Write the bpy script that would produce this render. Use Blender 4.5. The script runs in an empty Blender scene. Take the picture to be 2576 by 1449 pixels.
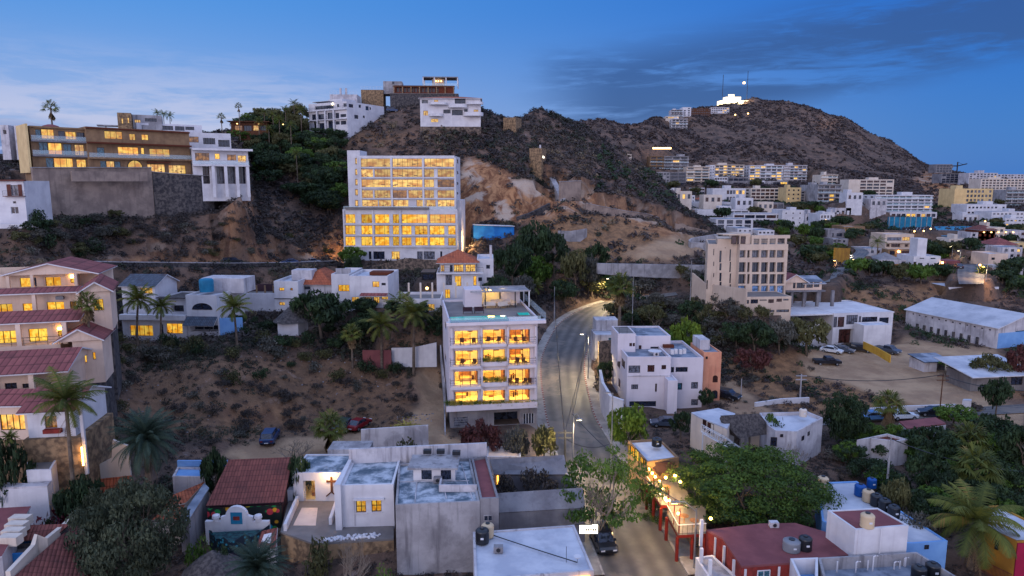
import bpy, bmesh, math, random
import numpy as np
from math import sin, cos, tan, pi, radians, atan2, sqrt
from mathutils import Vector, Matrix
S = bpy.context.scene
C = S.collection
# ---------------------------------------------------------------- camera, world, light
F = 1718.0; TH = radians(8.6); CZ = 36.0
cd = bpy.data.cameras.new('camera'); cam = bpy.data.objects.new('camera', cd); C.objects.link(cam)
cam.location = (0,0, CZ); cam.rotation_euler = (pi/2 - TH, 0,0)
cd.sensor_width = 36; cd.lens = 36*F/2576; cd.clip_start = 1; cd.clip_end = 20000
S.camera = cam
S.view_settings.view_transform = 'Standard'; S.view_settings.look = 'None'
S.view_settings.exposure = .1; S.view_settings.gamma = 1
S.cycles.use_denoising = True; S.cycles.max_bounces = 5; S.cycles.diffuse_bounces = 3
S.cycles.glossy_bounces = 2; S.cycles.transparent_max_bounces = 12; S.cycles.sample_clamp_indirect = 3
def lin(c):
 return tuple(((v/255)/12.92 if v/255 <= .04045 else ((v/255+.055)/1.055)**2.4) for v in c)
def rgba(c): return tuple(c) + (1,)
class N:
 """small node tree writer"""
 def __init__(s, nt): s.nt = nt; nt.nodes.clear()
 def n(s, t, **k):
  nd = s.nt.nodes.new(t)
  for a, v in k.items():
   if a.startswith('i_'):
    key = a[2:]; key = int(key) if key.isdigit() else key.replace('_',' ')
    s.set(nd, key, v)
   else: setattr(nd, a, v)
  return nd
 def set(s, nd, key, v):
  if isinstance(v, bpy.types.NodeSocket): s.nt.links.new(v, nd.inputs[key])
  else: nd.inputs[key].default_value = v
 def math(s, op, a, b=0.0, clamp=False):
  nd = s.nt.nodes.new('ShaderNodeMath'); nd.operation = op; nd.use_clamp = clamp
  s.set(nd, 0, a); s.set(nd, 1, b); return nd.outputs[0]
 def mix(s, f, a, b, bt='MIX'):
  nd = s.nt.nodes.new('ShaderNodeMix'); nd.data_type = 'RGBA'; nd.blend_type = bt
  s.set(nd, 0, f); s.set(nd, 6, a); s.set(nd, 7, b); return nd.outputs[2]
 def ramp(s, f, st, interp='LINEAR'):
  nd = s.nt.nodes.new('ShaderNodeValToRGB'); r = nd.color_ramp; r.interpolation = interp
  while len(r.elements) < len(st): r.elements.new(.5)
  for e, (p, c) in zip(r.elements, st): e.position = p; e.color = rgba(c) if len(c) == 3 else c
  s.set(nd, 0, f); return nd.outputs[0]
 def maprange(s, v, a, b, c=0.0, d=1.0, smooth=True):
  nd = s.nt.nodes.new('ShaderNodeMapRange')
  if smooth: nd.interpolation_type = 'SMOOTHSTEP'
  for i, q in enumerate((v, a, b, c, d)): s.set(nd, i, q)
  return nd.outputs[0]
 def noise(s, vec, scale, detail=3.0, rough=.55, dist=0.0, out=0):
  nd = s.nt.nodes.new('ShaderNodeTexNoise'); s.set(nd, 'Vector', vec) if vec else None
  s.set(nd, 'Scale', scale); s.set(nd, 'Detail', detail); s.set(nd, 'Roughness', rough); s.set(nd, 'Distortion', dist)
  return nd.outputs[out]
W = bpy.data.worlds.new('World'); S.world = W; W.use_nodes = True
g = N(W.node_tree)
SUN_EL, SUN_AZ = radians(3.0), radians(205)       # afterglow low behind the camera, a little to its left
dirv = g.n('ShaderNodeTexCoord').outputs['Generated']
sp = g.n('ShaderNodeSeparateXYZ', i_0=dirv); dx, dy, dz = sp.outputs
sky = g.n('ShaderNodeTexSky', sky_type='NISHITA', sun_disc=False, sun_elevation=SUN_EL, sun_rotation=SUN_AZ,
  altitude=0, air_density=1.0, dust_density=1.0, ozone_density=4.0)
# clear twilight: deep blue ahead, brighter and paler towards the afterglow
az = g.math('DIVIDE', dx, g.math('MAXIMUM', dy, .2))
side = g.maprange(az, -.62,.75)
low = g.mix(side, rgba(lin((160,178,218))), rgba(lin((56,116,192))))
hig = g.mix(side, rgba(lin((76,140,214))), rgba(lin((24,90,184))))
el = g.maprange(dz, .0,.26)
front = g.mix(el, low, hig)
haz = g.maprange(dz, -.02,.10,1.0,0.0)
front = g.mix(g.math('MULTIPLY', haz, g.maprange(side, 0.0,1.0,.5,.0)), front, rgba(lin((178,184,220))))
# clouds: planar projection of the direction
zz = g.math('MAXIMUM', g.math('ADD', dz, .06),.02)
cx = g.math('DIVIDE', dx, zz); cy = g.math('DIVIDE', dy, zz)
cv = g.n('ShaderNodeCombineXYZ', i_0=cx, i_1=cy, i_2=0.0).outputs[0]
azel = g.n('ShaderNodeCombineXYZ', i_0=az, i_1=g.math('MULTIPLY', dz, 3.2), i_2=0.0).outputs[0]
mp = g.n('ShaderNodeMapping', i_0=azel); mp.inputs['Rotation'].default_value = (0,0, radians(-14)); mp.inputs['Scale'].default_value = (1.0,2.6,1)
n1 = g.noise(mp.outputs[0],3.4,8,.6,.5)
n2 = g.noise(mp.outputs[0],11.0,8,.65,.8)
# dark bank to the right: a band rising to the right
band = g.math('SUBTRACT', g.math('MULTIPLY', dz, 1.0), g.math('ADD', g.math('MULTIPLY', az, .13),.108))
bm_ = g.math('MULTIPLY', g.maprange(band, -.075,-.03), g.maprange(band, .02,.085,1.0,0.0))
bm_ = g.math('MULTIPLY', bm_, g.maprange(az, -.02,.16))
band2 = g.math('MULTIPLY', g.math('MULTIPLY', g.maprange(dz, .10,.14), g.maprange(dz, .16,.20,1.0,0.0)), g.math('MULTIPLY', g.maprange(az, .0,.1), g.maprange(az, .22,.35,1.0,0.0)))
bm_ = g.math('MAXIMUM', bm_, g.math('MULTIPLY', band2,.8))
dark = g.math('MULTIPLY', bm_, g.maprange(g.math('ADD', g.math('MULTIPLY', n1,.65), g.math('MULTIPLY', n2,.35)),.36,.54))
front = g.mix(g.math('MULTIPLY', dark, .85), front, rgba(lin((44,70,130))))
# pale wisps to the left
lm = g.math('MULTIPLY', g.maprange(az, -.05,-.4), g.maprange(dz, .19,.06))
pale = g.math('MULTIPLY', lm, g.maprange(g.math('ADD', g.math('MULTIPLY', n1,.6), g.math('MULTIPLY', n2,.4)),.40,.58))
front = g.mix(g.math('MULTIPLY', pale, .8), front, rgba(lin((192,194,222))))
ldk = g.math('MULTIPLY', g.math('MULTIPLY', g.maprange(az, -.58,-.70), g.maprange(dz, .085,.055)), g.maprange(n2,.38,.52))
front = g.mix(g.math('MULTIPLY', ldk, .8), front, rgba(lin((78,112,178))))
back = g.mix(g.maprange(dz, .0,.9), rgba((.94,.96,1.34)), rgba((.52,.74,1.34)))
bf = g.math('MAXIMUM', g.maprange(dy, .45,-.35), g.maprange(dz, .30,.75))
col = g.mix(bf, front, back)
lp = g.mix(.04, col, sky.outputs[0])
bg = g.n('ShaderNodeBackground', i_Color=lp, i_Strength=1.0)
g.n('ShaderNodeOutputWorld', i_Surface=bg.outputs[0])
sd = bpy.data.lights.new('sun','SUN'); sd.energy = .7; sd.angle = radians(22); sd.color = (1,.88,.88)
sun = bpy.data.objects.new('sun', sd); C.objects.link(sun)
sun.rotation_euler = (radians(90-16),0, radians(-25))
# ---------------------------------------------------------------- picture-to-place helpers (display pixels of a 2576 px wide picture)
def ray(x, y):
 a = (x-1288)/F; b = (y-724.5)/F
 return (a, cos(TH)-b*sin(TH),-sin(TH)-b*cos(TH))
def P(x, y, Y):
 r = ray(x, y); s = Y/r[1]; return Vector((r[0]*s, Y, CZ+r[2]*s))
def PZ(x, y, z):
 r = ray(x, y); s = (z-CZ)/r[2]; return Vector((r[0]*s, r[1]*s, z))
def proj(X, Y, Z):
 d = Y*cos(TH)-(Z-CZ)*sin(TH); u = Y*sin(TH)+(Z-CZ)*cos(TH)
 return 1288+F*X/d, 724.5-F*u/d
K = 2576/2730
def zt(ox, oy, sc): return lambda x, y: ((ox+x/sc)*K, (oy+y/sc)*K)
D0 = lambda x, y: (x, y)
ZA = zt(0,200,2.8986); ZB = zt(600,150,2.4143); ZC = zt(1250,200,2.6347); ZD = zt(1980,200,2.6347)
ZE = zt(0,650,2.8986); ZF = zt(600,650,2.6343); ZG = zt(1150,650,2.6338); ZH = zt(1600,550,2.415); ZI = zt(2130,550,2.415)
ZJ = zt(0,1050,2.9815); ZK = zt(550,1050,2.9815); ZL = zt(1150,1050,2.9814); ZM = zt(1650,1050,2.9817); ZN = zt(2130,1050,2.9817)
ZO = zt(1700,380,4.8308); ZP = zt(2180,380,4.6745); ZQ = zt(0,280,5.175)
# ---------------------------------------------------------------- terrain function
def slope(y): b = (y-724.5)/F; return -tan(TH+math.atan(b))
_rt = np.random.RandomState(7).rand(256,256)
def vnoise(x, y):
 x = np.asarray(x, float); y = np.asarray(y, float)
 xi = np.floor(x).astype(int); yi = np.floor(y).astype(int); fx = x-xi; fy = y-yi
 fx = fx*fx*(3-2*fx); fy = fy*fy*(3-2*fy)
 a = _rt[xi % 256, yi % 256]; b = _rt[(xi+1) % 256, yi % 256]; c = _rt[xi % 256,(yi+1) % 256]; d = _rt[(xi+1) % 256,(yi+1) % 256]
 return (a*(1-fx)+b*fx)*(1-fy)+(c*(1-fx)+d*fx)*fy*1.0
def fbm(x, y, o=4, g=.5):
 s = 0; a = 1; t = 0
 for i in range(o): s = s+a*vnoise(x*2**i+17.3*i, y*2**i-9.1*i); t += a; a *= g
 return s/t
Zc = lambda Y, z: (Y, z, 0)
COLS = {
-500: [Zc(20,0), Zc(62,1), Zc(78,7), Zc(120,20), Zc(165,34), Zc(230,42), Zc(400,38), Zc(900,25), Zc(3500,-5)],
0: [Zc(20,0), Zc(60,1), Zc(65,2), Zc(78,6), Zc(95,14), Zc(120,19), Zc(138,25), Zc(150,30), Zc(165,38), Zc(185,43), Zc(230,45), Zc(350,40), Zc(900,25), Zc(3500,-5)],
100: [Zc(20,0), Zc(60,.8), Zc(65,1.5), Zc(80,6), Zc(95,13), Zc(115,18), Zc(138,25), Zc(145,28), Zc(148.7,28.7), Zc(150.7,38.7), Zc(165,39), Zc(185,42), Zc(230,45), Zc(350,40), Zc(900,25), Zc(3500,-5)],
200: [Zc(20,0), Zc(62,.8), Zc(67,1.5), Zc(80,6), Zc(95,12.5), Zc(115,16), Zc(133,18.5), Zc(139,19.5), Zc(144,20.5), Zc(152,28), Zc(154.5,28.5), Zc(156.5,38.5), Zc(185,41), Zc(230,46), Zc(350,42), Zc(900,25), Zc(3500,-5)],
330: [Zc(20,0), Zc(66,.8), Zc(70,1.6), Zc(78,3.5), Zc(88,5), Zc(103,8.5), Zc(113,10), Zc(125,11), Zc(140,14), Zc(147,18.8), Zc(153,19.2), Zc(158,27.5), Zc(161.5,28.5), Zc(163.5,38.5), Zc(185,42), Zc(215,48), Zc(260,50), Zc(400,42), Zc(900,25), Zc(3500,-5)],
500: [Zc(20,0), Zc(60,1), Zc(80,2.5), Zc(90,4), Zc(104,8.5), Zc(113,9.9), Zc(125,10.5), Zc(142,13), Zc(150,17.6), Zc(156,18), Zc(164,24), Zc(168,29), Zc(170,36), Zc(190,41), Zc(215,49), Zc(262,54), Zc(400,45), Zc(900,25), Zc(3500,-5)],
600: [Zc(20,0), Zc(85,.8), Zc(95,2), Zc(103,6), Zc(113,9.5), Zc(135,10.8), Zc(148,12), Zc(156,13), Zc(158,16.8), Zc(163,17.2), Zc(167,25), Zc(170,31), Zc(174,35), Zc(190,39), Zc(215,48), Zc(262,56), Zc(400,45), Zc(3500,-5)],
650: [Zc(20,0), Zc(85,.7), Zc(95,1.5), Zc(103,5), Zc(112,9), Zc(120,10), Zc(135,10.6), Zc(150,12), Zc(158,13), Zc(161,16.4), Zc(169,16.8), Zc(174,20), Zc(198,25), Zc(225,38), Zc(245,49), Zc(262,58), Zc(300,56), Zc(500,45), Zc(3500,-5)],
850: [Zc(20,0), Zc(85,.3), Zc(98,.8), Zc(105,3.5), Zc(115,8.5), Zc(135,10.6), Zc(150,11), Zc(182,11.5), Zc(186,13.2), Zc(197,13.6), Zc(201,18), Zc(210,24), Zc(225,36), Zc(240,46), Zc(252,54), Zc(265,59), Zc(300,60), Zc(500,45), Zc(3500,-5)],
1000: [Zc(20,0), Zc(94,.7), Zc(104,2.2), Zc(116,6.5), Zc(135,9.5), Zc(160,11), Zc(184,12), Zc(187,14), Zc(212,14.5), Zc(218,24), Zc(236,42), Zc(250,53), Zc(262,60), Zc(275,66), Zc(300,62), Zc(500,45), Zc(3500,-5)],
1110: [Zc(20,0), Zc(94,1), Zc(113,2.8), Zc(125,6), Zc(160,9.5), Zc(186,13), Zc(212,14.5), Zc(217,22), Zc(235,43), Zc(250,55), Zc(262,61), Zc(272,68), Zc(300,66), Zc(500,45), Zc(3500,-5)],
1200: [Zc(20,0), Zc(94,.7), Zc(113,2.5), Zc(130,5), Zc(160,8.5), Zc(185,12.5), Zc(205,20), Zc(215,25), Zc(225,37), Zc(236,45), Zc(258,58), Zc(272,66), Zc(300,63), Zc(500,45), Zc(3500,-5)],
1280: [Zc(20,0), Zc(94,.4), Zc(113,1.5), Zc(130,4), Zc(160,8), Zc(185,12.5), Zc(205,20), Zc(216,25), Zc(225,37), Zc(236,44.5), Zc(258,55), Zc(278,62), Zc(300,60), Zc(500,45), Zc(3500,-5)],
1350: [Zc(20,0), Zc(94,0), Zc(110,.5), Zc(132,2.5), Zc(150,5), Zc(170,9), Zc(190,15.7), Zc(208,24), Zc(218,30), Zc(226,37), Zc(240,43), Zc(265,54), Zc(292,68), Zc(320,60), Zc(400,45), Zc(800,60), Zc(3500,20)],
1450: [Zc(20,0), Zc(94,0), Zc(110,.2), Zc(132,1.5), Zc(150,4.5), Zc(165,9), Zc(185,16), Zc(205,25), Zc(215,30), Zc(221,35), Zc(232,39), Zc(260,47), Zc(297,62.5), Zc(330,50), Zc(450,40), Zc(700,97), Zc(900,80), Zc(3500,20)],
1540: [Zc(20,0), Zc(94,0), Zc(118,.5), Zc(135,1.5), Zc(152,4), Zc(174,6.8), Zc(184,13), Zc(202,21), Zc(215,26), Zc(228,32), Zc(262,43), Zc(292,52), Zc(320,42), Zc(430,38), Zc(560,60), Zc(700,96), Zc(900,88), Zc(3500,20)],
1640: [Zc(20,0), Zc(100,.3), Zc(130,1), Zc(150,4.5), Zc(172,8), Zc(180,13.3), Zc(197,19), Zc(215,24), Zc(232,28.5), Zc(262,36.5), Zc(285,41), Zc(310,30), Zc(420,32), Zc(560,55), Zc(700,95), Zc(900,122), Zc(1100,112), Zc(3500,20)],
1750: [Zc(20,0), Zc(100,.5), Zc(130,1.5), Zc(150,6), Zc(172,11), Zc(180,13.5), Zc(197,17.5), Zc(215,21), Zc(235,24.5), Zc(256,24), Zc(275,18), Zc(330,22), Zc(450,32), Zc(560,45), Zc(700,75), Zc(900,118), Zc(1050,152), Zc(1200,130), Zc(3500,20)],
1850: [Zc(20,0), Zc(100,.5), Zc(127,1.2), Zc(143,6), Zc(160,9), Zc(200,11), Zc(260,15), Zc(330,21), Zc(450,32), Zc(560,42), Zc(700,66), Zc(900,112), Zc(1100,168), Zc(1200,158), Zc(1600,90), Zc(3500,20)],
1960: [Zc(20,0), Zc(100,.3), Zc(125,1), Zc(143,6), Zc(160,8.5), Zc(200,11), Zc(260,15), Zc(330,21), Zc(450,32), Zc(540,38), Zc(700,62), Zc(900,110), Zc(1100,167), Zc(1200,160), Zc(1600,90), Zc(3500,15)],
2100: [Zc(20,0), Zc(104,0), Zc(131,.9), Zc(148,1), Zc(157,2), Zc(166,7), Zc(195,10), Zc(240,13), Zc(330,19), Zc(450,29), Zc(540,34), Zc(700,56), Zc(900,96), Zc(1130,144), Zc(1300,120), Zc(1800,60), Zc(3500,10)],
2200: [Zc(20,0), Zc(104,0), Zc(131,.8), Zc(150,1), Zc(160,2), Zc(180,8.5), Zc(210,11), Zc(260,13.5), Zc(340,16), Zc(450,25), Zc(560,33), Zc(750,52), Zc(1080,109), Zc(1300,90), Zc(1800,40), Zc(3500,5)],
2350: [Zc(20,0), Zc(104,0), Zc(131,.5), Zc(155,1.5), Zc(172,5), Zc(186,9.3), Zc(215,11), Zc(300,14), Zc(380,15.5), Zc(480,24), Zc(600,31), Zc(800,45), Zc(1000,58), Zc(1200,45), Zc(1800,10), Zc(3500,0)],
2576: [Zc(20,0), Zc(104,0), Zc(131,.5), Zc(160,1.5), Zc(185,5), Zc(215,9), Zc(300,13), Zc(380,16), Zc(480,23), Zc(600,30), Zc(750,38), Zc(1000,30), Zc(1800,5), Zc(3500,-5)],
3100: [Zc(20,0), Zc(104,0), Zc(160,1.5), Zc(215,8), Zc(300,12), Zc(480,20), Zc(750,28), Zc(1500,5), Zc(3500,-5)],
}
_ck = sorted(COLS); _ct = np.array([(k-1288)/F*1.0 for k in _ck])
YG = np.exp(np.linspace(math.log(20), math.log(3500),700))
_tab = np.array([np.interp(YG, [q[0] for q in COLS[k]],[q[1] for q in COLS[k]]) for k in _ck])
_kern = np.array([1,2,3,2,1.])/9
_tab = np.array([np.convolve(np.pad(r, 2, mode='edge'), _kern, 'valid') for r in _tab])
TG = np.linspace(-1.15,1.05,560)
_i = np.clip(np.searchsorted(_ct, TG)-1,0, len(_ct)-2); _f = np.clip((TG-_ct[_i])/(_ct[_i+1]-_ct[_i]),0,1); _f = _f*_f*(3-2*_f)*.5+_f*.5
ZGRID = _tab[_i]*(1-_f[:, None])+_tab[_i+1]*_f[:, None]      # [t, Y]
_GX = TG[:, None]*YG[None]; _GY = np.broadcast_to(YG[None], _GX.shape)
_g1 = np.abs(np.gradient(ZGRID, axis=1)/np.gradient(YG)[None])
_amp = np.clip((_g1-.06)*5,0,1)
_nr = (fbm(_GX/16, _GY/16,4)-.5)*2.2+(1-np.abs(fbm(_GX/26+40, _GY/40,3)*2-1)-.8)*2.0
_fr = (1-np.abs(fbm(_GX/85+9, _GY/230,4)*2-1)-.8)*34*np.clip(_g1*6-.2,.15,1)+(fbm(_GX/60, _GY/60,5)-.5)*12
_w = np.clip((_GY-420)/300,0,1)
ZGRID = ZGRID+_amp*(_nr*(1-_w)+_fr*_w)+(fbm(_GX/3.2, _GY/3.2,3)-.5)*np.clip(.18+_amp*1.1,0,1)*np.clip(_GY/120,.6,1)*(1-_w)
def _samp(Zg, X, Y):
 t = X/np.maximum(Y, 1); a = np.clip((t-TG[0])/(TG[1]-TG[0]),0, len(TG)-1.001); ai = a.astype(int); af = a-ai
 b = np.clip(np.log(np.maximum(Y, 20)/20)/math.log(3500/20)*(len(YG)-1),0, len(YG)-1.001); bi = b.astype(int); bf = b-bi
 return (Zg[ai, bi]*(1-af)+Zg[ai+1, bi]*af)*(1-bf)+(Zg[ai, bi+1]*(1-af)+Zg[ai+1, bi+1]*af)*bf
def ground(X, Y):
 s = np.ndim(X) == 0
 r = _samp(ZGRID, np.atleast_1d(np.asarray(X, float)), np.atleast_1d(np.asarray(Y, float)))
 return float(r[0]) if s else r
def G(x, y, Ymin=22, Ymax=3400, off=0):
 """first point of the ground seen at picture point (x, y)"""
 r = ray(x, y); Ys = np.exp(np.linspace(math.log(Ymin), math.log(Ymax),2500)); s = Ys/r[1]
 X = r[0]*s; Z = CZ+r[2]*s; gz = ground(X, Ys); k = np.nonzero(Z <= gz)[0]
 i = k[0] if len(k) else len(Ys)-1
 return Vector((X[i], Ys[i], gz[i]+off))
CLAMPS = []     # (t0, t1, slope of the lowest sight line, Y from, Y to): the ground in front must not hide a foot that the photo shows
PADS = []       # (cx, cy, yaw, w, d, z, blend)
STRIPS = []     # (array of left pts, array of right pts, drop)
# ---------------------------------------------------------------- materials
M = {}
def mat(name, c, c2=None, scale=.6, rough=.85, bump=.15, bscale=None, streak=0.0, dirt=0.0, dirtc=(70,62,60), spec=.25, metal=0.0, obj=True, detail=5):
 """procedural weathered surface: two tones mixed by noise, rain streaks and dirt"""
 if name in M: return M[name]
 m = bpy.data.materials.new(name); m.use_nodes = True; g = N(m.node_tree)
 tc = g.n('ShaderNodeTexCoord').outputs['Object']
 c = lin(c); c2 = lin(c2) if c2 else tuple(v*.82 for v in c)
 f = g.noise(tc, scale, detail, .6)
 col = g.mix(g.maprange(f, .35,.65), rgba(c), rgba(c2))
 if streak:
  mp = g.n('ShaderNodeMapping', i_0=tc); mp.inputs['Scale'].default_value = (1.6,1.6,.12)
  s = g.maprange(g.noise(mp.outputs[0],1.0,5,.65),.50,.72)
  col = g.mix(g.math('MULTIPLY', s, streak), col, rgba(lin(dirtc)))
 if dirt:
  s = g.maprange(g.noise(tc, scale*.55,7,.7,.4),.50,.60)
  col = g.mix(g.math('MULTIPLY', s, dirt), col, rgba(lin(dirtc)))
 b = g.n('ShaderNodeBsdfPrincipled', i_Base_Color=col, i_Roughness=rough, i_Metallic=metal)
 b.inputs['Specular IOR Level'].default_value = spec
 if bump:
  bp = g.n('ShaderNodeBump', i_Strength=bump, i_Distance=.05, i_Height=g.noise(tc, bscale or scale*6,4,.6))
  g.set(b, 'Normal', bp.outputs[0])
 g.n('ShaderNodeOutputMaterial', i_Surface=b.outputs[0]); M[name] = m; return m
def emis(name, c, st, sampling='AUTO'):
 if name in M: return M[name]
 m = bpy.data.materials.new(name); m.use_nodes = True; g = N(m.node_tree)
 e = g.n('ShaderNodeEmission', i_Color=rgba(lin(c)), i_Strength=st)
 g.n('ShaderNodeOutputMaterial', i_Surface=e.outputs[0]); m.cycles.emission_sampling = sampling; M[name] = m; return m
def litpane(name, hi, lo, st, furn=.55, sampling='AUTO'):
 """a lit window: lamp glow, curtains and dark furniture seen through the glass, different for each pane"""
 m = bpy.data.materials.new(name); m.use_nodes = True; g = N(m.node_tree)
 t = g.n('ShaderNodeTexCoord'); gen = t.outputs['Generated']; oi = g.n('ShaderNodeObjectInfo').outputs['Random']
 sx, sy, sz = g.n('ShaderNodeSeparateXYZ', i_0=gen).outputs
 h = g.math('ADD', sx, sy)
 off = g.math('MULTIPLY', oi, 37.0)
 v = g.n('ShaderNodeCombineXYZ', i_0=g.math('ADD', g.math('MULTIPLY', h, 2.2), off), i_1=off, i_2=g.math('MULTIPLY', sz, 1.6)).outputs[0]
 f = g.noise(v, 1.3,2,.5)
 col = g.mix(g.maprange(f, .36,.64), rgba(lin(lo)), rgba(lin(hi)))
 vc = g.n('ShaderNodeCombineXYZ', i_0=g.math('ADD', g.math('MULTIPLY', h, 9.0), off), i_1=0.0, i_2=0.0).outputs[0]
 cur = g.maprange(g.noise(vc, 2.0,2,.7),.48,.56)
 col = g.mix(g.math('MULTIPLY', cur, .45), col, rgba(lin(tuple(a*.72 for a in hi))))
 vo = g.n('ShaderNodeTexVoronoi', feature='F1', distance='CHEBYCHEV');
 vv = g.n('ShaderNodeCombineXYZ', i_0=g.math('ADD', g.math('MULTIPLY', h, 4.2), off), i_1=off, i_2=g.math('MULTIPLY', sz, 3.2)).outputs[0]
 g.set(vo, 'Vector', vv); vo.inputs['Scale'].default_value = 1.0; vo.inputs['Randomness'].default_value = .8
 blk = g.math('MULTIPLY', g.maprange(vo.outputs['Distance'],.30,.24,0,1), g.maprange(sz, .62,.30,0.0,1.0))
 blk = g.math('MULTIPLY', blk, g.math('GREATER_THAN', g.n('ShaderNodeSeparateColor', i_0=vo.outputs['Color']).outputs[0],.35))
 pic = g.math('MULTIPLY', g.maprange(vo.outputs['Distance'],.2,.16,0,1), g.math('GREATER_THAN', g.n('ShaderNodeSeparateColor', i_0=vo.outputs['Color']).outputs[1],.7))
 col = g.mix(g.math('MULTIPLY', g.math('MAXIMUM', blk, g.math('MULTIPLY', pic, .7)), furn), col, rgba(lin((88,48,14))))
 e = g.n('ShaderNodeEmission', i_Color=col, i_Strength=g.math('MULTIPLY', g.math('ADD', g.math('MULTIPLY', oi, .65),.6), st))
 gl = g.n('ShaderNodeBsdfGlossy', i_Roughness=.05); gl.inputs['Color'].default_value = (.06,.06,.06,1)
 a = g.n('ShaderNodeAddShader', i_0=e.outputs[0], i_1=gl.outputs[0])
 g.n('ShaderNodeOutputMaterial', i_Surface=a.outputs[0]); m.cycles.emission_sampling = sampling; M[name] = m; return m
litpane('lit',(255,208,84),(232,146,26),1.05)
litpane('litpale',(255,210,112),(196,128,48),.9,.8)
litpane('litfar',(255,214,120),(235,165,60),1.15,.5,'NONE')
litpane('litdim',(178,120,50),(90,60,40),.8,.6)
def glassmat(name, c, rough=.06):
 m = bpy.data.materials.new(name); m.use_nodes = True; g = N(m.node_tree)
 t = g.n('ShaderNodeTexCoord').outputs['Generated']; oi = g.n('ShaderNodeObjectInfo').outputs['Random']
 h = g.n('ShaderNodeSeparateXYZ', i_0=t).outputs
 f = g.noise(g.n('ShaderNodeCombineXYZ', i_0=g.math('ADD', g.math('ADD', h[0], h[1]), g.math('MULTIPLY', oi, 20.0)), i_1=0.0, i_2=g.math('MULTIPLY', h[2],.6)).outputs[0],5.0,2)
 col = g.mix(g.maprange(f, .45,.6), rgba(lin(c)), rgba(tuple(v*.35 for v in lin(c))))
 b = g.n('ShaderNodeBsdfPrincipled', i_Base_Color=col, i_Roughness=rough); b.inputs['Specular IOR Level'].default_value = .6
 g.n('ShaderNodeOutputMaterial', i_Surface=b.outputs[0]); M[name] = m
glassmat('dark',(44,50,66)); glassmat('teal',(56,100,116)); glassmat('sky',(120,158,210),.15); glassmat('grey',(104,106,118),.2); glassmat('brown',(74,44,40),.2)
def clearglass(name, tint=(.75,.85,.9), op=.25):
 m = bpy.data.materials.new(name); m.use_nodes = True; g = N(m.node_tree)
 tr = g.n('ShaderNodeBsdfTransparent'); b = g.n('ShaderNodeBsdfPrincipled', i_Roughness=.05); b.inputs['Base Color'].default_value = rgba(tint)
 mx = g.n('ShaderNodeMixShader', i_0=op, i_1=tr.outputs[0], i_2=b.outputs[0])
 g.n('ShaderNodeOutputMaterial', i_Surface=mx.outputs[0]); M[name] = m
clearglass('glass',(.55,.7,.75),.22); clearglass('roomglass',(.3,.3,.3),.08)
mat('white',(204,200,202),(186,182,186),.35,.8,.12,4, streak=.18, dirtc=(140,132,130))
mat('whiteold',(192,186,188),(170,164,168),.5,.85,.25,3, streak=.75, dirt=.35, dirtc=(110,104,106))
mat('cream',(205,190,176),(192,176,162),.3,.85,.12,4, streak=.25, dirtc=(130,112,100))
mat('pinkcream',(214,188,168),(200,174,156),.3,.85,.12,4, streak=.2, dirtc=(130,105,95))
mat('beige',(198,176,156),(186,164,146),.3,.85,.12,4, streak=.2, dirtc=(120,98,90))
mat('tan',(140,112,84),(120,94,72),.5,.9,.3,5, streak=.35, dirtc=(70,56,46))
mat('tanyellow',(206,178,128),(190,162,116),.4,.9,.2,5)
mat('peach',(214,150,118),(198,132,104),.5,.9,.2,4, streak=.3, dirtc=(120,84,72))
mat('concrete',(134,130,132),(112,108,112),.35,.9,.4,5, streak=.5, dirt=.3, dirtc=(80,76,80))
mat('concretelight',(160,156,158),(132,128,130),.35,.9,.4,5, streak=.75, dirt=.4, dirtc=(92,88,92))
mat('blockwall',(122,116,112),(100,92,90),.3,.95,.6,1.2, streak=.5, dirt=.35, dirtc=(74,70,74))
mat('frame',(40,26,22), rough=.5, bump=0); mat('framew',(206,206,210), rough=.5, bump=0); mat('framebr',(92,44,34), rough=.6, bump=0)
mat('metal',(150,152,158), rough=.45, metal=.7, bump=0); mat('darkmetal',(42,42,46), rough=.5, bump=0); mat('rust',(112,58,40),(84,40,28),3,.9,.3)
mat('roofw',(188,188,194),(162,164,174),.35,.7,.2,3, dirt=.35, dirtc=(140,142,152))
mat('roofmetal',(178,178,184),(156,158,166),.25,.6,.1,3, streak=.2, dirt=.2, dirtc=(110,112,122)); mat('roofgrey',(140,146,158),(100,108,122),.5,.85,.4,5, dirt=.6, dirtc=(62,72,86))
mat('roofold',(180,184,190),(74,90,102),.7,.85,.4,5, streak=.3, dirt=.7, dirtc=(70,84,96), detail=9)
mat('roofred',(128,74,74),(110,62,64),.4,.85,.2,4, dirt=.3, dirtc=(84,44,46))
mat('brickred',(130,48,42),(104,38,34),2,.9,.5,8)
mat('stone',(126,108,94),(70,62,58),1.6,.95,.9,2.6, dirt=.3, dirtc=(44,40,42), detail=2)
mat('stonewarm',(150,122,92),(96,78,62),1.5,.95,.9,2.6, detail=2)
mat('stonedark',(92,86,84),(52,50,54),1.5,.95,.9,2.6, dirt=.3, dirtc=(36,34,38), detail=2)
mat('deck',(120,112,108),(104,98,96),.6,.7,.1)
mat('wood',(96,60,40),(70,42,28),3,.8,.3); mat('woodlight',(150,100,62),(120,78,46),3,.8,.3)
mat('bedding',(210,180,130),(190,150,100),2,.9,.1); mat('thatch',(92,86,84),(58,54,56),3,1,1.0,14, streak=.6, dirtc=(46,42,42))
mat('bluewall',(52,132,200),(44,116,184),.5,.8,.15); mat('bluepale',(118,160,206),(104,146,196),.5,.8,.15)
mat('tealblue',(34,120,150),(26,100,132),.5,.6,.2); mat('poolblue',(36,120,196),(28,100,176),.5,.7,.1)
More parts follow.
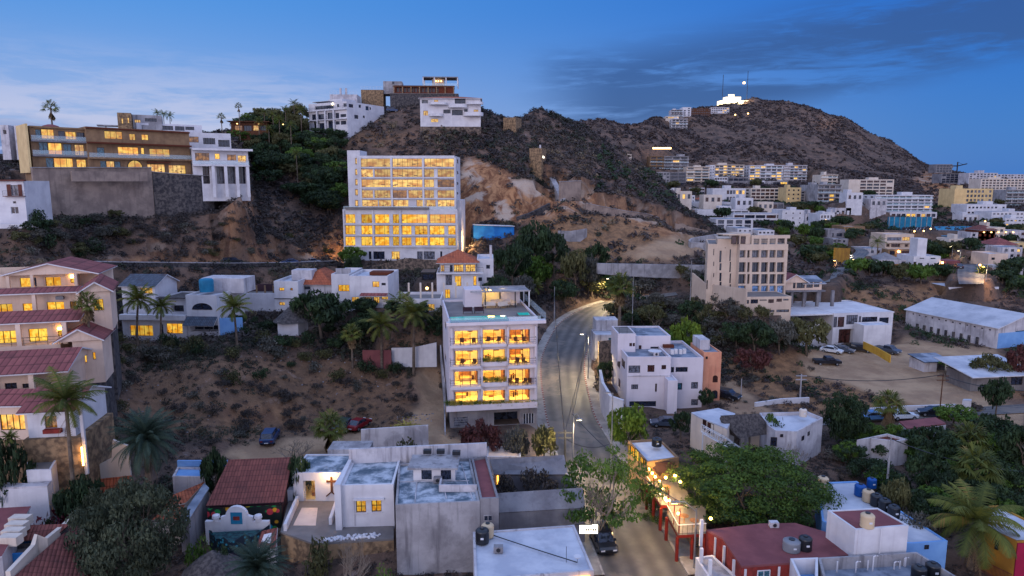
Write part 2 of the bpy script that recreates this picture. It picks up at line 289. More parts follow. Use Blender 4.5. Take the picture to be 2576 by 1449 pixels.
mat('yellowwall',(206,160,60),(184,138,50),.6,.85,.2); mat('ochre',(168,122,44),(140,98,38),.6,.85,.2); mat('magenta',(150,24,60),(130,20,52),.6,.85,.2)
mat('redpaint',(128,36,26),(104,30,22),1.5,.6,.1); mat('blackplastic',(26,28,34), rough=.35, bump=0, spec=.5); mat('beigeplastic',(196,172,140), rough=.5, bump=0)
mat('blueplastic',(24,76,144), rough=.4, bump=0); mat('greyplastic',(120,122,128), rough=.5, bump=0); mat('rubber',(18,18,20), rough=.9, bump=0)
mat('slatepurple',(58,38,44),(48,30,38),1,.8,.2)
def tiles(name, c, c2, sc=(3.2,1.4)):
 """clay roof tiles: rows of half round tiles running down the slope (object x across, y down)"""
 m = bpy.data.materials.new(name); m.use_nodes = True; g = N(m.node_tree)
 uv = g.n('ShaderNodeTexCoord').outputs['UV']; x, y, z = g.n('ShaderNodeSeparateXYZ', i_0=uv).outputs
 a = g.math('ABSOLUTE', g.math('SINE', g.math('MULTIPLY', x, sc[0]*pi)))
 r = g.math('FRACT', g.math('MULTIPLY', y, sc[1]))
 cell = g.n('ShaderNodeCombineXYZ', i_0=g.math('FLOOR', g.math('MULTIPLY', x, sc[0])), i_1=g.math('FLOOR', g.math('MULTIPLY', y, sc[1])), i_2=0.0).outputs[0]
 wn = g.n('ShaderNodeTexWhiteNoise', i_0=cell).outputs[0]
 col = g.mix(g.math('MULTIPLY', wn, .8), rgba(lin(c)), rgba(lin(c2)))
 col = g.mix(g.maprange(a, .35,.05,0,.75), col, rgba(tuple(v*.25 for v in lin(c2))))
 col = g.mix(g.maprange(r, .14,.04,0,.6), col, rgba(tuple(v*.25 for v in lin(c2))))
 st = g.maprange(g.noise(uv, .35,5,.7),.48,.66); col = g.mix(g.math('MULTIPLY', st, .45), col, rgba(lin((70,48,46))))
 b = g.n('ShaderNodeBsdfPrincipled', i_Base_Color=col, i_Roughness=.85); b.inputs['Specular IOR Level'].default_value = .2
 bp = g.n('ShaderNodeBump', i_Strength=.9, i_Distance=.06, i_Height=g.math('ADD', a, g.math('MULTIPLY', r, .5))); g.set(b, 'Normal', bp.outputs[0])
 g.n('ShaderNodeOutputMaterial', i_Surface=b.outputs[0]); M[name] = m
tiles('tilered',(126,74,66),(98,56,52)); tiles('tileorange',(176,98,68),(146,76,54)); tiles('tilepink',(142,82,78),(112,62,62),(1.5,.55)); tiles('tilegrey',(84,92,104),(60,68,80))
# ---------------------------------------------------------------- mesh writer
class MB:
 def __init__(s): s.v = []; s.f = []; s.m = []; s.ms = []; s.uv = {}
 def mi(s, m):
  if m not in s.ms: s.ms.append(m)
  return s.ms.index(m)
 def face(s, pts, m, uv=None):
  k = len(s.v); s.v += [tuple(p) for p in pts]; s.f.append(tuple(range(k, k+len(pts)))); s.m.append(s.mi(m))
  if uv: s.uv[len(s.f)-1] = uv
  return s
 def box(s, x0, y0, z0, x1, y1, z1, m='white', skip=''):
  k = len(s.v); s.v += [(x0, y0, z0),(x1, y0, z0),(x1, y1, z0),(x0, y1, z0),(x0, y0, z1),(x1, y0, z1),(x1, y1, z1),(x0, y1, z1)]
  for n, q in (('b',(3,2,1,0)),('t',(4,5,6,7)),('f',(0,1,5,4)),('r',(1,2,6,5)),('k',(2,3,7,6)),('l',(3,0,4,7))):
   if n not in skip: s.f.append(tuple(k+i for i in q)); s.m.append(s.mi(m))
  return s
 def prism(s, poly, z0, z1, m):
  k = len(s.v); n = len(poly); s.v += [(p[0], p[1], z0) for p in poly]+[(p[0], p[1], z1) for p in poly]; mm = s.mi(m)
  for i in range(n): s.f.append((k+i, k+(i+1) % n, k+n+(i+1) % n, k+n+i)); s.m.append(mm)
  s.f.append(tuple(k+n+i for i in range(n))); s.m.append(mm); s.f.append(tuple(k+n-1-i for i in range(n))); s.m.append(mm)
  return s
 def tube(s, pts, rad, m, n=8, cap=True):
  """tube along pts; rad is a number or one per point"""
  pts = [Vector(p) for p in pts]; rad = rad if hasattr(rad, '__len__') else [rad]*len(pts); mm = s.mi(m); k = len(s.v)
  ref = None
  for i, p in enumerate(pts):
   d = (pts[min(i+1, len(pts)-1)]-pts[max(i-1,0)]).normalized()
   if ref is None: ref = Vector((0,0,1)) if abs(d.z) < .9 else Vector((1,0,0))
   a = d.cross(ref).normalized(); b = d.cross(a).normalized(); ref = -b if False else ref
   for j in range(n):
    t = 2*pi*j/n; s.v.append(tuple(p+(a*cos(t)+b*sin(t))*rad[i]))
  for i in range(len(pts)-1):
   for j in range(n): s.f.append((k+i*n+j, k+i*n+(j+1) % n, k+(i+1)*n+(j+1) % n, k+(i+1)*n+j)); s.m.append(mm)
  if cap:
   s.f.append(tuple(k+j for j in range(n))[::-1]); s.m.append(mm); s.f.append(tuple(k+(len(pts)-1)*n+j for j in range(n))); s.m.append(mm)
  return s
 def lathe(s, prof, m, n=16, c=(0,0,0)):
  mm = s.mi(m); k = len(s.v)
  for r, z in prof:
   for j in range(n): t = 2*pi*j/n; s.v.append((c[0]+r*cos(t), c[1]+r*sin(t), c[2]+z))
  for i in range(len(prof)-1):
   for j in range(n): s.f.append((k+i*n+j, k+i*n+(j+1) % n, k+(i+1)*n+(j+1) % n, k+(i+1)*n+j)); s.m.append(mm)
  s.f.append(tuple(k+(len(prof)-1)*n+j for j in range(n))); s.m.append(mm)
  return s
 def build(s, name, parent=None, smooth=False, loc=None):
  me = bpy.data.meshes.new(name); me.from_pydata(s.v, [], s.f)
  for m in s.ms: me.materials.append(M[m])
  me.polygons.foreach_set('material_index', s.m)
  if s.uv:
   uvl = me.uv_layers.new(name='UVMap')
   for fi, uv in s.uv.items():
    for li, c in zip(me.polygons[fi].loop_indices, uv): uvl.data[li].uv = c
  if smooth: me.polygons.foreach_set('use_smooth',[True]*len(me.polygons))
  me.update()
  o = bpy.data.objects.new(name, me); C.objects.link(o)
  if parent: o.parent = parent
  if loc is not None: o.location = loc
  return o
def empty(name, loc, rz=0):
 o = bpy.data.objects.new(name, None); C.objects.link(o); o.location = loc; o.rotation_euler = (0,0, rz); o.empty_display_size = .5; return o
def tag(o, label=None, cat=None, group=None, kind=None):
 for k, v in (('label', label),('category', cat),('group', group),('kind', kind)):
  if v: o[k] = v
 return o
def copy_tree(o, parent=None, name=None):
 c = o.copy(); C.objects.link(c); c.parent = parent
 for ch in list(o.children): copy_tree(ch, c)
 return c
R = random.Random(5)
# ---------------------------------------------------------------- buildings
class Bld:
 """a building laid out from picture points: front left corner (x0, top yt, foot yb) at distance Y, right end x1"""
 def __init__(s, name, label, cat, x0, yt, x1, yb, Y, yaw=0, depth=10, T=D0, wall='white', group=None, pad=True, dig=5, h=None, w=None, roof='roofw', par=.5):
  s.T = T; px0, pyb = T(x0, yb); px1, _ = T(x1, yb); pxt, pyt = T(x0, yt)
  s.O = P(px0, pyb, Y); s.yaw = radians(yaw); s.D = depth; s.m = wall; s.dig = dig; s.roofm = roof; s.par = par
  s.root = empty(name, s.O, s.yaw); tag(s.root, label, cat, group); s.name = name
  s.ex = Vector((cos(s.yaw), sin(s.yaw),0)); s.ey = Vector((-sin(s.yaw), cos(s.yaw),0))
  s.w = 10; s.w = w or s.hitd(px1, pyb, 'f')[0]; s.h = h or s.hitd(px0, pyt, 'f')[2]
  s.lowm = None; s.holes = {'f': [],'l': [],'r': [],'b': []}; s.nw = 0
  e = s.O+s.ex*s.w; k = (s.O.z-CZ)/s.O.y; ty = s.O.y
  CLAMPS.append((min(s.O.x/s.O.y, e.x/e.y), max(s.O.x/s.O.y, e.x/e.y), k, max(ty*.62,295) if ty > 300 else ty*(.8 if ty < 200 else .93), ty))
  if pad: PADS.append((s.O.x, s.O.y, s.yaw, s.w, s.D, s.O.z, 4.0 if s.O.y < 300 else 9.0))
 def hitd(s, px, py, face='f', off=0):
  r = Vector(ray(px, py)); A = Vector((0,0, CZ))
  if face == 'z': t = (s.O.z+off-CZ)/r.z
  elif face in 'fb':
   t = (s.O+s.ey*(off+(s.D if face == 'b' else 0))-A).dot(s.ey)/r.dot(s.ey)
  else: t = (s.O+s.ex*(off+(s.w if face == 'r' else 0))-A).dot(s.ex)/r.dot(s.ex)
  p = A+r*t-s.O; return p.dot(s.ex), p.dot(s.ey), p.z
 def hit(s, x, y, face='f', off=0): return s.hitd(*s.T(x, y), face, off)
 def rect(s, x0, y0, x1, y1, face='f', off=0):
  a = s.hit(x0,(y0+y1)/2, face, off); b = s.hit(x1,(y0+y1)/2, face, off); xm = (x0+x1)/2
  t = s.hit(xm, y0, face, off); u = s.hit(xm, y1, face, off); k = 0 if face in 'fb' else 1
  return min(a[k], b[k]), u[2], max(a[k], b[k]), t[2]
 def pt(s, face, u, d, z):
  return {'f': (u, d, z),'b': (u, s.D-d, z),'l': (d, u, z),'r': (s.w-d, u, z)}[face]
 def fbox(s, mb, face, u0, z0, u1, z1, d0, d1, m):
  a = s.pt(face, u0, d0, z0); b = s.pt(face, u1, d1, z1)
  mb.box(min(a[0], b[0]), min(a[1], b[1]), z0, max(a[0], b[0]), max(a[1], b[1]), z1, m); return mb
 def win(s, x0, y0, x1, y1, k='dark', face='f', nx=2, ny=1, fr='frame', ft=.07, d=.18, room=False, loc=None, sill=None, off=0, name='window', arch=False, hole=True):
  u0, z0, u1, z1 = loc if loc else s.rect(x0, y0, x1, y1, face, off)
  L = s.w if face in 'fb' else s.D
  u0 = max(u0,.05); u1 = min(u1, L-.05); z0 = max(z0,-s.dig+.2); z1 = min(z1, s.h-s.par-.02)
  if u1-u0 < .1 or z1-z0 < .1: return None
  if hole:
   for q in s.holes[face]:
    if u0 < q[2] and u1 > q[0] and z0 < q[3] and z1 > q[1]: return None
   s.holes[face].append((u0, z0, u1, z1, d+.06))
  mb = MB(); w_ = .06
  s.fbox(mb, face, u0, z0, u0+w_, z1, d-.05, d+.02, fr); s.fbox(mb, face, u1-w_, z0, u1, z1, d-.05, d+.02, fr)
  s.fbox(mb, face, u0+w_, z0, u1-w_, z0+w_, d-.05, d+.02, fr); s.fbox(mb, face, u0+w_, z1-w_, u1-w_, z1, d-.05, d+.02, fr)
  for i in range(1, nx):
   c = u0+(u1-u0)*i/nx; s.fbox(mb, face, c-ft/2, z0+w_, c+ft/2, z1-w_, d-.04, d+.02, fr)
  for j in range(1, ny):
   c = z0+(z1-z0)*j/ny; s.fbox(mb, face, u0+w_, c-ft/2, u1-w_, c+ft/2, d-.035, d+.015, fr)
  if sill: s.fbox(mb, face, u0-.1, z0-.1, u1+.1, z0-.003,-.12,.06, sill)
  if not hole: s.fbox(mb, face, u0-.08, z0-.08, u1+.08, z1+.08, d+.03,-.004, fr)
  o = mb.build(name, s.root); s.nw += 1
  pb = MB(); a, b = s.pt(face, u0+.02, d, z0+.02), s.pt(face, u1-.02, d, z1-.02)
  q = [(a[0], a[1], z0+.02),(b[0], b[1], z0+.02),(b[0], b[1], z1-.02),(a[0], a[1], z1-.02)]
  pb.face(q, 'roomglass' if room else k).build('pane', o)
  if room: s.room(o, face, u0, z0, u1, z1, d+.07, room, k)
  return o
 def room(s, par, face, u0, z0, u1, z1, d, dp, k):
  mb = MB(); e = .25; A = s.pt(face, u0-e, d, z0-.02); B = s.pt(face, u1+e, d+dp, z1+.12)
  x0, x1 = sorted((A[0], B[0])); y0, y1 = sorted((A[1], B[1])); zb, zt_ = z0-.02, z1+.12
  op = {'f': 'f','b': 'k','l': 'l','r': 'r'}[face]
  mb.box(x0, y0, zb, x1, y1, zt_, 'roomwall', skip=op)
  if face == 'f':
   for q in range(len(mb.f)): pass
  o = mb.build('room', par)
  l = MB(); cx, cy = (x0+x1)/2,(y0+y1)/2
  l.box(x0+.3, y0+dp*.35, zt_-.06, x1-.3, y0+dp*.55, zt_-.02,'roomlamp'); l.build('ceiling_light', par)
  fm = MB(); w = x1-x0
  def fb(a, b, c, d, z0, z1, m='bedding'): fm.box(x0+w*a, y0+dp*b, zb+z0, x0+w*c, y0+dp*d, zb+z1, m)
  a = R.uniform(.06,.4); t = R.randint(0,2)
  if t == 0: fb(a, .5, a+.42,.93,.02,.55); fb(a-.02,.94, a+.44,.98,.02,1.3,'woodlight'); fb(a+.46,.8, a+.53,.92,.02,.6,'wood')
  elif t == 1: fb(a, .6, a+.34,.66,.7,.76,'woodlight'); fb(a+.02,.61, a+.05,.65,.02,.7,'wood'); fb(a+.29,.61, a+.32,.65,.02,.7,'wood'); fb(a+.1,.45, a+.16,.55,.02,.85,'wood'); fb(a+.22,.7, a+.28,.8,.02,.85,'wood')
  else: fb(a, .7, a+.4,.92,.02,.42); fb(a, .92, a+.4,.97,.02,.85); fb(a+.1,.5, a+.28,.6,.02,.35,'woodlight')
  if R.random() < .7: fb(.62,.985,.82,.998,1.1,1.7,'wood')
  if R.random() < .6: fb(.9,.3,.99,.98,.02,2.0,'woodlight')
  if R.random() < .6: fb(.02,.02,.12,.08,.05,2.2,'bedding')
  fm.build('furniture', par)
 def fwin(s, face, u0, z0, u1, z1, k, nx=2, fr='frame', name='window', d=.25):
  """a far window: frame bars and pane in one mesh, set back in its opening"""
  for q in s.holes[face]:
   if u0 < q[2] and u1 > q[0] and z0 < q[3] and z1 > q[1]: return None
  s.holes[face].append((u0, z0, u1, z1, d+.06)); mb = MB(); a, b = s.pt(face, u0, d, z0), s.pt(face, u1, d, z1)
  mb.face([(a[0], a[1], z0),(b[0], b[1], z0),(b[0], b[1], z1),(a[0], a[1], z1)], k)
  for i in range(nx+1):
   c = u0+(u1-u0)*i/nx; s.fbox(mb, face, max(c-.06, u0), z0, min(c+.06, u1), z1, d-.08, d-.01, fr)
  s.fbox(mb, face, u0+.06, z1-.12, u1-.06, z1, d-.075, d-.012, fr)
  return mb.build(name, s.root)
 def wins(s, rects, **k):
  for r in rects: s.win(*r[:4], **({'k': r[4]} if len(r) > 4 else {}), **({'nx': r[5]} if len(r) > 5 else {}), **k)
 def grid(s, nx, nz, u0, z0, u1, z1, fu=.6, fz=.6, k='dark', lit=0.0, face='f', litk='litfar', kinds=None, **kw):
  """nx x nz windows in the rectangle u0..u1, z0..z1 (fractions of the face)"""
  L = s.w if face in 'fb' else s.D; u0 *= L; u1 *= L; z0 *= s.h; z1 *= s.h; cu = (u1-u0)/nx; cz = (z1-z0)/nz
  for j in range(nz):
   for i in range(nx):
    a = u0+cu*(i+.5-fu/2); b = z0+cz*(j+.5-fz/2)
    kk = litk if R.random() < lit else (R.choice(kinds) if kinds else k)
    s.win(0,0,0,0, k=kk, face=face, loc=(a, b, a+cu*fu, b+cz*fz), **kw)
 def slab(s, x0, y0, x1, y1, out=1.0, m=None, name='balcony', rail=None, face='f', railh=1.0, back=0.0):
  """a slab standing out of the face; its edge is seen at the picture rectangle"""
  u0, z0, u1, z1 = s.rect(x0, y0, x1, y1, face, -out if face != 'r' else out)
  if face == 'f': u0 = max(u0,-3);
  mb = MB(); s.fbox(mb, face, u0, z0, u1, z1,-out, -.004+back, m or s.m); o = mb.build(name, s.root)
  if rail: s.rail(o, face, u0, u1, z1, out, railh, rail)
  return o
 def rail(s, par, face, u0, u1, z, out, h=1.0, kind='metal'):
  mb = MB(); mm = 'darkmetal' if kind != 'white' else 'framew'
  if kind == 'glass':
   s.fbox(mb, face, u0+.03, z+.03, u1-.03, z+h-.05,-out+.05,-out+.07,'glass'); s.fbox(mb, face, u0+.03, z+h-.05, u1-.03, z+h, -out+.03,-out+.09,'metal')
  else:
   s.fbox(mb, face, u0+.03, z+h-.05, u1-.03, z+h, -out+.03,-out+.08, mm)
   for q in (.3,.6): s.fbox(mb, face, u0+.03, z+h*q, u1-.03, z+h*q+.025,-out+.04,-out+.07, mm)
   n = max(2, int((u1-u0)/1.2));
   for i in range(n+1): c = u0+.03+(u1-u0-.1)*i/n; s.fbox(mb, face, c, z, c+.04, z+h-.05,-out+.035,-out+.075, mm)
   for c in (u0+.03, u1-.07):
    s.fbox(mb, face, c, z+h-.05, c+.04, z+h, -out+.08,-.06, mm); s.fbox(mb, face, c, z+h*.45, c+.04, z+h*.45+.03,-out+.08,-.06, mm)
  return mb.build('railing', par)
 def skin(s, mb, face, top, m=None, base=None):
  m = m or s.m; L = s.w if face in 'fb' else s.D; H = s.holes[face]; z0 = -s.dig
  us = sorted({0, L, *[h[0] for h in H], *[h[2] for h in H]}); zs = sorted({z0, top, *([s.lowm[0]] if s.lowm else []), *[h[1] for h in H], *[h[3] for h in H]})
  zs = [z for z in zs if z <= top]
  for i in range(len(us)-1):
   run = None
   for j in range(len(zs)-1):
    c = ((us[i]+us[i+1])/2,(zs[j]+zs[j+1])/2)
    if any(h[0] < c[0] < h[2] and h[1] < c[1] < h[3] for h in H): continue
    q = [s.pt(face, us[i],0, zs[j]), s.pt(face, us[i+1],0, zs[j]), s.pt(face, us[i+1],0, zs[j+1]), s.pt(face, us[i],0, zs[j+1])]
    if face in 'bl': q = q[::-1]
    mb.face(q, s.lowm[1] if s.lowm and c[1] < s.lowm[0] else m)
  for (u0, a, u1, b, d, *_) in H:
   for q in ([(u0,0, a),(u0, d, a),(u0, d, b),(u0,0, b)],[(u1,0, a),(u1, d, a),(u1, d, b),(u1,0, b)],[(u0,0, a),(u1,0, a),(u1, d, a),(u0, d, a)],[(u0,0, b),(u1,0, b),(u1, d, b),(u0, d, b)]):
    mb.face([s.pt(face, *p) for p in q], m)
 def finish(s, faces='flrb', roof=True):
  mb = MB(); t = s.h-s.par if s.par > 0 else s.h
  for f in faces: s.skin(mb, f, t)
  if s.par > 0:
   w = min(.22, s.w/5); a, b = s.h-s.par, s.h
   mb.box(0,0, a, s.w, w, b, s.m); mb.box(0, s.D-w, a, s.w, s.D, b, s.m); mb.box(0, w, a, w, s.D-w, b, s.m); mb.box(s.w-w, w, a, s.w, s.D-w, b, s.m)
  s.wall = mb.build('wall', s.root)
  if roof:
   e = .224 if s.par > 0 else -.15
   z = s.h-s.par+.03 if s.par > 0 else s.h+.004
   MB().box(e, e, z-(.25 if s.par > 0 else 0), s.w-e, s.D-e, z+(.0 if s.par > 0 else .16), s.roofm).build('roof', s.root)
  return s
 def band(s, px, py, out=.4, th=.25, u0=0, u1=None, m=None, name='floor_slab', face='f', rail=None):
  z = s.hit(px, py, face, -out if face != 'r' else out)[2]; L = s.w if face in 'fb' else s.D; u1 = L if u1 is None else u1
  mb = MB(); s.fbox(mb, face, u0, z-th, u1, z, -out, -.004, m or s.m); o = mb.build(name, s.root)
  if rail: s.rail(o, face, u0, u1, z, out, 1.0, rail)
  return o
 def absorb(s, o):
  for ch in list(o.root.children): m_ = o.root.matrix_basis.copy(); ch.parent = s.root; ch.matrix_basis = s.root.matrix_basis.inverted() @ m_ @ ch.matrix_basis
  bpy.data.objects.remove(o.root)
 def archwin(s, x0, yt, x1, yb, k='lit', name='window', frm='frame', face='f'):
  u0, z0, u1, z1 = s.rect(x0, yt, x1, yb, face); c = (u0+u1)/2; r = (u1-u0)/2; n = 12; zs = max(z1-r, z0)
  arc = [(u0, z0),(u1, z0)]+[(c+r*cos(pi*i/n), zs+(z1-zs)*sin(pi*i/n)) for i in range(n+1)]
  cc = (c, (z0+z1)/2); mb = MB()
  def ringp(sc, d): return [s.pt(face, cc[0]+(a-cc[0])*sc, d, cc[1]+(b-cc[1])*sc) for a, b in arc]
  A, B_, A2 = ringp(1.0,-.09), ringp(.9,-.09), ringp(1.0,0)
  for i in range(len(arc)): j = (i+1) % len(arc); mb.face([A[i], A[j], B_[j], B_[i]], frm); mb.face([A2[i], A2[j], A[j], A[i]], frm)
  s.fbox(mb, face, c-.05, z0+.05, c+.05, z1-.05,-.085,-.06, frm)
  o = mb.build(name, s.root); MB().face(ringp(.97,-.05), k).build('pane', o); return o
 def box(s, name, x0, y0, z0, x1, y1, z1, m=None, par=None):
  o = MB().box(x0, y0, z0, x1, y1, z1, m or s.m).build(name, par or s.root); return o
 def roofbox(s, name, x0, yt, x1, yb, dp, dy=None, m=None, z=None):
  """a box standing on the roof: its front face is seen at the rectangle"""
  z = s.h-s.par+.03 if z is None else z
  a = s.hit(x0, yb, 'z', z); b = s.hit(x1, yb, 'f', a[1]); t = s.hit(x0, yt, 'f', a[1])
  return s.box(name, a[0], a[1], z, b[0], a[1]+dp, t[2], m),(a[0], a[1], z, b[0], a[1]+dp, t[2])
 def gable(s, name, x0, y0, z0, x1, y1, zr, m='tilered', over=.4, axis='x', th=.15, par=None):
  """two sloping planes over a rectangle, ridge along axis"""
  x0 -= over; x1 += over; y0 -= over; y1 += over; mb = MB()
  if axis == 'x': c = (y0+y1)/2; A = [(x0, y0, z0),(x1, y0, z0),(x1, c, zr),(x0, c, zr)]; B = [(x1, y1, z0),(x0, y1, z0),(x0, c, zr),(x1, c, zr)]
  else: c = (x0+x1)/2; A = [(x0, y1, z0),(x0, y0, z0),(c, y0, zr),(c, y1, zr)]; B = [(x1, y0, z0),(x1, y1, z0),(c, y1, zr),(c, y0, zr)]
  for q in (A, B): slopeface(mb, q, m, th)
  o = mb.build(name, par or s.root)
  for e in ((x0+over, x1-over) if axis == 'x' else (y0+over, y1-over)):
   q = [(e, y0+over, z0),(e, y1-over, z0),(e, c, zr-th)] if axis == 'x' else [(x0+over, e, z0),(x1-over, e, z0),(c, e, zr-th)]
   MB().face(q, s.m).build('gable_wall', par or s.root)
  return o
 def hip(s, name, x0, y0, z0, x1, y1, zr, m='tilered', over=.4, ridge=None, par=None):
  x0 -= over; x1 += over; y0 -= over; y1 += over; w, d = x1-x0, y1-y0; i = min(w, d)/2
  if w >= d: r0, r1 = (x0+i, (y0+y1)/2, zr),(x1-i, (y0+y1)/2, zr); qs = [[(x0, y0, z0),(x1, y0, z0), r1, r0],[(x1, y1, z0),(x0, y1, z0), r0, r1],[(x1, y0, z0),(x1, y1, z0), r1],[(x0, y1, z0),(x0, y0, z0), r0]]
  else: r0, r1 = ((x0+x1)/2, y0+i, zr),((x0+x1)/2, y1-i, zr); qs = [[(x0, y0, z0),(x1, y0, z0), r0],[(x1, y0, z0),(x1, y1, z0), r1, r0],[(x1, y1, z0),(x0, y1, z0), r1],[(x0, y1, z0),(x0, y0, z0), r0, r1]]
  mb = MB()
  for q in qs: slopeface(mb, q, m, .14)
  return mb.build(name, par or s.root)
def slopeface(mb, q, m, th=.15, edge=None):
 """a roof plane of thickness th with tile coordinates: u along the first edge, v up the slope"""
 q = [Vector(p) for p in q]; ux = (q[1]-q[0]).normalized(); n = ux.cross(q[2]-q[1]).normalized(); uy = n.cross(ux)
 uv = [((p-q[0]).dot(ux),(p-q[0]).dot(uy)) for p in q]
 mb.face(q, m, uv); dn = n*th if n.z > 0 else -n*th
 b = [p-dn for p in q]; mb.face(b[::-1], edge or 'white')
 for i in range(len(q)): j = (i+1) % len(q); mb.face([q[i], b[i], b[j], q[j]], edge or 'white')
mat('roomwall',(240,226,186),(236,216,168),.3,.9,0); emis('roomlamp',(255,204,92),25.0)
emis('bulb',(255,190,90),30.0); emis('bulbwhite',(255,236,190),14.0); emis('glowwarm',(255,176,70),5.0); emis('signwhite',(255,246,225),3.0); emis('bulbfar',(255,205,130),6.0,'NONE')
# ---------------------------------------------------------------- ground mesh (after the buildings and roads have claimed their level pads)
def smooth01(x): x = np.clip(x, 0,1); return x*x*(3-2*x)
def apply_pads():
 global ZGRID
 for cx, cy, yaw, w, d, z, bl in PADS:
  r = max(w, d)+bl+4; sel = (np.abs(_GX-cx) < r) & (np.abs(_GY-cy) < r)
  if not sel.any(): continue
  X = _GX[sel]-cx; Y = _GY[sel]-cy; lx = X*cos(yaw)+Y*sin(yaw); ly = -X*sin(yaw)+Y*cos(yaw)
  ddx = np.maximum(np.maximum(-.8-lx, lx-w-.8),0); ddy = np.maximum(np.maximum(-.8-ly, ly-d-.8),0); q = np.hypot(ddx, ddy)
  k = 1-smooth01(q/bl); ZGRID[sel] = ZGRID[sel]*(1-k)+(z-.06)*k
 for Lp, Rp, drop, bl in STRIPS:
  c = (Lp+Rp)/2; hw = np.linalg.norm((Lp-Rp)[:, :2], axis=1)/2
  lo = np.minimum(Lp.min(0), Rp.min(0))-12; hi = np.maximum(Lp.max(0), Rp.max(0))+12
  sel = (_GX > lo[0]) & (_GX < hi[0]) & (_GY > lo[1]) & (_GY < hi[1]); X = _GX[sel]; Y = _GY[sel]
  best = np.full(X.shape, 1e9); bz = np.zeros(X.shape)
  for i in range(len(c)-1):
   a, b_ = c[i], c[i+1]; v = b_-a; t = np.clip(((X-a[0])*v[0]+(Y-a[1])*v[1])/(v[0]**2+v[1]**2+1e-9),0,1)
   q = np.hypot(X-a[0]-t*v[0], Y-a[1]-t*v[1])-(hw[i]*(1-t)+hw[i+1]*t); u = q < best; best[u] = q[u]; bz[u] = (a[2]+t*v[2])[u]
  k = 1-smooth01((best-.9)/bl); ZGRID[sel] = ZGRID[sel]*(1-k)+(bz-drop)*k
def apply_clamps():
 T_ = TG[:, None]; Yb = YG[None]
 for t0, t1, k, ya, yb in CLAMPS:
  i0, i1 = np.searchsorted(TG, (t0-.03, t1+.03)); j0, j1 = np.searchsorted(YG, (ya*.93, yb+.1))
  Y = YG[j0:j1][None]; t = TG[i0:i1][:, None]; q = np.maximum(np.maximum(t0-.003-t, t-t1-.003),0)*Y+np.maximum(ya-Y, 0)*1.2
  lim = CZ+k*Y-.10-.004*(yb-Y)+q*.7; ZGRID[i0:i1, j0:j1] = np.minimum(ZGRID[i0:i1, j0:j1], lim)
MASKS = {'bare': [],'cliff': [],'dry': [],'dark': []}     # picture polygons (display px) with Y range and softness
def inpoly(px, py, poly):
 c = np.zeros(px.shape, bool); n = len(poly)
 for i in range(n):
  x0, y0 = poly[i]; x1, y1 = poly[(i+1) % n]
  with np.errstate(divide='ignore', invalid='ignore'):
   k = ((y0 > py) != (y1 > py)) & (px < (x1-x0)*(py-y0)/((y1-y0) or 1e-9)+x0)
  c ^= k
 return c
def maskval(kind, X, Y, Z):
 px, py = proj(X, Y, Z); px = px+(fbm(X/6, Y/6,3)-.5)*34*np.clip(100/Y, .3,1); py = py+(fbm(X/6+50, Y/6,3)-.5)*24*np.clip(100/Y, .3,1); v = np.zeros(px.shape)
 for poly, y0, y1, w in MASKS[kind]: v = np.maximum(v, w*(inpoly(px, py, poly) & (Y > y0) & (Y < y1)))
 return v
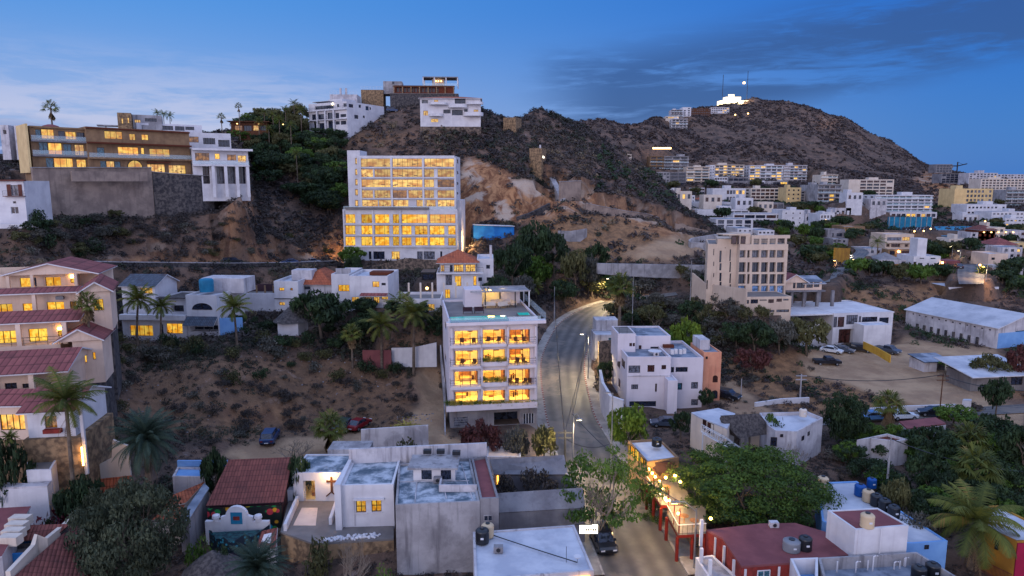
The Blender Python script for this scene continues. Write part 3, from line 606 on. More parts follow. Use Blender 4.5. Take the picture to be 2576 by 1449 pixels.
def build_ground():
 nt, ny = ZGRID.shape
 co = np.stack([_GX, _GY, ZGRID],-1).reshape(-1,3)
 i = np.arange(nt-1)[:, None]*ny+np.arange(ny-1)[None]; q = np.stack([i, i+ny, i+ny+1, i+1],-1).reshape(-1,4)
 me = bpy.data.meshes.new('ground'); me.vertices.add(len(co)); me.vertices.foreach_set('co', co.ravel())
 me.loops.add(q.size); me.loops.foreach_set('vertex_index', q.ravel()); me.polygons.add(len(q)); me.polygons.foreach_set('loop_start', np.arange(0, q.size, 4)); me.update(calc_edges=True)
 me.polygons.foreach_set('use_smooth', np.ones(len(q), bool))
 a = me.color_attributes.new('kind','FLOAT_COLOR','POINT'); c = np.ones((len(co),4), np.float32)
 for k, n in enumerate(('bare','cliff','dry')): c[:, k] = maskval(n, co[:, 0], co[:, 1], co[:, 2])
 c[:, 3] = 1
 for _ in range(2):
  g_ = c.reshape(nt, ny, 4); g_[1:-1,1:-1] = (g_[1:-1,1:-1]*2+g_[:-2,1:-1]+g_[2:, 1:-1]+g_[1:-1, :-2]+g_[1:-1,2:])/6
 a.data.foreach_set('color', c.ravel())
 o = bpy.data.objects.new('ground', me); C.objects.link(o); tag(o, kind='structure')
 m = bpy.data.materials.new('groundmat'); m.use_nodes = True; g = N(m.node_tree)
 pos = g.n('ShaderNodeNewGeometry').outputs['Position']; at = g.n('ShaderNodeAttribute', attribute_name='kind').outputs['Color']
 r_, g_, b_ = g.n('ShaderNodeSeparateColor', i_0=at).outputs
 base = g.mix(g.maprange(g.noise(pos, .09,6,.65),.38,.62), rgba(lin((80,67,60))), rgba(lin((114,91,78))))
 base = g.mix(g.maprange(g.noise(pos, .5,5,.7),.50,.68), base, rgba(lin((62,54,50))))
 base = g.mix(g.math('MULTIPLY', g.maprange(g.noise(pos, .23,6,.75,.6),.60,.68),.5), base, rgba(lin((150,138,136))))
 bare = g.mix(g.maprange(g.noise(pos, .2,6,.6),.35,.65), rgba(lin((176,146,116))), rgba(lin((150,122,98))))
 dry = g.mix(g.maprange(g.noise(pos, .6,6,.7),.38,.62), rgba(lin((150,112,80))), rgba(lin((114,86,64))))
 sp = g.n('ShaderNodeMapping', i_0=pos); sp.inputs['Scale'].default_value = (.35,.35,.06)
 cl = g.mix(g.maprange(g.noise(sp.outputs[0],1.2,7,.7,.6),.36,.60), rgba(lin((178,130,92))), rgba(lin((112,74,54))))
 cl = g.mix(g.maprange(g.noise(pos, .10,5,.6,.8),.52,.64), cl, rgba(lin((180,158,140))))
 col = g.mix(b_, base, dry); col = g.mix(g_, col, cl); col = g.mix(r_, col, bare)
 bs = g.n('ShaderNodeBsdfPrincipled', i_Base_Color=col, i_Roughness=.95); bs.inputs['Specular IOR Level'].default_value = .1
 hh = g.math('ADD', g.math('MULTIPLY', g.noise(pos, .8,6,.7),1.0), g.math('MULTIPLY', g.noise(pos, 3.0,4,.7),.3))
 bp = g.n('ShaderNodeBump', i_Strength=.7, i_Distance=.8, i_Height=hh); g.set(bs, 'Normal', bp.outputs[0])
 g.n('ShaderNodeOutputMaterial', i_Surface=bs.outputs[0]); me.materials.append(m); return o
# ---------------------------------------------------------------- large structure: the two lit apartment buildings
mat('herowhite',(206,196,200),(196,186,190),.25,.8,.1,4, streak=.12, dirtc=(150,138,136))
b = Bld('apartment_building','cream apartment block with glowing glazed bays and a rooftop pool beside the curving street','apartment building',130,530,742,1290,94,8.7,16.5, ZG, 'herowhite', roof='deck', par=.35)
hero = b; b.lowm = (b.hit(300,1160)[2],'concrete')
garage_z = b.hit(300,1168)[2]
WX = [(163,327),(360,518),(543,692)]; WY = [(610,707),(750,852),(895,994),(1037,1126)]
for i, (y0, y1) in enumerate(WY):
 for j, (x0, x1) in enumerate(WX):
  dy = (-8 if j else 0) + (-5 if j == 2 and i else 0)
  b.win(x0, y0+dy, x1, y1+dy+(-12 if i == 3 else 0),'lit', nx=3 if j != 1 else 2, room=3.2, d=.25)
b.win(440,1180,625,1285,'dark', nx=1, name='garage_opening', d=2.5, fr='concrete')
b.win(157,1216,258,1300,'grey', nx=1, ny=5, fr='metal', name='garage_door')
b.win(645,1190,722,1272,'dark', nx=4, fr='framew', name='entrance_grille')
for y in (545,770,935): b.win(92, y, 104, y+62,'dark', face='l', nx=1, loc=None)
b.finish()
for i, y in enumerate((712,860,1004)):
 b.slab(132, y+2,350, y+20,1.3, rail='metal', m='herowhite'); b.slab(540, y-6,738, y+12,1.3, rail='metal', m='herowhite')
 if i == 0: b.slab(352, y-8,530, y+12,1.0, rail='metal', m='herowhite')
 else: b.slab(352, y-38+8,530, y, .55, m='herowhite', name='planter')
pl = b.slab(105,1128,745,1166,.9, m='herowhite', name='planter')
for x in (140,350,535,728): u = b.hit(x, 600)[0]; b.box('fin', u-.15,-.5,4.4, u+.15,-.004, b.h-1.2,'herowhite')
u0 = b.hit(130,1300)[0]; b.box('garage_facing',-.02,-.06,-3, b.w+.02,-.002,0.01,'concrete')
# roof slab, pool, parapets of glass, pergola
H = b.h
b.box('roof_slab',-.3,-1.2, H-.75, b.w+1.0,-.004, H-.3,'herowhite')
b.box('pool',.3,-.9, H-.29,8.3,1.5, H+.05,'poolwall') if 'poolwall' in M else None
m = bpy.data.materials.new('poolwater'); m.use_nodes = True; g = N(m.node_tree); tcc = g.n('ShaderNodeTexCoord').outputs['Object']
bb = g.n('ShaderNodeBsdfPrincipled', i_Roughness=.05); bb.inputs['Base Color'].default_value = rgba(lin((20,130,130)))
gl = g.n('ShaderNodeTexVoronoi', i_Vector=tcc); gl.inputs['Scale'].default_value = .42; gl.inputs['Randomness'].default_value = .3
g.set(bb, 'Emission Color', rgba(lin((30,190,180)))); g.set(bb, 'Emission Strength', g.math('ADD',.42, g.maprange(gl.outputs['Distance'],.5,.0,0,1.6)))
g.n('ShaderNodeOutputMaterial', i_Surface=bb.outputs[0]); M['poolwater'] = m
pm = MB().box(.2,-1.1, H-.28,8.4,1.6, H+.02,'tealblue').box(.35,-.95, H+.021,8.25,1.45, H+.05,'poolwater').build('pool', b.root)
MB().box(10.2,1.3, H-.28,12.0,3.3, H+.02,'deck').box(10.3,1.4, H+.021,11.9,3.2, H+.05,'poolwater').build('spa', b.root)
gp = MB().box(-.05,-1.15, H-.25,13.0,-1.12, H+.35,'glass').box(b.w+.95,-1.1, H-.25, b.w+.98,16, H+.75,'glass').box(-.06,-1.16, H+.35,13.0,-1.11, H+.38,'metal').build('glass_parapet', b.root)
b.box('side_parapet',0,1.7, H-.004,.25,16.5, H+.7,'herowhite'); b.box('stair_housing',3.2,10.5, H-.3,5.9,14.3, H+2.5,'herowhite')
lm = MB().box(5.905,13.2, H-.28,9.2,13.3, H+2.19,'roomwall').box(9.2,13.0, H-.28,12.3,13.3, H+1.6,'herowhite').build('lit_wall', b.root)
pg = MB()
pg.box(7.4,9.6, H+2.25,13.3,14.3, H+2.33,'concretelight')
for i in range(5): pg.box(4.2+i*.66,9.6, H+2.25,4.2+i*.66+.2,14.4, H+2.33,'concretelight')
pg.box(4.0,9.4, H+2.2,13.4,9.6, H+2.41,'concretelight').box(4.0,14.4, H+2.2,13.4,14.6, H+2.41,'concretelight')
for x, y in ((6.2,9.4),(10.9,9.4),(13.1,9.4),(13.1,14.3),(9.0,13.0)): pg.box(x, y, H-.28, x+.16, y+.16, H+2.2,'framew' if x > 12 else 'darkmetal')
pg.build('pergola', b.root)
b.box('soffit_lamp',7.0,11.6, H+2.14,8.0,12.2, H+2.19,'roomlamp')
# tower
b = Bld('apartment_tower','tall white ten level apartment tower with rows of yellow lit glass bays below the hill','apartment building',870,640,1483,1310,196,-2,15, ZB, 'white', roof='roofgrey', par=.6)
tower = b
for y0, y1 in ((658,712),(727,777),(793,843),(862,912)):
 for x0, x1, n in ((875,1065,5),(1078,1270,6),(1283,1476,5)):
  if y0 in (727,862) and x0 == 875: b.win(x0, y0,952, y1,'litpale', nx=2); b.win(962, y0, x1, y1,'litpale', nx=5)
  elif x0 == 1283 and y0 > 700: b.win(x0, y0,1345, y1,'litpale', nx=2); b.win(1368, y0, x1, y1,'litpale' if y0 != 793 else 'litdim', nx=4)
  elif y0 == 862 and x0 == 1078: b.win(x0, y0,1170, y1,'litdim', nx=3); b.win(1180, y0, x1, y1,'litpale', nx=3)
  else: b.win(x0, y0, x1, y1,'litpale', nx=n)
for x0, x1, n in ((880,985,3),(990,1070,3),(1083,1180,3),(1232,1290,2),(1295,1355,2),(1370,1482,4)): b.win(x0,925, x1,968,'litpale', nx=n)
for y0, y1 in ((665,690),(740,760),(810,828),(875,890)): b.win(1492, y0,1502, y1,'dark', face='r', nx=1)
b.finish()
for y in (713,779,845,914): b.slab(868, y, 1483, y+7,.5, name='floor_slab')
for x in (871,1071,1275,1480): u = b.hit(x, 700)[0]; z = b.hit(x, 968)[2]; b.box('fin', u-.25,-.45, z, u+.25,-.004, b.h-.5)
for f, (y0, y1, m) in {}.items(): pass
u = b.hit(792,600,'f',2)[0]; z0 = b.hit(792,970)[2]
b.box('stair_tower', u, .8, z0, u+(b.hit(868,600,'f',1)[0]-u),9, b.hit(792,606,'f',1)[2])
us = b.hit(792,600,'f',.8)[0]
for y0 in (655,725,790,855,925):
 a = b.rect(838, y0,858, y0+40,'f',.8); o = MB().box(a[0],.70, a[1], a[2],.796, a[3],'tan').build('window', b.root); MB().box(a[0]+.15,.66, a[1]+.2, a[2]-.15,.697, a[3]-.2,'litpale').build('pane', o)
# lower, wider block in front
lw = Bld('lower_block', None, None, 768,985,1495,1312,192,-2,3.2, ZB, 'white', roof='deck', par=.3)
for (x0, x1, n) in ((770,838,3),(872,948,3),(960,1057,3),(1075,1120,2)):
 for y0, y1 in ((1017,1074),(1090,1147),(1162,1219)): lw.win(x0+5, y0, x1, y1,'lit', nx=n)
for (x0, x1, n, y0, y1) in ((1137,1303,5,1017,1074),(1318,1483,5,1017,1074),(1139,1200,2,1092,1148),(1222,1303,3,1092,1148),(1318,1412,3,1092,1148),(1436,1483,1,1092,1148),(1139,1200,2,1166,1218),(1225,1305,3,1166,1218),(1318,1412,3,1166,1218),(1436,1485,2,1169,1219)): lw.win(x0, y0, x1, y1,'lit', nx=n)
for (x0, x1, k) in ((925,942,'dark'),(955,1027,'dark'),(1072,1124,'litpale'),(1236,1272,'grey'),(1278,1350,'grey'),(1385,1398,'dark')): lw.win(x0,1256, x1,1306, k, nx=3 if x1-x0 > 40 else 1)
lw.finish()
for y in (1077,1150,1222): lw.slab(768, y, 1495, y+9,.45, name='floor_slab')
for x in (768,955,1130,1310,1492): u = lw.hit(x, 1100)[0]; lw.box('fin', u-.22,-.42, lw.hit(x, 1222)[2], u+.22,-.004, lw.h-.3)
lw.slab(770,972,1310,985,.8, m='deck', name='terrace_edge'); lw.box('terrace_rail',.2,.1, lw.h, lw.w-.2,.16, lw.h+.9,'glass')
for ch in list(lw.root.children):
 mw = lw.root.matrix_basis.copy(); ch.parent = b.root; ch.matrix_basis = b.root.matrix_basis.inverted() @ lw.root.matrix_basis @ ch.matrix_basis
bpy.data.objects.remove(lw.root)
for s_ in (0,):
 b.box('side_wing', b.w, 2,-4, b.w+1.6,13, b.hit(1500,925,'f',2)[2]); b.box('side_balcony', lw.hit(745,1100)[0]+0,1, lw.hit(745,1130)[2],-4.3,4, lw.hit(745,1075)[2],'white')
# ---------------------------------------------------------------- left: hillside villas and retaining walls
b = Bld('villa_block','tan terraced villa block with teal shutters on the concrete retaining wall','villa',460,285,1222,870,151,45,9, ZQ, 'tan', roof='roofgrey')
b.wins([(490,335,565,455,'teal',1),(572,335,745,465,'lit',2),(805,358,895,465,'dark',1),(905,368,1048,475,'lit',3),(1065,380,1212,495,'dark',2),
  (540,512,660,670,'teal',2),(668,525,855,680,'lit',2),(878,540,988,685,'teal',1),(1035,548,1160,695,'litpale',2),(1185,580,1212,680,'lit',1),
  (635,730,740,880,'teal',1),(748,735,1010,890,'lit',3),(1060,752,1190,895,'lit',2)])
b.finish(); b.band(520,480,.9,.35, rail='glass', m='concrete'); b.band(560,685,.9,.35, rail='glass', m='concrete'); b.band(465,290,.5,.25, m='tan', name='cornice')
b.box('side_wall',-.9,-1.2,-1,-.5, b.D, b.h+.3,'tanyellow'); MB().lathe([(2.2,0),(2.1,.5),(1.5,1.0),(.6,1.3),(.05,1.35)],'roofred',14,(5,5, b.h-.5)).build('dome', b.root)
b = Bld('terraced_villa','brown stepped villa with terracotta eaves and a glowing arched window','villa',690,398,1480,742,157.6,45,9, ZA, 'tan', roof='roofgrey')
b.wins([(808,435,945,494,'lit',3),(1000,455,1047,503,'lit',2),(1095,460,1147,503,'lit',2),(912,557,1070,620,'lit',4),(1090,562,1115,612,'lit',1),(1157,572,1312,630,'lit',3),
  (777,664,822,742,'teal',1),(824,666,885,744,'litpale',2),(888,668,934,744,'teal',1),(1140,690,1275,752,'litpale',5),(1305,697,1435,762,'litpale',4),(750,560,808,625,'teal',1)])
b.finish(); b.archwin(982,657,1102,750)
b.band(700,402,.7,.3, m='tileorange', name='eaves'); b.band(840,520,1.3,.35, m='tileorange', name='eaves'); b.band(940,640,1.2,.35, m='tan', name='terrace_edge', rail='glass')
u0 = b.hit(1135,680)[0]; MB().box(u0,-1.2, b.hit(1140,672)[2]-.2, u0+5,-.004, b.hit(1140,672)[2]+.1,'tileorange').build('awning', b.root)
# white house with columns
b = Bld('columned_house','white modern house on tall square columns beside the curved stone wall','house',1500,565,1930,850,171,28,11, ZA, 'white', roof='deck', pad=False, dig=4)
b.wins([(1508,602,1617,665,'litdim',4),(1660,607,1698,650,'lit',1),(1755,615,1825,660,'litdim',2),(1838,622,1902,676,'litpale',2)])
zb = b.hit(1560,700)[2]
for x0, x1, k in ((1568,1622,'brown'),(1675,1735,'grey'),(1758,1820,'grey'),(1842,1900,'dark')): b.win(x0,705, x1,840, k, nx=2, d=2.2, fr='framebr')
b.finish(); b.band(1500,690,1.4,.4, rail='glass', name='balcony'); b.band(1370,560,1.5,.5, name='roof_slab', u1=b.w+1)
for x in (1645,1742,1830,1912): u = b.hit(x, 700,'f',-1.3)[0]; b.box('column', u-.35,-1.4,-3, u+.35,-.75, zb-.05)
c = Bld('x', None, None, 1172,432,1790,600,181,30,10, ZA, 'white', pad=False, roof='roofw'); c.wins([(1255,483,1308,520,'litdim',2),(1357,480,1378,523,'dark',1),(1415,475,1535,520,'litdim',3),(1570,487,1663,535,'dark',5),(1687,502,1775,555,'dark',4),(1175,487,1220,508,'dark',2)]); c.finish(); b.absorb(c)
c = Bld('x', None, None, 1060,368,1565,470,190,32,9, ZA, 'white', pad=False, roof='roofw'); c.wins([(1095,388,1168,430,'grey',3),(1222,378,1337,424,'dark',4),(1352,380,1425,430,'dark',3),(1432,392,1500,425,'dark',3)]); c.finish(); b.absorb(c)
# stone tower house behind
b = Bld('stone_tower_house','small stone tower house with slit windows behind the brown villa','house',915,290,1022,430,186,25,6, ZA, 'stonewarm', pad=False)
b.wins([(938,335,952,375,'litpale',1),(984,330,998,372,'litpale',1),(962,340,969,348,'litpale',1)]); b.finish()
c = Bld('x', None, None, 1030,305,1255,400,190,25,8, ZA, 'concretelight', pad=False); c.wins([(1040,345,1085,368,'litpale',3),(1120,335,1210,360,'dark',3)]); c.finish(); b.absorb(c)
MB().box(-5,1, b.h-3.5,-.01,4, b.h-3.2,'concretelight').tube([(-3,2, b.h-9),(-3,2, b.h-3.5)],.15,'concretelight').build('canopy', b.root)
for x0, x1, yt, lab in ((15,130,275,'grey white flat roofed house at the picture edge behind the white shuttered house'),(210,425,280,'pale boxy house between the edge house and the tan villa block')):
 b = Bld('flat_roofed_house', lab, 'house', x0, yt, x1,470,172,8,8, ZQ, 'whiteold', pad=False); b.wins([(x0+30, yt+70, x0+75, yt+125,'dark',2)]); b.finish()
b = Bld('shuttered_house','white house with brown shutters and a small balcony below the garden steps','house',-140,1045,385,1660,134,6,9, ZQ, 'white', roof='roofw')
b.win(155,1105,250,1250,'grey', nx=2); b.win(180,1328,222,1358,'dark', nx=1); b.win(150,1405,255,1500,'dark', nx=2, fr='framew'); b.finish()
for x0, x1 in ((96,152),(252,304)): a = b.rect(x0,1095, x1,1252,'f',-.05); b.box('shutter', a[0],-.08, a[1], a[2],-.004, a[3],'framebr')
b.band(70,1255,.8,.12, u0=b.hit(70,1250)[0], u1=b.hit(360,1250)[0], rail='metal', name='balcony', m='framebr'); b.band(0,1030,.5,.3, u0=-.5, u1=b.w+.5, m='framebr', name='eaves')
b.band(0,1640,1.5,.9, u1=b.w+2, name='terrace')
mat('concretewarm',(150,132,120),(124,108,100),.35,.9,.4,5, streak=.5, dirt=.35, dirtc=(88,78,76))
def wall_run(name, label, cat, pts, top, thick=.5, m='stone', cap=None, group=None, base=6, clamp=True):
 """a wall along world points with its top at each point's z + top"""
 o = empty(name, pts[0]); tag(o, label, cat, group, 'thing'); mb = MB()
 if clamp:
  for a_, b_ in zip(pts[:-1], pts[1:]): CLAMPS.append((min(a_[0]/a_[1], b_[0]/b_[1]), max(a_[0]/a_[1], b_[0]/b_[1]), min((a_[2]-CZ)/a_[1],(b_[2]-CZ)/b_[1]), min(a_[1], b_[1])*.9, max(a_[1], b_[1])))
 cb = MB(); o0 = Vector(pts[0])
 q = [Vector(p)-o0 for p in pts]; n = len(q); nr = []
 for i in range(n):
  d = (q[min(i+1, n-1)]-q[max(i-1,0)]); d.z = 0; d.normalize(); nr.append(Vector((-d.y, d.x, 0))*thick)
 tp = top if hasattr(top, '__len__') else [top]*n
 for i in range(n-1):
  a, c = q[i], q[i+1]; ta, tc = Vector((0,0, tp[i])), Vector((0,0, tp[i+1])); dn = Vector((0,0,-base))
  A = [a+dn, c+dn, c+tc, a+ta]; B_ = [a+nr[i]+dn, c+nr[i+1]+dn, c+nr[i+1]+tc, a+nr[i]+ta]
  mb.face(A, m); mb.face(B_[::-1], m); mb.face([A[3], A[2], B_[2], B_[3]], m)
  if i == 0: mb.face([A[0], A[3], B_[3], B_[0]], m)
  if i == n-2: mb.face([A[1], B_[1], B_[2], A[2]], m)
  if cap:
   e = Vector((0,0,.012)); f = Vector((0,0,.16)); k1 = nr[i]*.25; k2 = nr[i+1]*.25
   L = [a+ta-k1, c+tc-k2, c+tc+nr[i+1]+k2, a+ta+nr[i]+k1]; cb.face([p+f for p in L], cap); cb.face([L[0]+e, L[1]+e, L[1]+f, L[0]+f], cap); cb.face([L[2]+e, L[3]+e, L[3]+f, L[2]+f], cap);
   if i == 0: cb.face([L[0]+e, L[0]+f, L[3]+f, L[3]+e], cap)
   if i == n-2: cb.face([L[1]+e, L[2]+e, L[2]+f, L[1]+f], cap)
 mb.build('masonry', o)
 if cap: cb.build('coping', o)
 return o
wall_run('retaining_wall','huge board marked concrete retaining wall under the lit tan villas','retaining wall',[P(94,548,147.7), P(390,540,166)],[10.6,11.2],1.2,'concretewarm', cap='concretelight')
pts = [P(391,541,166.2), P(430,543,167.0), P(470,541,168.6), P(510,536,171.5), P(540,528,175), P(552,518,180)]
wall_run('stone_retaining_wall','curved speckled stone retaining wall beside the concrete one','retaining wall', pts, [10.3,10.2,9.8,9.2,8.5,7.5],1.0,'stonedark', cap='concretelight')
a, c = P(175,433,149), P(350,432,161); o = MB().face([a, c, c+Vector((0,0,-2)), a+Vector((0,0,-2))],'concretelight').build('x'); bpy.data.objects.remove(o)
wall_run('planter_wall','long pale concrete planter beam across the top of the big retaining wall','planter',[P(182,455,151.2), P(372,455,163)],2.1,.8,'concretewarm', base=.1)
# upper road with its stone wall
UL = [(195,665,133),(300,667,139),(430,668,147),(590,669,157),(720,667,171),(850,662,190)]
L_ = np.array([P(*p) for p in UL]); off = np.array([(-.45,.9,0)]*len(UL))*6.5; STRIPS.append((L_+off, L_, .12,4))
upper_road = (L_, L_+off)
wall_run('road_wall','long grey stone wall with a white coping carrying the upper road above the white houses','wall',[Vector(p)+Vector((.3,-.7,-.1)) for p in L_],.75,.5,'stonedark', cap='concretelight', base=7)
pts = [P(858,676,187), P(900,672,186.5), P(960,668,186), P(1000,657,185), P(1030,652,185), P(1065,656,185), P(1105,657,185)]
wall_run('terrace_wall','humped stone terrace wall just below the tall apartment tower','wall', pts, .3,.6,'stone', base=6)
# ---------------------------------------------------------------- pink villas, stepped down the slope
def villa(label, x0, yt, x1, yb, Y, yaw, D, T, wins, roofs, ridge=1.6, name='villa'):
 b = Bld(name, label, 'villa', x0, yt, x1, yb, Y, yaw+(24 if name == 'villa_wing' else 12), D, T, 'pinkcream', roof='roofred', par=.0, pad=False, dig=3)
 b.wins(wins); b.finish(roof=False); b.box('stone_base',-.05,.05,-12, b.w-.1, b.D-.5,-3.0,'stonedark'); return b
b = villa('uppermost pink villa with a red tiled roof and two lit sliding doors',-420,250,612,520,88,4,9, ZE, [(-200,262,-90,345,'lit',2),(155,262,240,346,'lit',1),(352,255,472,344,'lit',2),(543,268,576,303,'lit',1),(243,262,283,350,'dark',1)], None)
b.gable('roof', b.hit(40,200)[0],-1.3, b.h-.05, b.w+2.8, b.D-2, b.h+1.5,'tilepink',.5, axis='y'); b.band(0,350,1.6,.9, name='balcony', u1=b.w+.3)
for x in (65,252,590): u = b.hit(x, 300,'f',-1.3)[0]; b.box('column', u-.18,-1.5, b.hit(0,350,'f',-1.4)[2], u+.18,-1.15, b.h-.06)
b.box('side_room', b.w, 1.5,-5, b.w+2.5,8, b.h-.3)
b.box('wall_lamp', b.hit(556,240)[0]-.15,-.25, b.hit(556,262)[2], b.hit(556,240)[0]+.15,-.01, b.hit(556,240)[2],'bulb')
z = b.hit(600,400)[2];
v1 = b
b = villa('second pink villa down with three bright windows under long red eaves',-420,392,635,700,83.5,4,7, ZE, [(-200,462,-100,545,'lit',2),(-40,465,98,548,'lit',3),(176,460,250,530,'lit',1),(363,448,497,532,'lit',2),(543,444,598,530,'litdim',2)], None)
b.gable('roof',0,-1.2, b.h-.04, b.w, 2.2, b.h+.45,'tilepink',.4); b.band(0,545,1.4,.8, name='balcony')
b.box('air_conditioner', b.hit(437,400)[0],-.5, b.hit(437,428)[2], b.hit(497,400)[0],-.01, b.hit(437,403)[2],'greyplastic')
for x in (270,610): u = b.hit(x, 480,'f',-1.2)[0]; b.box('column', u-.2,-1.4, b.hit(0,545,'f',-1.4)[2], u+.2,-1.0, b.h-.05)
b = villa('pink side wing with one tall lit window behind the fan palm',642,372,862,516,84,2,8, ZE, [(722,428,800,516,'lit',2)], None, name='villa_wing')
b.gable('roof',0,-.3, b.h-.03, b.w, b.D, b.h+1.3,'tilepink',.5, axis='y')
b = villa('third pink villa down with a lit terrace and a wall lamp above the red roof',-420,618,522,960,79,4,8, ZE, [(-200,670,-90,770,'lit',2),(-30,672,132,770,'lit',3),(222,655,368,756,'lit',2),(446,662,487,712,'lit',1),(160,668,172,760,'lit',1)], None)
b.gable('roof',0,-1.2, b.h-.05, b.w+1.8,4.6, b.h+.9,'tilepink',.5); b.band(0,800,1.6,1.0, name='balcony', rail='metal')
for x in (147,503): u = b.hit(x, 700,'f',-1.4)[0]; b.box('column', u-.25,-1.6, b.hit(0,800,'f',-1.5)[2], u+.25,-1.2, b.h-.06)
b.box('wall_lamp', b.hit(465,640)[0]-.2,-.25, b.hit(465,662)[2], b.hit(465,640)[0]+.2,-.01, b.hit(465,645)[2],'bulb'); b.box('side_room', b.w, 1.5,-5, b.w+2.6,8, b.h-.2)
b.win(13,892,145,940,'brown', nx=4) if False else None
b = villa('small pink wing with a vine covered doorway above the stone tank',570,748,802,900,79.5,-4,6, ZE, [(650,862,672,920,'lit',1),(715,838,740,895,'lit',1)], None, name='villa_wing')
b.gable('roof',-1.5,-.3, b.h-.05, b.w, b.D, b.h+1.5,'tilepink',.4, axis='y')
b = villa('low pink villa with dim windows under a broad red tiled roof',-420,1010,270,1400,70.5,3,9, ZE, [(-60,1070,0,1140,'dark',1),(38,1075,132,1142,'dark',2),(175,1080,232,1150,'dark',2)], None)
b.gable('roof',0,-1.2, b.h-.05, b.w+3.8,8, b.h+1.5,'tilepink',.5); b.band(0,1150,1.3,1.0, name='balcony'); b.box('side_room', b.w, 2,-6, b.w+3.4,8.5, b.h-.1)
for x in (-150,250): u = b.hit(x, 1100,'f',-1.2)[0]; b.box('column', u-.25,-1.4, b.hit(0,1150,'f',-1.5)[2], u+.25,-1.0, b.h-.06)
b = Bld('villa','lowest pink villa with a glowing restaurant window over a stone base','villa',-420,1232,232,1520,66.5,3,7, ZE, 'pinkcream', par=0, pad=False, dig=9)
b.box('stone_base',-.1,-.25,-9, b.w+.15,6,-.05,'stonewarm'); b.wins([(-200,1320,-30,1430,'lit',3),(0,1318,192,1440,'lit',4)]); b.finish(roof=False); b.gable('roof',0,-.8, b.h-.05, b.w, 3.5, b.h+1.0,'tilepink',.4)
b = Bld('white_wing','white wing with a flower box window above a stone base beside the coconut palm','house',225,1285,590,1500,64.5,8,7, ZE, 'white', par=0, roof='roofred', pad=False, dig=5)
b.win(345,1330,440,1425,'litdim', nx=2, fr='framebr'); b.finish(roof=False); b.gable('roof',0,-.4, b.h-.05, b.w, b.D, b.h+1.4,'tilepink',.5, axis='x'); b.band(350,1440,.5,.4, u0=b.hit(345,1400)[0], u1=b.hit(480,1400)[0], m='brickred', name='flower_box')
b.box('stone_base',-.3,-.5,-7, b.w+.6, b.D, -.02,'stonewarm'); b.box('porch_post', b.w+.6,-.3,-4, b.w+.9,0, b.h+2.5); b.box('neon_strip', b.w+.75,-.9,-2.8, b.w+.85,-.8,-.9,'bulb')
# ---------------------------------------------------------------- white houses on the middle slope
b = Bld('white_house','white two storey house with an arched loggia and blue roof tank behind two coconut palms','house',955,545,1455,745,116,-4,10, ZE, 'white')
b.wins([(985,490,1075,548,'dark',2),(1085,490,1180,548,'dark',2),(1005,630,1182,712,'lit',5),(1287,616,1410,694,'lit',3),(1243,622,1262,698,'dark',1)]); b.finish()
u = b.hit(955,400)[0]; zt_ = b.hit(1000,410)[2]
c = Bld('x', None, None, 957,325,1212,560,119,-4,7, ZE, 'white', pad=False, par=0); c.win(1083,340,1178,385,'litpale', nx=3); c.finish(roof=False); c.gable('roof',0,0, c.h-.04, c.w, c.D, c.h+1.7,'tilegrey',.4); b.absorb(c)
c = Bld('x', None, None, 1245,415,1470,560,118,-4,7, ZE, 'white', pad=False, par=.2, roof='thatch'); c.win(1320,475,1420,528,'dark', nx=3, d=1.2); c.finish(); c.band(1250,415,1.2,.2, m='thatch', name='awning'); b.absorb(c)
b.band(960,548,.7,.9, name='balcony')
c = Bld('x', None, None, 1455,395,1692,705,115,-4,10, ZE, 'white', pad=True, par=.4); c.win(1470,628,1690,678,'dark', nx=3, d=1.5, fr='framew'); c.finish(); c.archwin(1484,458,1640,508,'dark')
sl = MB(); a0 = c.hit(1455,560,'f',-1.6); a1 = c.hit(1692,560,'f',-1.6); slopeface(sl, [(0,-1.7, c.hit(1500,635,'f',-1.7)[2]),(c.w, -1.7, c.hit(1500,635,'f',-1.7)[2]),(c.w, 0, c.hit(1500,560)[2]),(0,0, c.hit(1500,560)[2])],'tilegrey',.12); sl.build('porch_roof', c.root)
c.box('parapet_block',.2,5, c.h-.4,8,9.5, c.h+2.2,'whiteold')
b.absorb(c)
wall_run('garden_wall','short blue painted courtyard wall right of the arched white house','wall',[P(552,838,115), P(612,836,117)],2.6,.3,'bluepale')
b = Bld('long_white_house','long low white garden wing with a roof terrace of posts','house',0,345,355,470,129,-2,8, ZF, 'white', roof='deck'); b.wins([(40,395,70,430,'dark',1)]); b.finish()
for i in range(7): b.box('terrace_post',2.5+i*1.6,1+.1*i, b.h-.4,2.75+i*1.6,1.25+.1*i, b.h+1.3,'tan')
b.box('terrace_screen',2.2,5, b.h-.4,14,5.3, b.h+1.0,'slatepurple')
b = Bld('white_house','white cube house with small square lit windows left of the orange hip roof','house',352,262,520,470,128,-3,9, ZF, 'white')
b.wins([(380,308,415,330,'lit',2),(458,310,475,328,'litdim',1),(380,410,420,433,'litpale',2),(458,412,480,432,'litpale',1)]); b.finish(); b.band(352,383,.15,.12, m='darkmetal'); b.box('roof_room',2,4, b.h-.4,6,7, b.h+1.6,'whiteold')
b = Bld('hip_roofed_house','low round house with an orange tiled hip roof between the white cube houses','house',520,285,755,470,131,-2,10, ZF, 'whiteold', par=0, roof='roofw'); b.wins([(535,300,600,320,'dark',3)]); b.finish(roof=False); b.hip('roof',0,0, b.h-.03, b.w, b.D, b.h+2.6,'tileorange',.4)
b = Bld('white_house','white cube house with a wide lit window behind the big dark tree','house',755,212,880,470,127,-2,10, ZF, 'white'); b.wins([(795,288,873,334,'lit',3)]); b.finish(); b.box('roof_screen',.3,2, b.h-.4, b.w-.3,2.3, b.h+.8,'concretelight')
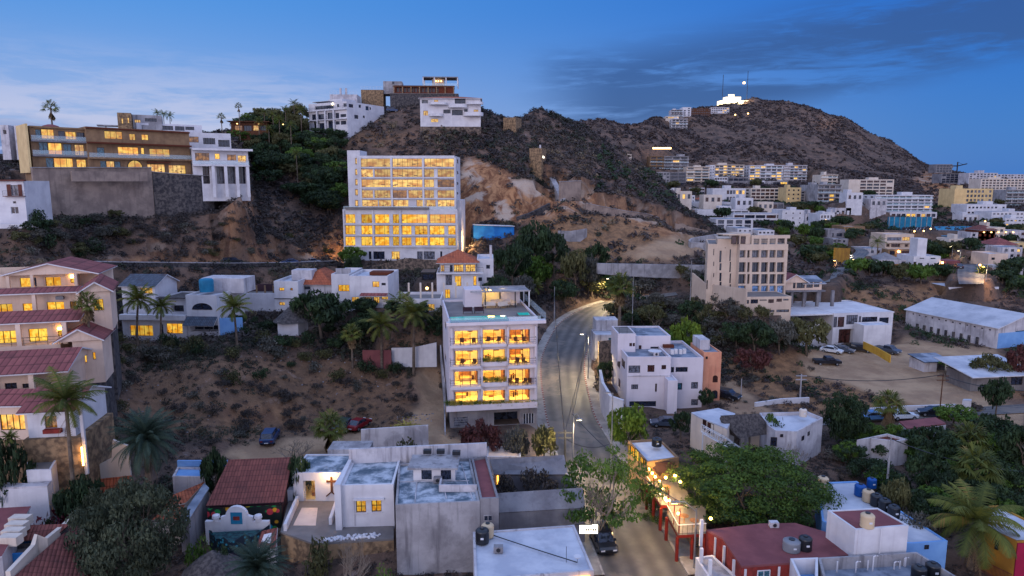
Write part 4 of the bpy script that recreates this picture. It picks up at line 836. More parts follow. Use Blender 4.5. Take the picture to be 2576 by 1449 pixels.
b = Bld('white_house','white house with a tiled canopy over four warm ground floor windows','house',880,225,1148,445,124,-2,10, ZF, 'white')
b.wins([(1035,264,1083,304,'lit',2),(1098,274,1128,292,'dark',2),(890,374,940,432,'litpale',2),(978,376,1022,426,'litpale',2),(1044,373,1084,416,'litpale',3),(1100,370,1145,392,'litpale',3)]); b.finish()
mb = MB(); z1, z0 = b.hit(1000,345)[2], b.hit(1000,368,'f',-1.5)[2]; u0 = b.hit(955,350)[0]; slopeface(mb, [(u0,-1.5, z0),(b.w, -1.5, z0),(b.w, 0, z1),(u0,0, z1)],'tilepink',.1); mb.build('canopy', b.root)
b.box('roof_panel',3,3, b.h-.3,7,6, b.h+.3,'tileorange')
b = Bld('hip_roofed_villa','white villa with a glazed lantern floor and red hip roof behind the rooftop pool','villa',40,205,330,420,131,4,9, ZG, 'white', roof='deck', par=.1)
b.wins([(165,227,210,297,'lit',2),(295,227,317,293,'lit',1),(97,320,132,382,'lit',2),(100,218,145,290,'grey',3)]); b.finish(); b.band(40,205,1.0,.25, u1=b.w+1, name='balcony', rail='metal')
c = Bld('x', None, None, 60,130,315,205,132,4,7, ZG, 'white', pad=False, dig=0, par=0); c.wins([(57+8,150,92,195,'litpale',2),(130,148,150,205,'dark',1),(158,146,225,205,'litpale',4),(240,146,310,205,'litpale',4)]); c.finish(roof=False); c.hip('roof',0,-.6, c.h-.03, c.w, c.D, c.h+2.2,'tileorange',.7); b.absorb(c)
b = Bld('white_annex','tall plain white annex with four small windows right of the hip roofed villa','house',322,105,437,400,134,2,9, ZG, 'white'); b.wins([(385,148,412,175,'dark',2),(388,235,413,260,'dark',2),(330,236,356,262,'dark',2)]); b.finish(); b.box('flue',2.5,2, b.h-.4,3.0,2.5, b.h+2.5,'whiteold')
b = Bld('garden_terrace','white walled terrace with a balustrade of posts and a lit room left of the hero block','terrace',1195,388,1520,475,118,3,8, ZF, 'white', roof='deck'); b.wins([(1345,425,1400,470,'litdim',2),(1423,423,1472,470,'litpale',2)]); b.finish()
for i in range(7): b.box('post',2+i*2.1,3, b.h-.4,2.3+i*2.1,3.3, b.h+2.4,'cream')
tag(b.root, 'white walled terrace with a balustrade of posts and a lit room by the palms')
b = Bld('pergola_pavilion','dark garden pavilion with a flat roof above the clipped hedge','pavilion',1380,205,1470,255,140,2,5, ZF, 'darkmetal', par=0, roof='darkmetal'); b.win(1385,212,1465,252,'dark', nx=2); b.finish()
b = Bld('thatched_hut','white hut with a cone of grey thatch below the white cube house','hut',372,545,515,640,116,-3,5, ZF, 'white', par=0); b.finish(roof=False)
MB().lathe([(3.4,-.3),(2.4,.6),(1.2,1.6),(.1,2.6)],'thatch',14,(b.w/2,2.5, b.h)).build('thatch_roof', b.root)
# ---------------------------------------------------------------- hilltop
b = Bld('moorish_house','white hillside house with arched loggias on the hilltop above the dark trees','house',545,308,790,505,258,-30,20, ZB, 'white', roof='roofgrey', pad=False, dig=14)
b.wins([(660,362,702,405,'dark',1),(712,364,735,405,'dark',1),(742,372,780,392,'dark',3),(762,303,783,325,'dark',1),(720,308,735,328,'dark',1),(600,372,645,410,'dark',2),(560,374,590,412,'dark',2),(575,432,600,488,'dark',1),(608,430,645,488,'dark',1),(665,416,705,490,'dark',1),(712,418,738,440,'dark',2),(745,415,780,440,'dark',3),(580,318,700,340,'dark',6)])
for r in ((860,312,875,332),(905,322,925,348),(832,378,858,402),(888,382,900,398),(796,308,825,330),(930,328,940,345)): b.win(*r, 'dark', face='r', nx=1)
b.finish(); b.band(545,352,.8,.3, name='balcony', rail='metal'); b.band(545,412,.8,.3, name='balcony'); b.box('roof_room',5,5, b.h-.4,12,12, b.h+1.8); b.box('roof_trellis',1,1, b.h+.6,9,4, b.h+.8,'concretelight'); b.box('wall_lamp', b.hit(690,300)[0],-.3, b.h-.9, b.hit(690,300)[0]+.5,-.01, b.h-.4,'bulbwhite')
for x in (600,652,707): u = b.hit(x, 400)[0]; b.box('column', u-.3,-.8,-6, u+.3,-.3, b.hit(600,352)[2])
b = Bld('balcony_house','white house with rounded wrap balconies and a low red roof at the hill crest','house',1258,270,1645,452,250,2,14, ZB, 'white', pad=False, dig=10, roof='tileorange', par=0)
b.wins([(1266,282,1306,303,'grey',3),(1345,281,1372,293,'litpale',1),(1276,350,1306,381,'litpale',2),(1405,343,1452,368,'dark',3),(1478,268,1548,305,'dark',2),(1538,340,1562,357,'dark',2),(1600,343,1630,357,'litpale',2),(1325,402,1372,424,'litpale',2),(1460,345,1530,380,'dark',2)], d=.6)
b.finish(roof=False); b.hip('roof',0,-.5, b.h-.02, b.w, b.D, b.h+1.4,'tileorange',.6); b.box('stone_base',-.2,-.3,-8, b.w+.2,6,-.05,'stone')
def cbal(x0, x1, yt, yb, out=2.2):
 u0 = b.hit(x0, yb, 'f',-out/2)[0]; u1 = b.hit(x1, yb, 'f',-out/2)[0]; z0 = b.hit(x0, yb, 'f',-out)[2]; z1 = b.hit(x0, yt, 'f',-out)[2]; r = min(out, (u1-u0)/2)
 poly = [(u0,-.004)]+[(u0+r-r*cos(pi/2*i/5),-out*sin(pi/2*i/5)) for i in range(6)]+[(u1-r+r*sin(pi/2*i/5),-out*cos(pi/2*i/5)) for i in range(6)]+[(u1,-.004)]
 MB().prism(poly, z0, z1,'white').build('balcony', b.root)
for q in ((1312,1430,294,309),(1434,1562,308,328),(1552,1662,290,307),(1312,1405,366,384),(1532,1662,358,382)): cbal(*q)
b = Bld('hilltop_pergola_house','brown hilltop villa with long colonnade terrace and open rooftop pergola','villa',1062,240,1500,278,276,3,12, ZB, 'stonedark', pad=False, dig=8, roof='deck', par=0); b.finish()
c = Bld('x', None, None, 1090,190,1472,240,278,3,9, ZB, 'rust', pad=False, dig=0, roof='wood', par=0); c.grid(12,1,.03,.1,.75,.9,.8,.8,'brown', d=.8); c.win(1372,212,1408,235,'litpale', nx=2); c.finish(); c.box('beam',-.5,-1.2, c.h-.5, c.w+.5,-.9, c.h-.1,'wood')
for i in range(8): c.box('column', c.w*i/7-.2,-1.25,-.2, c.w*i/7+.2,-.85, c.h-.5,'stonewarm')
b.absorb(c)
c = Bld('x', None, None, 1272,130,1500,190,280,3,9, ZB, 'white', pad=False, dig=0, par=0)
c.box('pergola_roof',0,0, c.h-.35, c.w, 8, c.h, 'concrete'); c.box('core', c.w*.25,4,0, c.w*.6,7, c.h-.36,'cream')
for i, (x, y) in enumerate(((0,0),(.33,0),(.66,0),(1,0),(0,1),(1,1))): c.box('column', x*c.w-.2+(.2 if x == 0 else -.2 if x == 1 else 0), y*7.6,0, x*c.w+.2+(.2 if x == 0 else -.2 if x == 1 else 0), y*7.6+.4, c.h-.36)
c.box('railing',0,-.1,0, c.w, -.02,1.0,'glass')
for x in (.35,.42,.5): c.box('lamp', c.w*x, 3.6,2.2, c.w*x+.35,3.9,2.6,'bulbfar')
b.absorb(c)
b = Bld('hilltop_pavilion','small grey pavilion with a slanted roof beside the hilltop pergola villa','pavilion',1018,160,1140,192,282,5,8, ZB, 'concretelight', pad=False, dig=3, par=.1); b.win(1075,163,1090,180,'dark', nx=1); b.finish()
b = Bld('hilltop_terrace','stone terrace with a thin railing left of the hilltop pavilion','terrace',875,215,1018,242,280,3,8, ZB, 'stonewarm', pad=False, dig=6, par=.05, roof='deck'); b.finish(); b.rail(b.root, 'f',0, b.w, b.h, .1,1.3,'white')
b = Bld('roof_terrace','white railed terrace behind the Moorish house with two chimneys','terrace',675,245,850,275,270,2,8, ZB, 'whiteold', pad=False, dig=8, par=.05, roof='deck'); b.finish(); b.rail(b.root, 'f',0, b.w, b.h, .1,1.3,'white')
for x in (730,766): u = b.hit(x, 240)[0]; b.box('chimney', u, 2, b.h, u+.7,2.7, b.h+2.6,'whiteold')
b = Bld('timber_house','low timber house with porch lights on the left hill crest','house',40,425,272,490,238,10,10, ZB, 'wood', pad=False, dig=5, par=0, roof='wood'); b.wins([(60,445,110,478,'litdim',3),(120,445,170,480,'dark',3),(180,445,215,478,'litpale',2),(225,445,262,478,'dark',2)], d=.5); b.finish(); b.box('roof_slab',-1,-1.5, b.h+.17, b.w+1, b.D, b.h+.4,'wood')
for u in (2,9,17): b.box('porch_lamp', u, -.6, b.h-.6, u+.3,-.3, b.h-.35,'bulbfar')
for nm, lab, q, Y, T, dd in (('stone_block_tower','square tan stone tower block beside the balcony house on the crest',(242,300,330,400),262, ZC, 7),('stone_block_tower','square tan stone tower block with a tiny lit sign half way down the brushy ridge',(425,515,510,608),240, ZC, 6)):
 b = Bld(nm, lab, 'stone tower', q[0], q[1], q[2], q[3], Y, -18, dd, T, 'stonewarm', pad=False, dig=10, par=.2, roof='stone'); b.finish()
 if Y == 240:
  b.box('lit_sign', b.w+.01,1.5,1.2, b.w+.12,2.1,2.0,'signwhite'); b.box('lit_sign', b.w+.01,2.5,1.2, b.w+.12,3.4,1.8,'signwhite'); b.box('roof_vent',3,2, b.h-.3,3.5,2.5, b.h+1.2,'whiteold')
def c2(x, y): return ZC(x, y)
wall_run('slope_wall','grey rectangular concrete wall panel standing in the orange excavation','wall',[P(*c2(645,884),226), P(*c2(786,855),231)],[6.2,5.2],1.0,'concretewarm', cap='concretelight')
wall_run('drain_channel','pale stepped drain channel running down the excavated slope','drain',[P(*c2(566,735),240), P(*c2(600,800),234), P(*c2(642,885),226)],[.8,.8,.6],1.8,'concretelight')
wall_run('slope_retaining_wall','long grey retaining wall descending the spur below the dark brush','retaining wall',[P(*c2(x, y), Y) for x, y, Y in ((822,958,220),(950,975,221),(1100,990,224),(1245,1000,228),(1330,1020,232))],[2.6,2.2,1.6,1.2,1.0],.6,'concretewarm', cap='concretelight')
wall_run('slope_retaining_wall','thin grey wall further down the spur towards the beige building','retaining wall',[P(*c2(x, y), Y) for x, y, Y in ((1450,1075,232),(1560,1100,234),(1680,1118,236))],[1.6,1.6,1.2],.6,'concretewarm')
wall_run('ramp_wall','dark ramp kerb climbing the tan slope to the grey wall panel','kerb',[P(*c2(x, y), Y) for x, y, Y in ((345,1012,214),(430,985,217),(510,948,221),(572,915,224))],.7,.9,'stonedark')
wall_run('bend_wall','pale grey curved wall of the ramp bend beside the beige building roof','wall',[P(*c2(x, y), Y) for x, y, Y in ((1740,1150,214),(1640,1165,210),(1560,1180,206),(1540,1195,203),(1560,1210,201),(1670,1215,201))],1.5,.5,'concretelight', base=2)
wall_run('grey_road_wall','long smooth pale grey embankment wall left of the beige building','wall',[P(*c2(x, y), Y) for x, y, Y in ((905,1362,168),(1010,1372,169.5),(1150,1382,171),(1300,1390,173),(1450,1395,175),(1680,1400,178))],[1.4,1.7,2.0,2.2,2.3,2.4],.6,'concretelight', base=1.2, clamp=False)
wall_run('pool_wall','bright blue pool wall with a white coping right of the tall tower','wall',[P(*c2(35,1130),204), P(*c2(180,1128),205), P(*c2(318,1110),207)],[3.2,2.9,2.0],3,'poolblue', cap='white')
wall_run('block_wall','short curved stone block wall among trees below the tan slope','wall',[P(*c2(625,1165),196), P(*c2(720,1168),195), P(*c2(830,1150),197)],2.9,.6,'concretelight')
b = Bld('grey_hut','small dark grey roofed hut in the trees beside the curving road','hut',765,275,885,380,178,8,5, ZG, 'blockwall', par=0, roof='roofgrey', pad=False); b.finish(roof=False); b.hip('roof',0,0, b.h-.02, b.w, b.D, b.h+.9,'concrete',.4)
# ---------------------------------------------------------------- the distant town
kd = ['dark','dark','grey','dark','brown']
def apt(label, x0, yt, x1, yb, Y, nx, nz, lit=.0, wall='white', kinds=kd, T=ZO, yaw=0, depth=14, fu=.8, fz=.58, slab=.0, z0=.03, z1=.98, name='apartment_block', cat='apartment building', u0=.02, u1=.98, side=0, top=True, dig=8, roof='roofgrey', litk='litfar', group=None, pad=True):
 b = Bld(name, label, cat, x0, yt, x1, yb, Y, yaw, depth, T, wall, pad=pad, dig=dig, par=.3, roof=roof, group=group)
 H = b.h; L = b.w; cu = (u1-u0)*L/nx; cz = (z1-z0)*H/nz
 for j in range(nz):
  for i in range(nx):
   if R.random() < .04: continue
   a = u0*L+cu*(i+.5-fu/2); z = z0*H+cz*(j+.5-fz/2-.06); k = litk if R.random() < lit else R.choice(kinds)
   b.fwin('f', a, z, a+cu*fu, min(z+cz*fz, H-.4), k, nx=max(1, int(cu*fu/1.5)), d=.25 if not slab else .6)
 if side:
  for j in range(nz):
   for i in range(side): f = depth/side; b.fwin('r' if b.O.x < 0 else 'l', f*(i+.3), z0*H+cz*(j+.25), f*(i+.7), z0*H+cz*(j+.7),'dark', nx=1)
 b.finish()
 if slab:
  for j in range(nz+1): MB().box(-.1,-slab, max(0, z0*H+cz*j-.25), L+.1,-.004, z0*H+cz*j+.15, wall).build('floor_slab', b.root)
  for j in range(0, nz):
   if j % 2 == 0: MB().box(.1,-slab+.02, z0*H+cz*j+.16, L-.1,-slab+.08, z0*H+cz*j+1.0,'glass').build('railing', b.root)
 if top: w = L*R.uniform(.15,.3); x = L*R.uniform(.1,.6); b.box('stair_housing', x, 3, H-.3, x+w, 8, H+R.uniform(1.2,2.2))
 return b
apt('low beige apartment block lit along its top floor nearest the brushy ridge',975,556,1140,662,560,5,4,.45,'cream', T=ZC, slab=1.2, side=1)
apt('dim beige block with one glowing strip on its roofline',155,175,330,345,600,2,4,.0,'tan', slab=1.0, top=False).box('lit_strip',2,-.2,17.2,18,-.01,18.6,'bulbfar')
apt('wide grey block of dark horizontal bands under the mountain foot',335,175,652,350,602,3,4,.03,'concretelight', slab=1.4)
apt('white unfinished block with a grid of empty openings',200,378,410,556,555,5,4,0,'concretelight', kinds=['dark'], fu=.7, top=False)
apt('raw concrete frame block with black empty floors beside the white grid block',412,382,620,556,556,2,4,0,'concrete', kinds=['dark'], fu=.92, fz=.75, top=False)
apt('pale greenish block with long balconies left of the white tower',622,310,920,540,590,3,6,.10,'cream', kinds=['grey','dark'], slab=1.2)
apt('slim white tower with few small windows between two banded blocks',922,290,986,480,600,2,5,0,'white', fu=.4, fz=.4, top=False)
apt('white curved block with bright lit top floors beside the slim tower',988,285,1365,440,610,7,4,.45,'cream', slab=1.2)
apt('low white annex below the curved lit block',985,442,1155,532,560,5,2,.1,'white')
apt('low dark glazed hall right of the white annex',1158,445,1425,560,570,4,2,.12,'concrete', kinds=['dark'], fu=.9)
apt('large white apartment block with five lit balcony floors',1428,292,1862,492,630,6,5,.40,'white', slab=1.2, side=2)
apt('white block with scattered lit flats at the right of the upper row',1868,292,2170,520,632,4,6,.18,'whiteold', slab=1.2, u0=.28)
apt('dark low commercial hall below the big white apartment block',1640,495,1932,562,570,3,1,.1,'concretelight', kinds=['dark'], fu=.92, fz=.7, top=False)
apt('stepped white house with a lit porch above the brown gridded block',1480,490,1635,560,565,3,1,.4,'white', top=False)
apt('small white house at the ridge edge',270,572,380,655,470,4,2,0,'white', top=False, name='town_house', cat='house')
apt('plain white house with a blank front left of the lamp lit house',382,585,552,660,480,2,1,0,'white', top=False, fz=.3, name='town_house', cat='house')
apt('low white house with tall glazing under a flat brown roof',725,582,862,668,470,4,2,0,'whiteold', top=False, name='town_house', cat='house')
b = apt('white house with three square blue windows near the dark tree',960,590,1385,765,455,6,2,.1,'white', u0=.42, name='town_house', cat='house')
apt('pinkish brown block with a grid of reddish shaded windows',1450,588,1822,775,470,6,4,0,'cream', kinds=['brown','brown','dark'], fu=.85, fz=.68, side=1)
apt('dark shed with black fascia in front of the brown gridded block',1640,775,1882,860,400,3,1,.0,'concrete', kinds=['brown','dark'], top=False, name='town_house', cat='house')
apt('cream angular building with two lit windows and a stepped side',1905,580,2095,805,450,3,4,.18,'tanyellow', fu=.35, fz=.4)
apt('grey stepped flats with glowing corner windows',2098,622,2190,765,455,2,4,.2,'concretelight', top=False)
apt('white framed flats with four lit windows',2192,545,2440,792,450,4,6,.22,'concretelight', slab=.8)
b = Bld('town_house','red roofed white house with a row of small arches at the ridge edge','house',395,680,735,790,420,0,12, ZO, 'white', par=0); b.grid(10,2,.18,.05,.98,.95,.55,.5, d=.5); b.finish(roof=False); b.hip('roof',0,0, b.h-.02, b.w*.82, b.D, b.h+3.6,'tileorange',.6)
b = Bld('town_house','squat house with a broad red hip roof left of the dark tree','house',800,735,1012,775,425,0,12, ZO, 'white', par=0); b.grid(6,1,.05,.1,.95,.9,.5,.5); b.finish(roof=False); b.hip('roof',0,0, b.h-.02, b.w, b.D, b.h+2.8,'tileorange',.6)
apt('long white modern house with a green glass band',560,768,1200,862,395,5,1,0,'white', kinds=['teal','dark'], fu=.92, fz=.45, name='town_house', cat='house', u0=.35)
apt('white house with dark ribbon windows and one lit room',765,862,1435,985,370,5,2,.15,'white', kinds=['dark'], fu=.9, fz=.42, name='town_house', cat='house', u0=.3)
apt('long white terrace house with brown panels',1220,915,1935,1052,345,5,2,0,'white', kinds=['brown','dark','brown'], fu=.9, fz=.6, name='town_house', cat='house', top=False)
apt('tall blank white house with a blue side at the end of the terrace',1850,870,2130,1132,340,3,4,0,'white', fu=.18, fz=.28, name='town_house', cat='house')
apt('white house with two tall glazed bays behind the beige tower',1000,985,1480,1175,300,4,3,0,'white', fu=.7, fz=.8, kinds=['dark','grey'], name='town_house', cat='house', top=False)
apt('small white roof room just above the beige tower',1282,1105,1478,1200,250,3,1,0,'white', fu=.4, fz=.35, name='town_house', cat='house', top=False, z0=.4)
apt('little white house with three windows at the right shoulder of the beige tower',1548,1130,1757,1215,245,4,1,0,'white', fu=.6, fz=.4, name='town_house', cat='house', top=False, z0=.35)
apt('grey flat roofed house above the long terrace',1200,775,1450,855,410,4,1,.0,'whiteold', name='town_house', cat='house', fz=.5)
apt('white gabled house right of the round dark tree',2345,920,2510,1045,345,4,2,.0,'white', name='town_house', cat='house', fu=.5)
T2 = ZP
apt('slim pale tower of flats with a lit corner on top',40,400,242,525,470,2,3,.15,'cream', T=T2, u0=.4, slab=.8)
apt('stepped grey flats with lit bays below the slim pale tower',-10,520,285,745,430,4,4,.25,'concretelight', T=T2, slab=.8)
apt('cream block with purple tinted glazing and a blank left wall',372,460,935,705,440,5,6,0,'cream', kinds=['brown','dark'], T=T2, u0=.25, fu=.86, fz=.66, yaw=-4)
apt('white seaside block with five even floors above the blue canopy',700,655,1412,868,395,8,5,.07,'white', kinds=['grey','teal','dark','grey'], T=T2, slab=1.0, u0=.10, side=2)
apt('low white podium with lit rooms under the seaside block',900,868,1482,940,380,9,1,.22,'white', T=T2, fz=.6, top=False)
apt('bare concrete skeleton of an unfinished block',1535,388,1860,505,620,6,4,0,'concrete', kinds=['dark'], T=T2, fu=.86, fz=.8, top=False)
apt('dark upper skeleton block beneath the tower crane',1472,270,1672,375,760,5,3,0,'concrete', kinds=['dark'], T=T2, fu=.8, fz=.75, top=False)
apt('white gridded flats with two lit windows on the right ridge',1872,378,2232,525,600,8,5,.06,'whiteold', T=T2, fu=.6)
apt('farthest white rooftop flats with a bright lamp',2235,395,2571,450,640,8,2,.12,'whiteold', T=T2, fu=.6, top=False)
apt('long beige block with a brown open frame end',2022,452,2590,588,540,12,4,.0,'cream', kinds=['dark','brown'], T=T2, fu=.7)
apt('grey banded block at the right picture edge',2332,588,2640,795,470,4,5,.08,'concretelight', T=T2, slab=.8)
apt('yellow cream block with a glowing corner balcony',1690,575,2165,805,420,7,4,.07,'tanyellow', kinds=['dark','grey'], T=T2, u0=.3, fu=.62, yaw=4)
apt('white cascade of terraces upper tier',1850,772,2340,905,390,10,2,.0,'white', T=T2, fu=.6, fz=.35)
apt('white cascade of terraces middle tier',2160,862,2620,962,370,9,2,.05,'white', T=T2, fu=.6, fz=.35)
apt('white cascade of terraces lowest tier with a lit end',2330,945,2640,1045,350,6,2,.15,'white', T=T2, fu=.6, fz=.35)
for lab, x0, y0, x1, y1, m_ in (('bright blue construction hoarding wall below the seaside block',880,932,1420,1052,'tealblue'),):
 b = Bld('hoarding', lab, 'hoarding', x0, y0, x1, y1,335,0,1.0, T2, m_, par=0, roof=m_, dig=3); b.finish()
 for i in range(9): b.box('post', b.w*i/8-.15+(.16 if i == 0 else -.16 if i == 8 else 0),-.2,0, b.w*i/8+.15+(.16 if i == 0 else -.16 if i == 8 else 0),-.004, b.h+.3,'concretelight')
CLAMPS.append((.55,.69,(P(*T2(1500,1165),316).z-CZ)/316,270,316)); CLAMPS.append((.55,.69,(P(*T2(1500,1070),336).z-CZ)/336-.002,316,338)); o = empty('sports_canopy', P(*T2(1050,1150),320)); tag(o, 'blue ribbed court canopy with rows of white stays below the blue hoarding','canopy'); mb = MB()
def _q(pts, m_):
 mb.face([Vector(p)-o.location for p in pts], m_)
_q([P(*T2(1050,1150),318), P(*T2(1540,1150),318), P(*T2(1480,1052),334), P(*T2(1050,1060),334)],'slatepurple'); _q([P(*T2(1545,1168),315), P(*T2(1990,1168),315), P(*T2(1965,1045),335), P(*T2(1450,1045),335)],'tealblue'); mb.build('fabric', o)
for k in range(22):
 mb = MB(); x = 1060+k*42; a = P(*T2(x, 1150),317.5)-o.location; c_ = P(*T2(x+60,1060),333)-o.location; mb.tube([a, c_],.1,'white',4); mb.build('stay', o)
b = Bld('tan_house','tan house with two lit arched windows above the bend in the town road','house',318,1045,582,1165,262,0,10, T2,'tan'); b.wins([(345,1078,385,1135,'litpale',2),(468,1080,515,1125,'litpale',2)]); b.finish()
c = Bld('x', None, None, 120,1085,338,1195,255,0,8, T2,'concrete'); c.wins([(180,1130,200,1175,'dark',1),(235,1130,305,1170,'dark',2)]); c.finish(); b.absorb(c)
b = Bld('grey_house','grey concrete house with small openings below the tan arched window house','house',182,1200,372,1350,246,0,8, T2,'concrete'); b.wins([(195,1212,230,1235,'dark',2),(250,1212,288,1235,'dark',2),(315,1210,345,1245,'dark',1)]); b.finish()
b = Bld('pink_house','pink two storey house with one lit window and a long veranda','house',838,1142,1195,1235,244,0,10, T2,'beige'); b.wins([(1055,1178,1148,1222,'litpale',3),(865,1180,1040,1222,'grey',4)]); b.finish()
c = Bld('x', None, None, 838,1235,1282,1330,240,0,11, T2,'beige'); c.wins([(855,1265,900,1300,'brown',2),(915,1262,1030,1302,'brown',3),(1085,1268,1130,1300,'brown',2),(1165,1262,1255,1302,'brown',3)], d=.6); c.finish(); c.band(838,1240,1.2,.4); c.band(838,1315,1.2,.4); b.absorb(c)
c = Bld('x', None, None, 870,1332,1240,1420,236,0,8, T2,'tan'); c.box('porch_lamp', c.w*.33,-.5, c.h*.6, c.w*.33+.5,-.01, c.h*.6+.5,'bulb'); c.wins([(900,1350,960,1400,'dark',2),(1050,1350,1200,1405,'brown',3)]); c.finish(); b.absorb(c)
b = Bld('white_house','white stepped house with a pitched stair tower beside the pink garden wall','house',732,322,905,418,214,2,9, ZI, 'white'); b.wins([(778,323,808,338,'dark',2),(848,324,880,340,'dark',2),(765,365,795,385,'dark',2),(825,366,838,385,'dark',1),(730,358,755,388,'brown',2)]); b.finish(); b.box('stair_tower',1.5,1, b.h-.4,4.5,5, b.h+5.5); b.box('pink_wing', b.w, 0,-3, b.w+6.5,6, b.h-1.5,'roofred'); b.box('wall_lamp', b.w+.3,-.3, b.h-2.5, b.w+.8,-.01, b.h-1.8,'bulb')
b = Bld('white_house','low white courtyard house with grey awnings left of the stepped white house','house',470,345,735,440,218,0,9, ZI, 'whiteold'); b.wins([(560,372,640,395,'litdim',6),(455+25,370,540,395,'tealblue' if False else 'teal',4),(660,330+25,720,385,'dark',3)]); b.finish(); b.hip('roof',3,1, b.h, b.w*.7,8, b.h+2,'concrete',.3)
b = Bld('restaurant_pavilion','long low dark red roofed pavilion with a row of lamps right of the blue canopy','pavilion',1270-1270+1152,152,1262,200,300,0,9, ZI, 'rust', par=0, roof='tilered'); b.finish(); b.hip('roof',0,-1, b.h, b.w, b.D, b.h+2,'tilered',.5)
for i in range(5): b.box('lamp',2+i*3.2,-.6, b.h-1.2,2.4+i*3.2,-.2, b.h-.8,'bulbfar')
b = Bld('red_roofed_house','white house with a pink hip roof near the bright street lamp','house',1265,250,1400,290,262,0,10, ZI, 'white', par=0); b.finish(roof=False); b.hip('roof',0,0, b.h, b.w, b.D, b.h+2.6,'tilepink',.6)
b = Bld('tan_house','low tan building with a white parapet beside the glowing street corner','house',960,522,1266,610,186,2,12, ZI, 'tan', roof='roofw'); b.wins([(1055,562,1095,582,'brown',3),(1188,562,1212,586,'brown',1)]); b.finish(); b.box('cornice',-.3,-.3, b.h-.5, b.w+.3,-.004, b.h+.1,'white')
b = Bld('cream_house','plain cream house at the right picture edge behind two palms','house',1215,305,1340,380,235,0,9, ZI, 'pinkcream'); b.wins([(1240,330,1262,345,'dark',2)]); b.finish()
b = Bld('cream_house','low white walled house with grey roof behind the corner palm','house',1262,395,1440,450,205,0,9, ZI, 'whiteold'); b.wins([(1290,410,1340,430,'dark',3)]); b.finish()
b = Bld('ochre_house','ochre house cut off by the picture edge','house',1402,235,1500,285,262,0,9, ZI, 'tanyellow'); b.win(1420,250,1440,270,'dark'); b.finish()
wall_run('yellow_wall','mustard yellow street wall glowing under a lamp beside the town road','wall',[P(*ZI(228,378),205), P(*ZI(325,352),213)],[5.2,4.0],.5,'ochre')
for i, (x, y, w_, h_) in enumerate(((1700,505,40,24),(1770,512,46,22),(1850,520,44,22),(1905,528,40,20),(2068,560,44,26),(2100,545,40,22),(2130,575,40,22),(2330,640,52,30),(2385,628,50,28),(2440,610,46,26),(2480,600,46,28),(2530,610,50,30),(2545,575,44,24),(2490,560,44,22),(2420,560,40,20),(2170,655,46,30),(2300,690,50,26),(2545,700,56,34),(2470,690,40,26),(1985,590,44,26),(2025,560,40,22),(2350,700,48,24),(1960,560,40,24),(2190,520,40,20),(2130,505,40,20),(2520,650,50,28))):
 apt('small pale box house packed into the lower town', x, y-h_, x+w_, y, 240 if y > 640 else 300 if y > 590 else 380,3,1 if h_ < 26 else 2,.12, R.choice(['white','whiteold','cream','white']), T=D0, name='town_house', cat='house', top=i % 2 == 0, fu=.5, fz=.5, depth=9, group='small pale box houses of the lower town')
# crane
def crane():
 base = P(*T2(1733,380),700); o = empty('tower_crane', base); tag(o, 'thin tower crane with a slanted jib against the blue sky','crane'); h = (P(*T2(1733,292),700)-base).z
 MB().tube([(0,0,-8),(0,0, h+4)],.7,'darkmetal',4).build('mast', o)
 a = P(*T2(1862,264),700)-base; c_ = P(*T2(1660,290),700)-base; mb = MB().tube([(0,0, h), tuple(a)],.5,'darkmetal',4); mb.build('jib', o); MB().tube([(0,0, h), tuple(c_)],.55,'darkmetal',4).build('counter_jib', o); MB().box(c_.x-1,-1, c_.z-2, c_.x+2,1, c_.z, 'concrete').build('counterweight', o)
 MB().tube([(0,0, h+4), tuple(a*.6+Vector((0,0, h*.4)))],.15,'darkmetal',4).build('stay', o)
crane()
# mountain top
apt('white hotel tower block on the far mountain shoulder',1500,226,1560,290,900,2,4,0,'white', T=ZC, name='hotel', cat='hotel', depth=16, fu=.5, top=False)
apt('stepped hotel terraces left of the white hotel tower',1420,245,1500,292,895,4,3,0,'whiteold', T=ZC, name='hotel', cat='hotel', slab=3, kinds=['dark'])
apt('lit entrance terrace curving below the hotel',1382,290,1475,306,890,6,1,.7,'cream', T=ZC, name='hotel', cat='hotel', top=False)
apt('white curved villa stack with dark balconies below the hotel',1422,308,1532,388,870,4,4,.12,'white', T=ZC, name='hotel', cat='hotel', slab=3.5, kinds=['dark'], side=1, depth=12)
apt('long white hotel wing with a warm glow beneath on the mountain shoulder',1700,228,1828,268,960,8,3,.1,'white', T=ZC, name='hotel', cat='hotel', top=False)
apt('brown retaining building between the hotel tower and the long wing',1562,235,1698,290,940,8,3,0,'wood', T=ZC, kinds=['brown'], name='hotel', cat='hotel', top=False)
o = empty('lit_monument', P(*ZC(1868,212),1085)); tag(o, 'blazing floodlit building on the far mountain peak with thin antenna masts','building'); s_ = 1085/1718
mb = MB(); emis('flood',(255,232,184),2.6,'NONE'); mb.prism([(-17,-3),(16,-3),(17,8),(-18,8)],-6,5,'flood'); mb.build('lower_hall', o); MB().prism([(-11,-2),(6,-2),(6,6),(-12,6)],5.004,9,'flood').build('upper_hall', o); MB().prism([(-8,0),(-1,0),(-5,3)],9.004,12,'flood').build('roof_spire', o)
MB().tube([(-14,2,10),(-14,2,34)],.3,'darkmetal',4).build('antenna_mast', o); MB().tube([(14,2,5),(14,2,38)],.3,'darkmetal',4).build('antenna_mast', o); MB().box(9,1,24,11,3,26,'bulbfar').build('beacon', o)
o.scale = (1.35,1.35,1.35); l_ = bpy.data.lights.new('flood_light','POINT'); l_.energy = 60000; l_.color = (1,.75,.45); l_.shadow_soft_size = 2; o_ = bpy.data.objects.new('flood_light', l_); C.objects.link(o_); o_.location = o.location+Vector((0,-14,6))
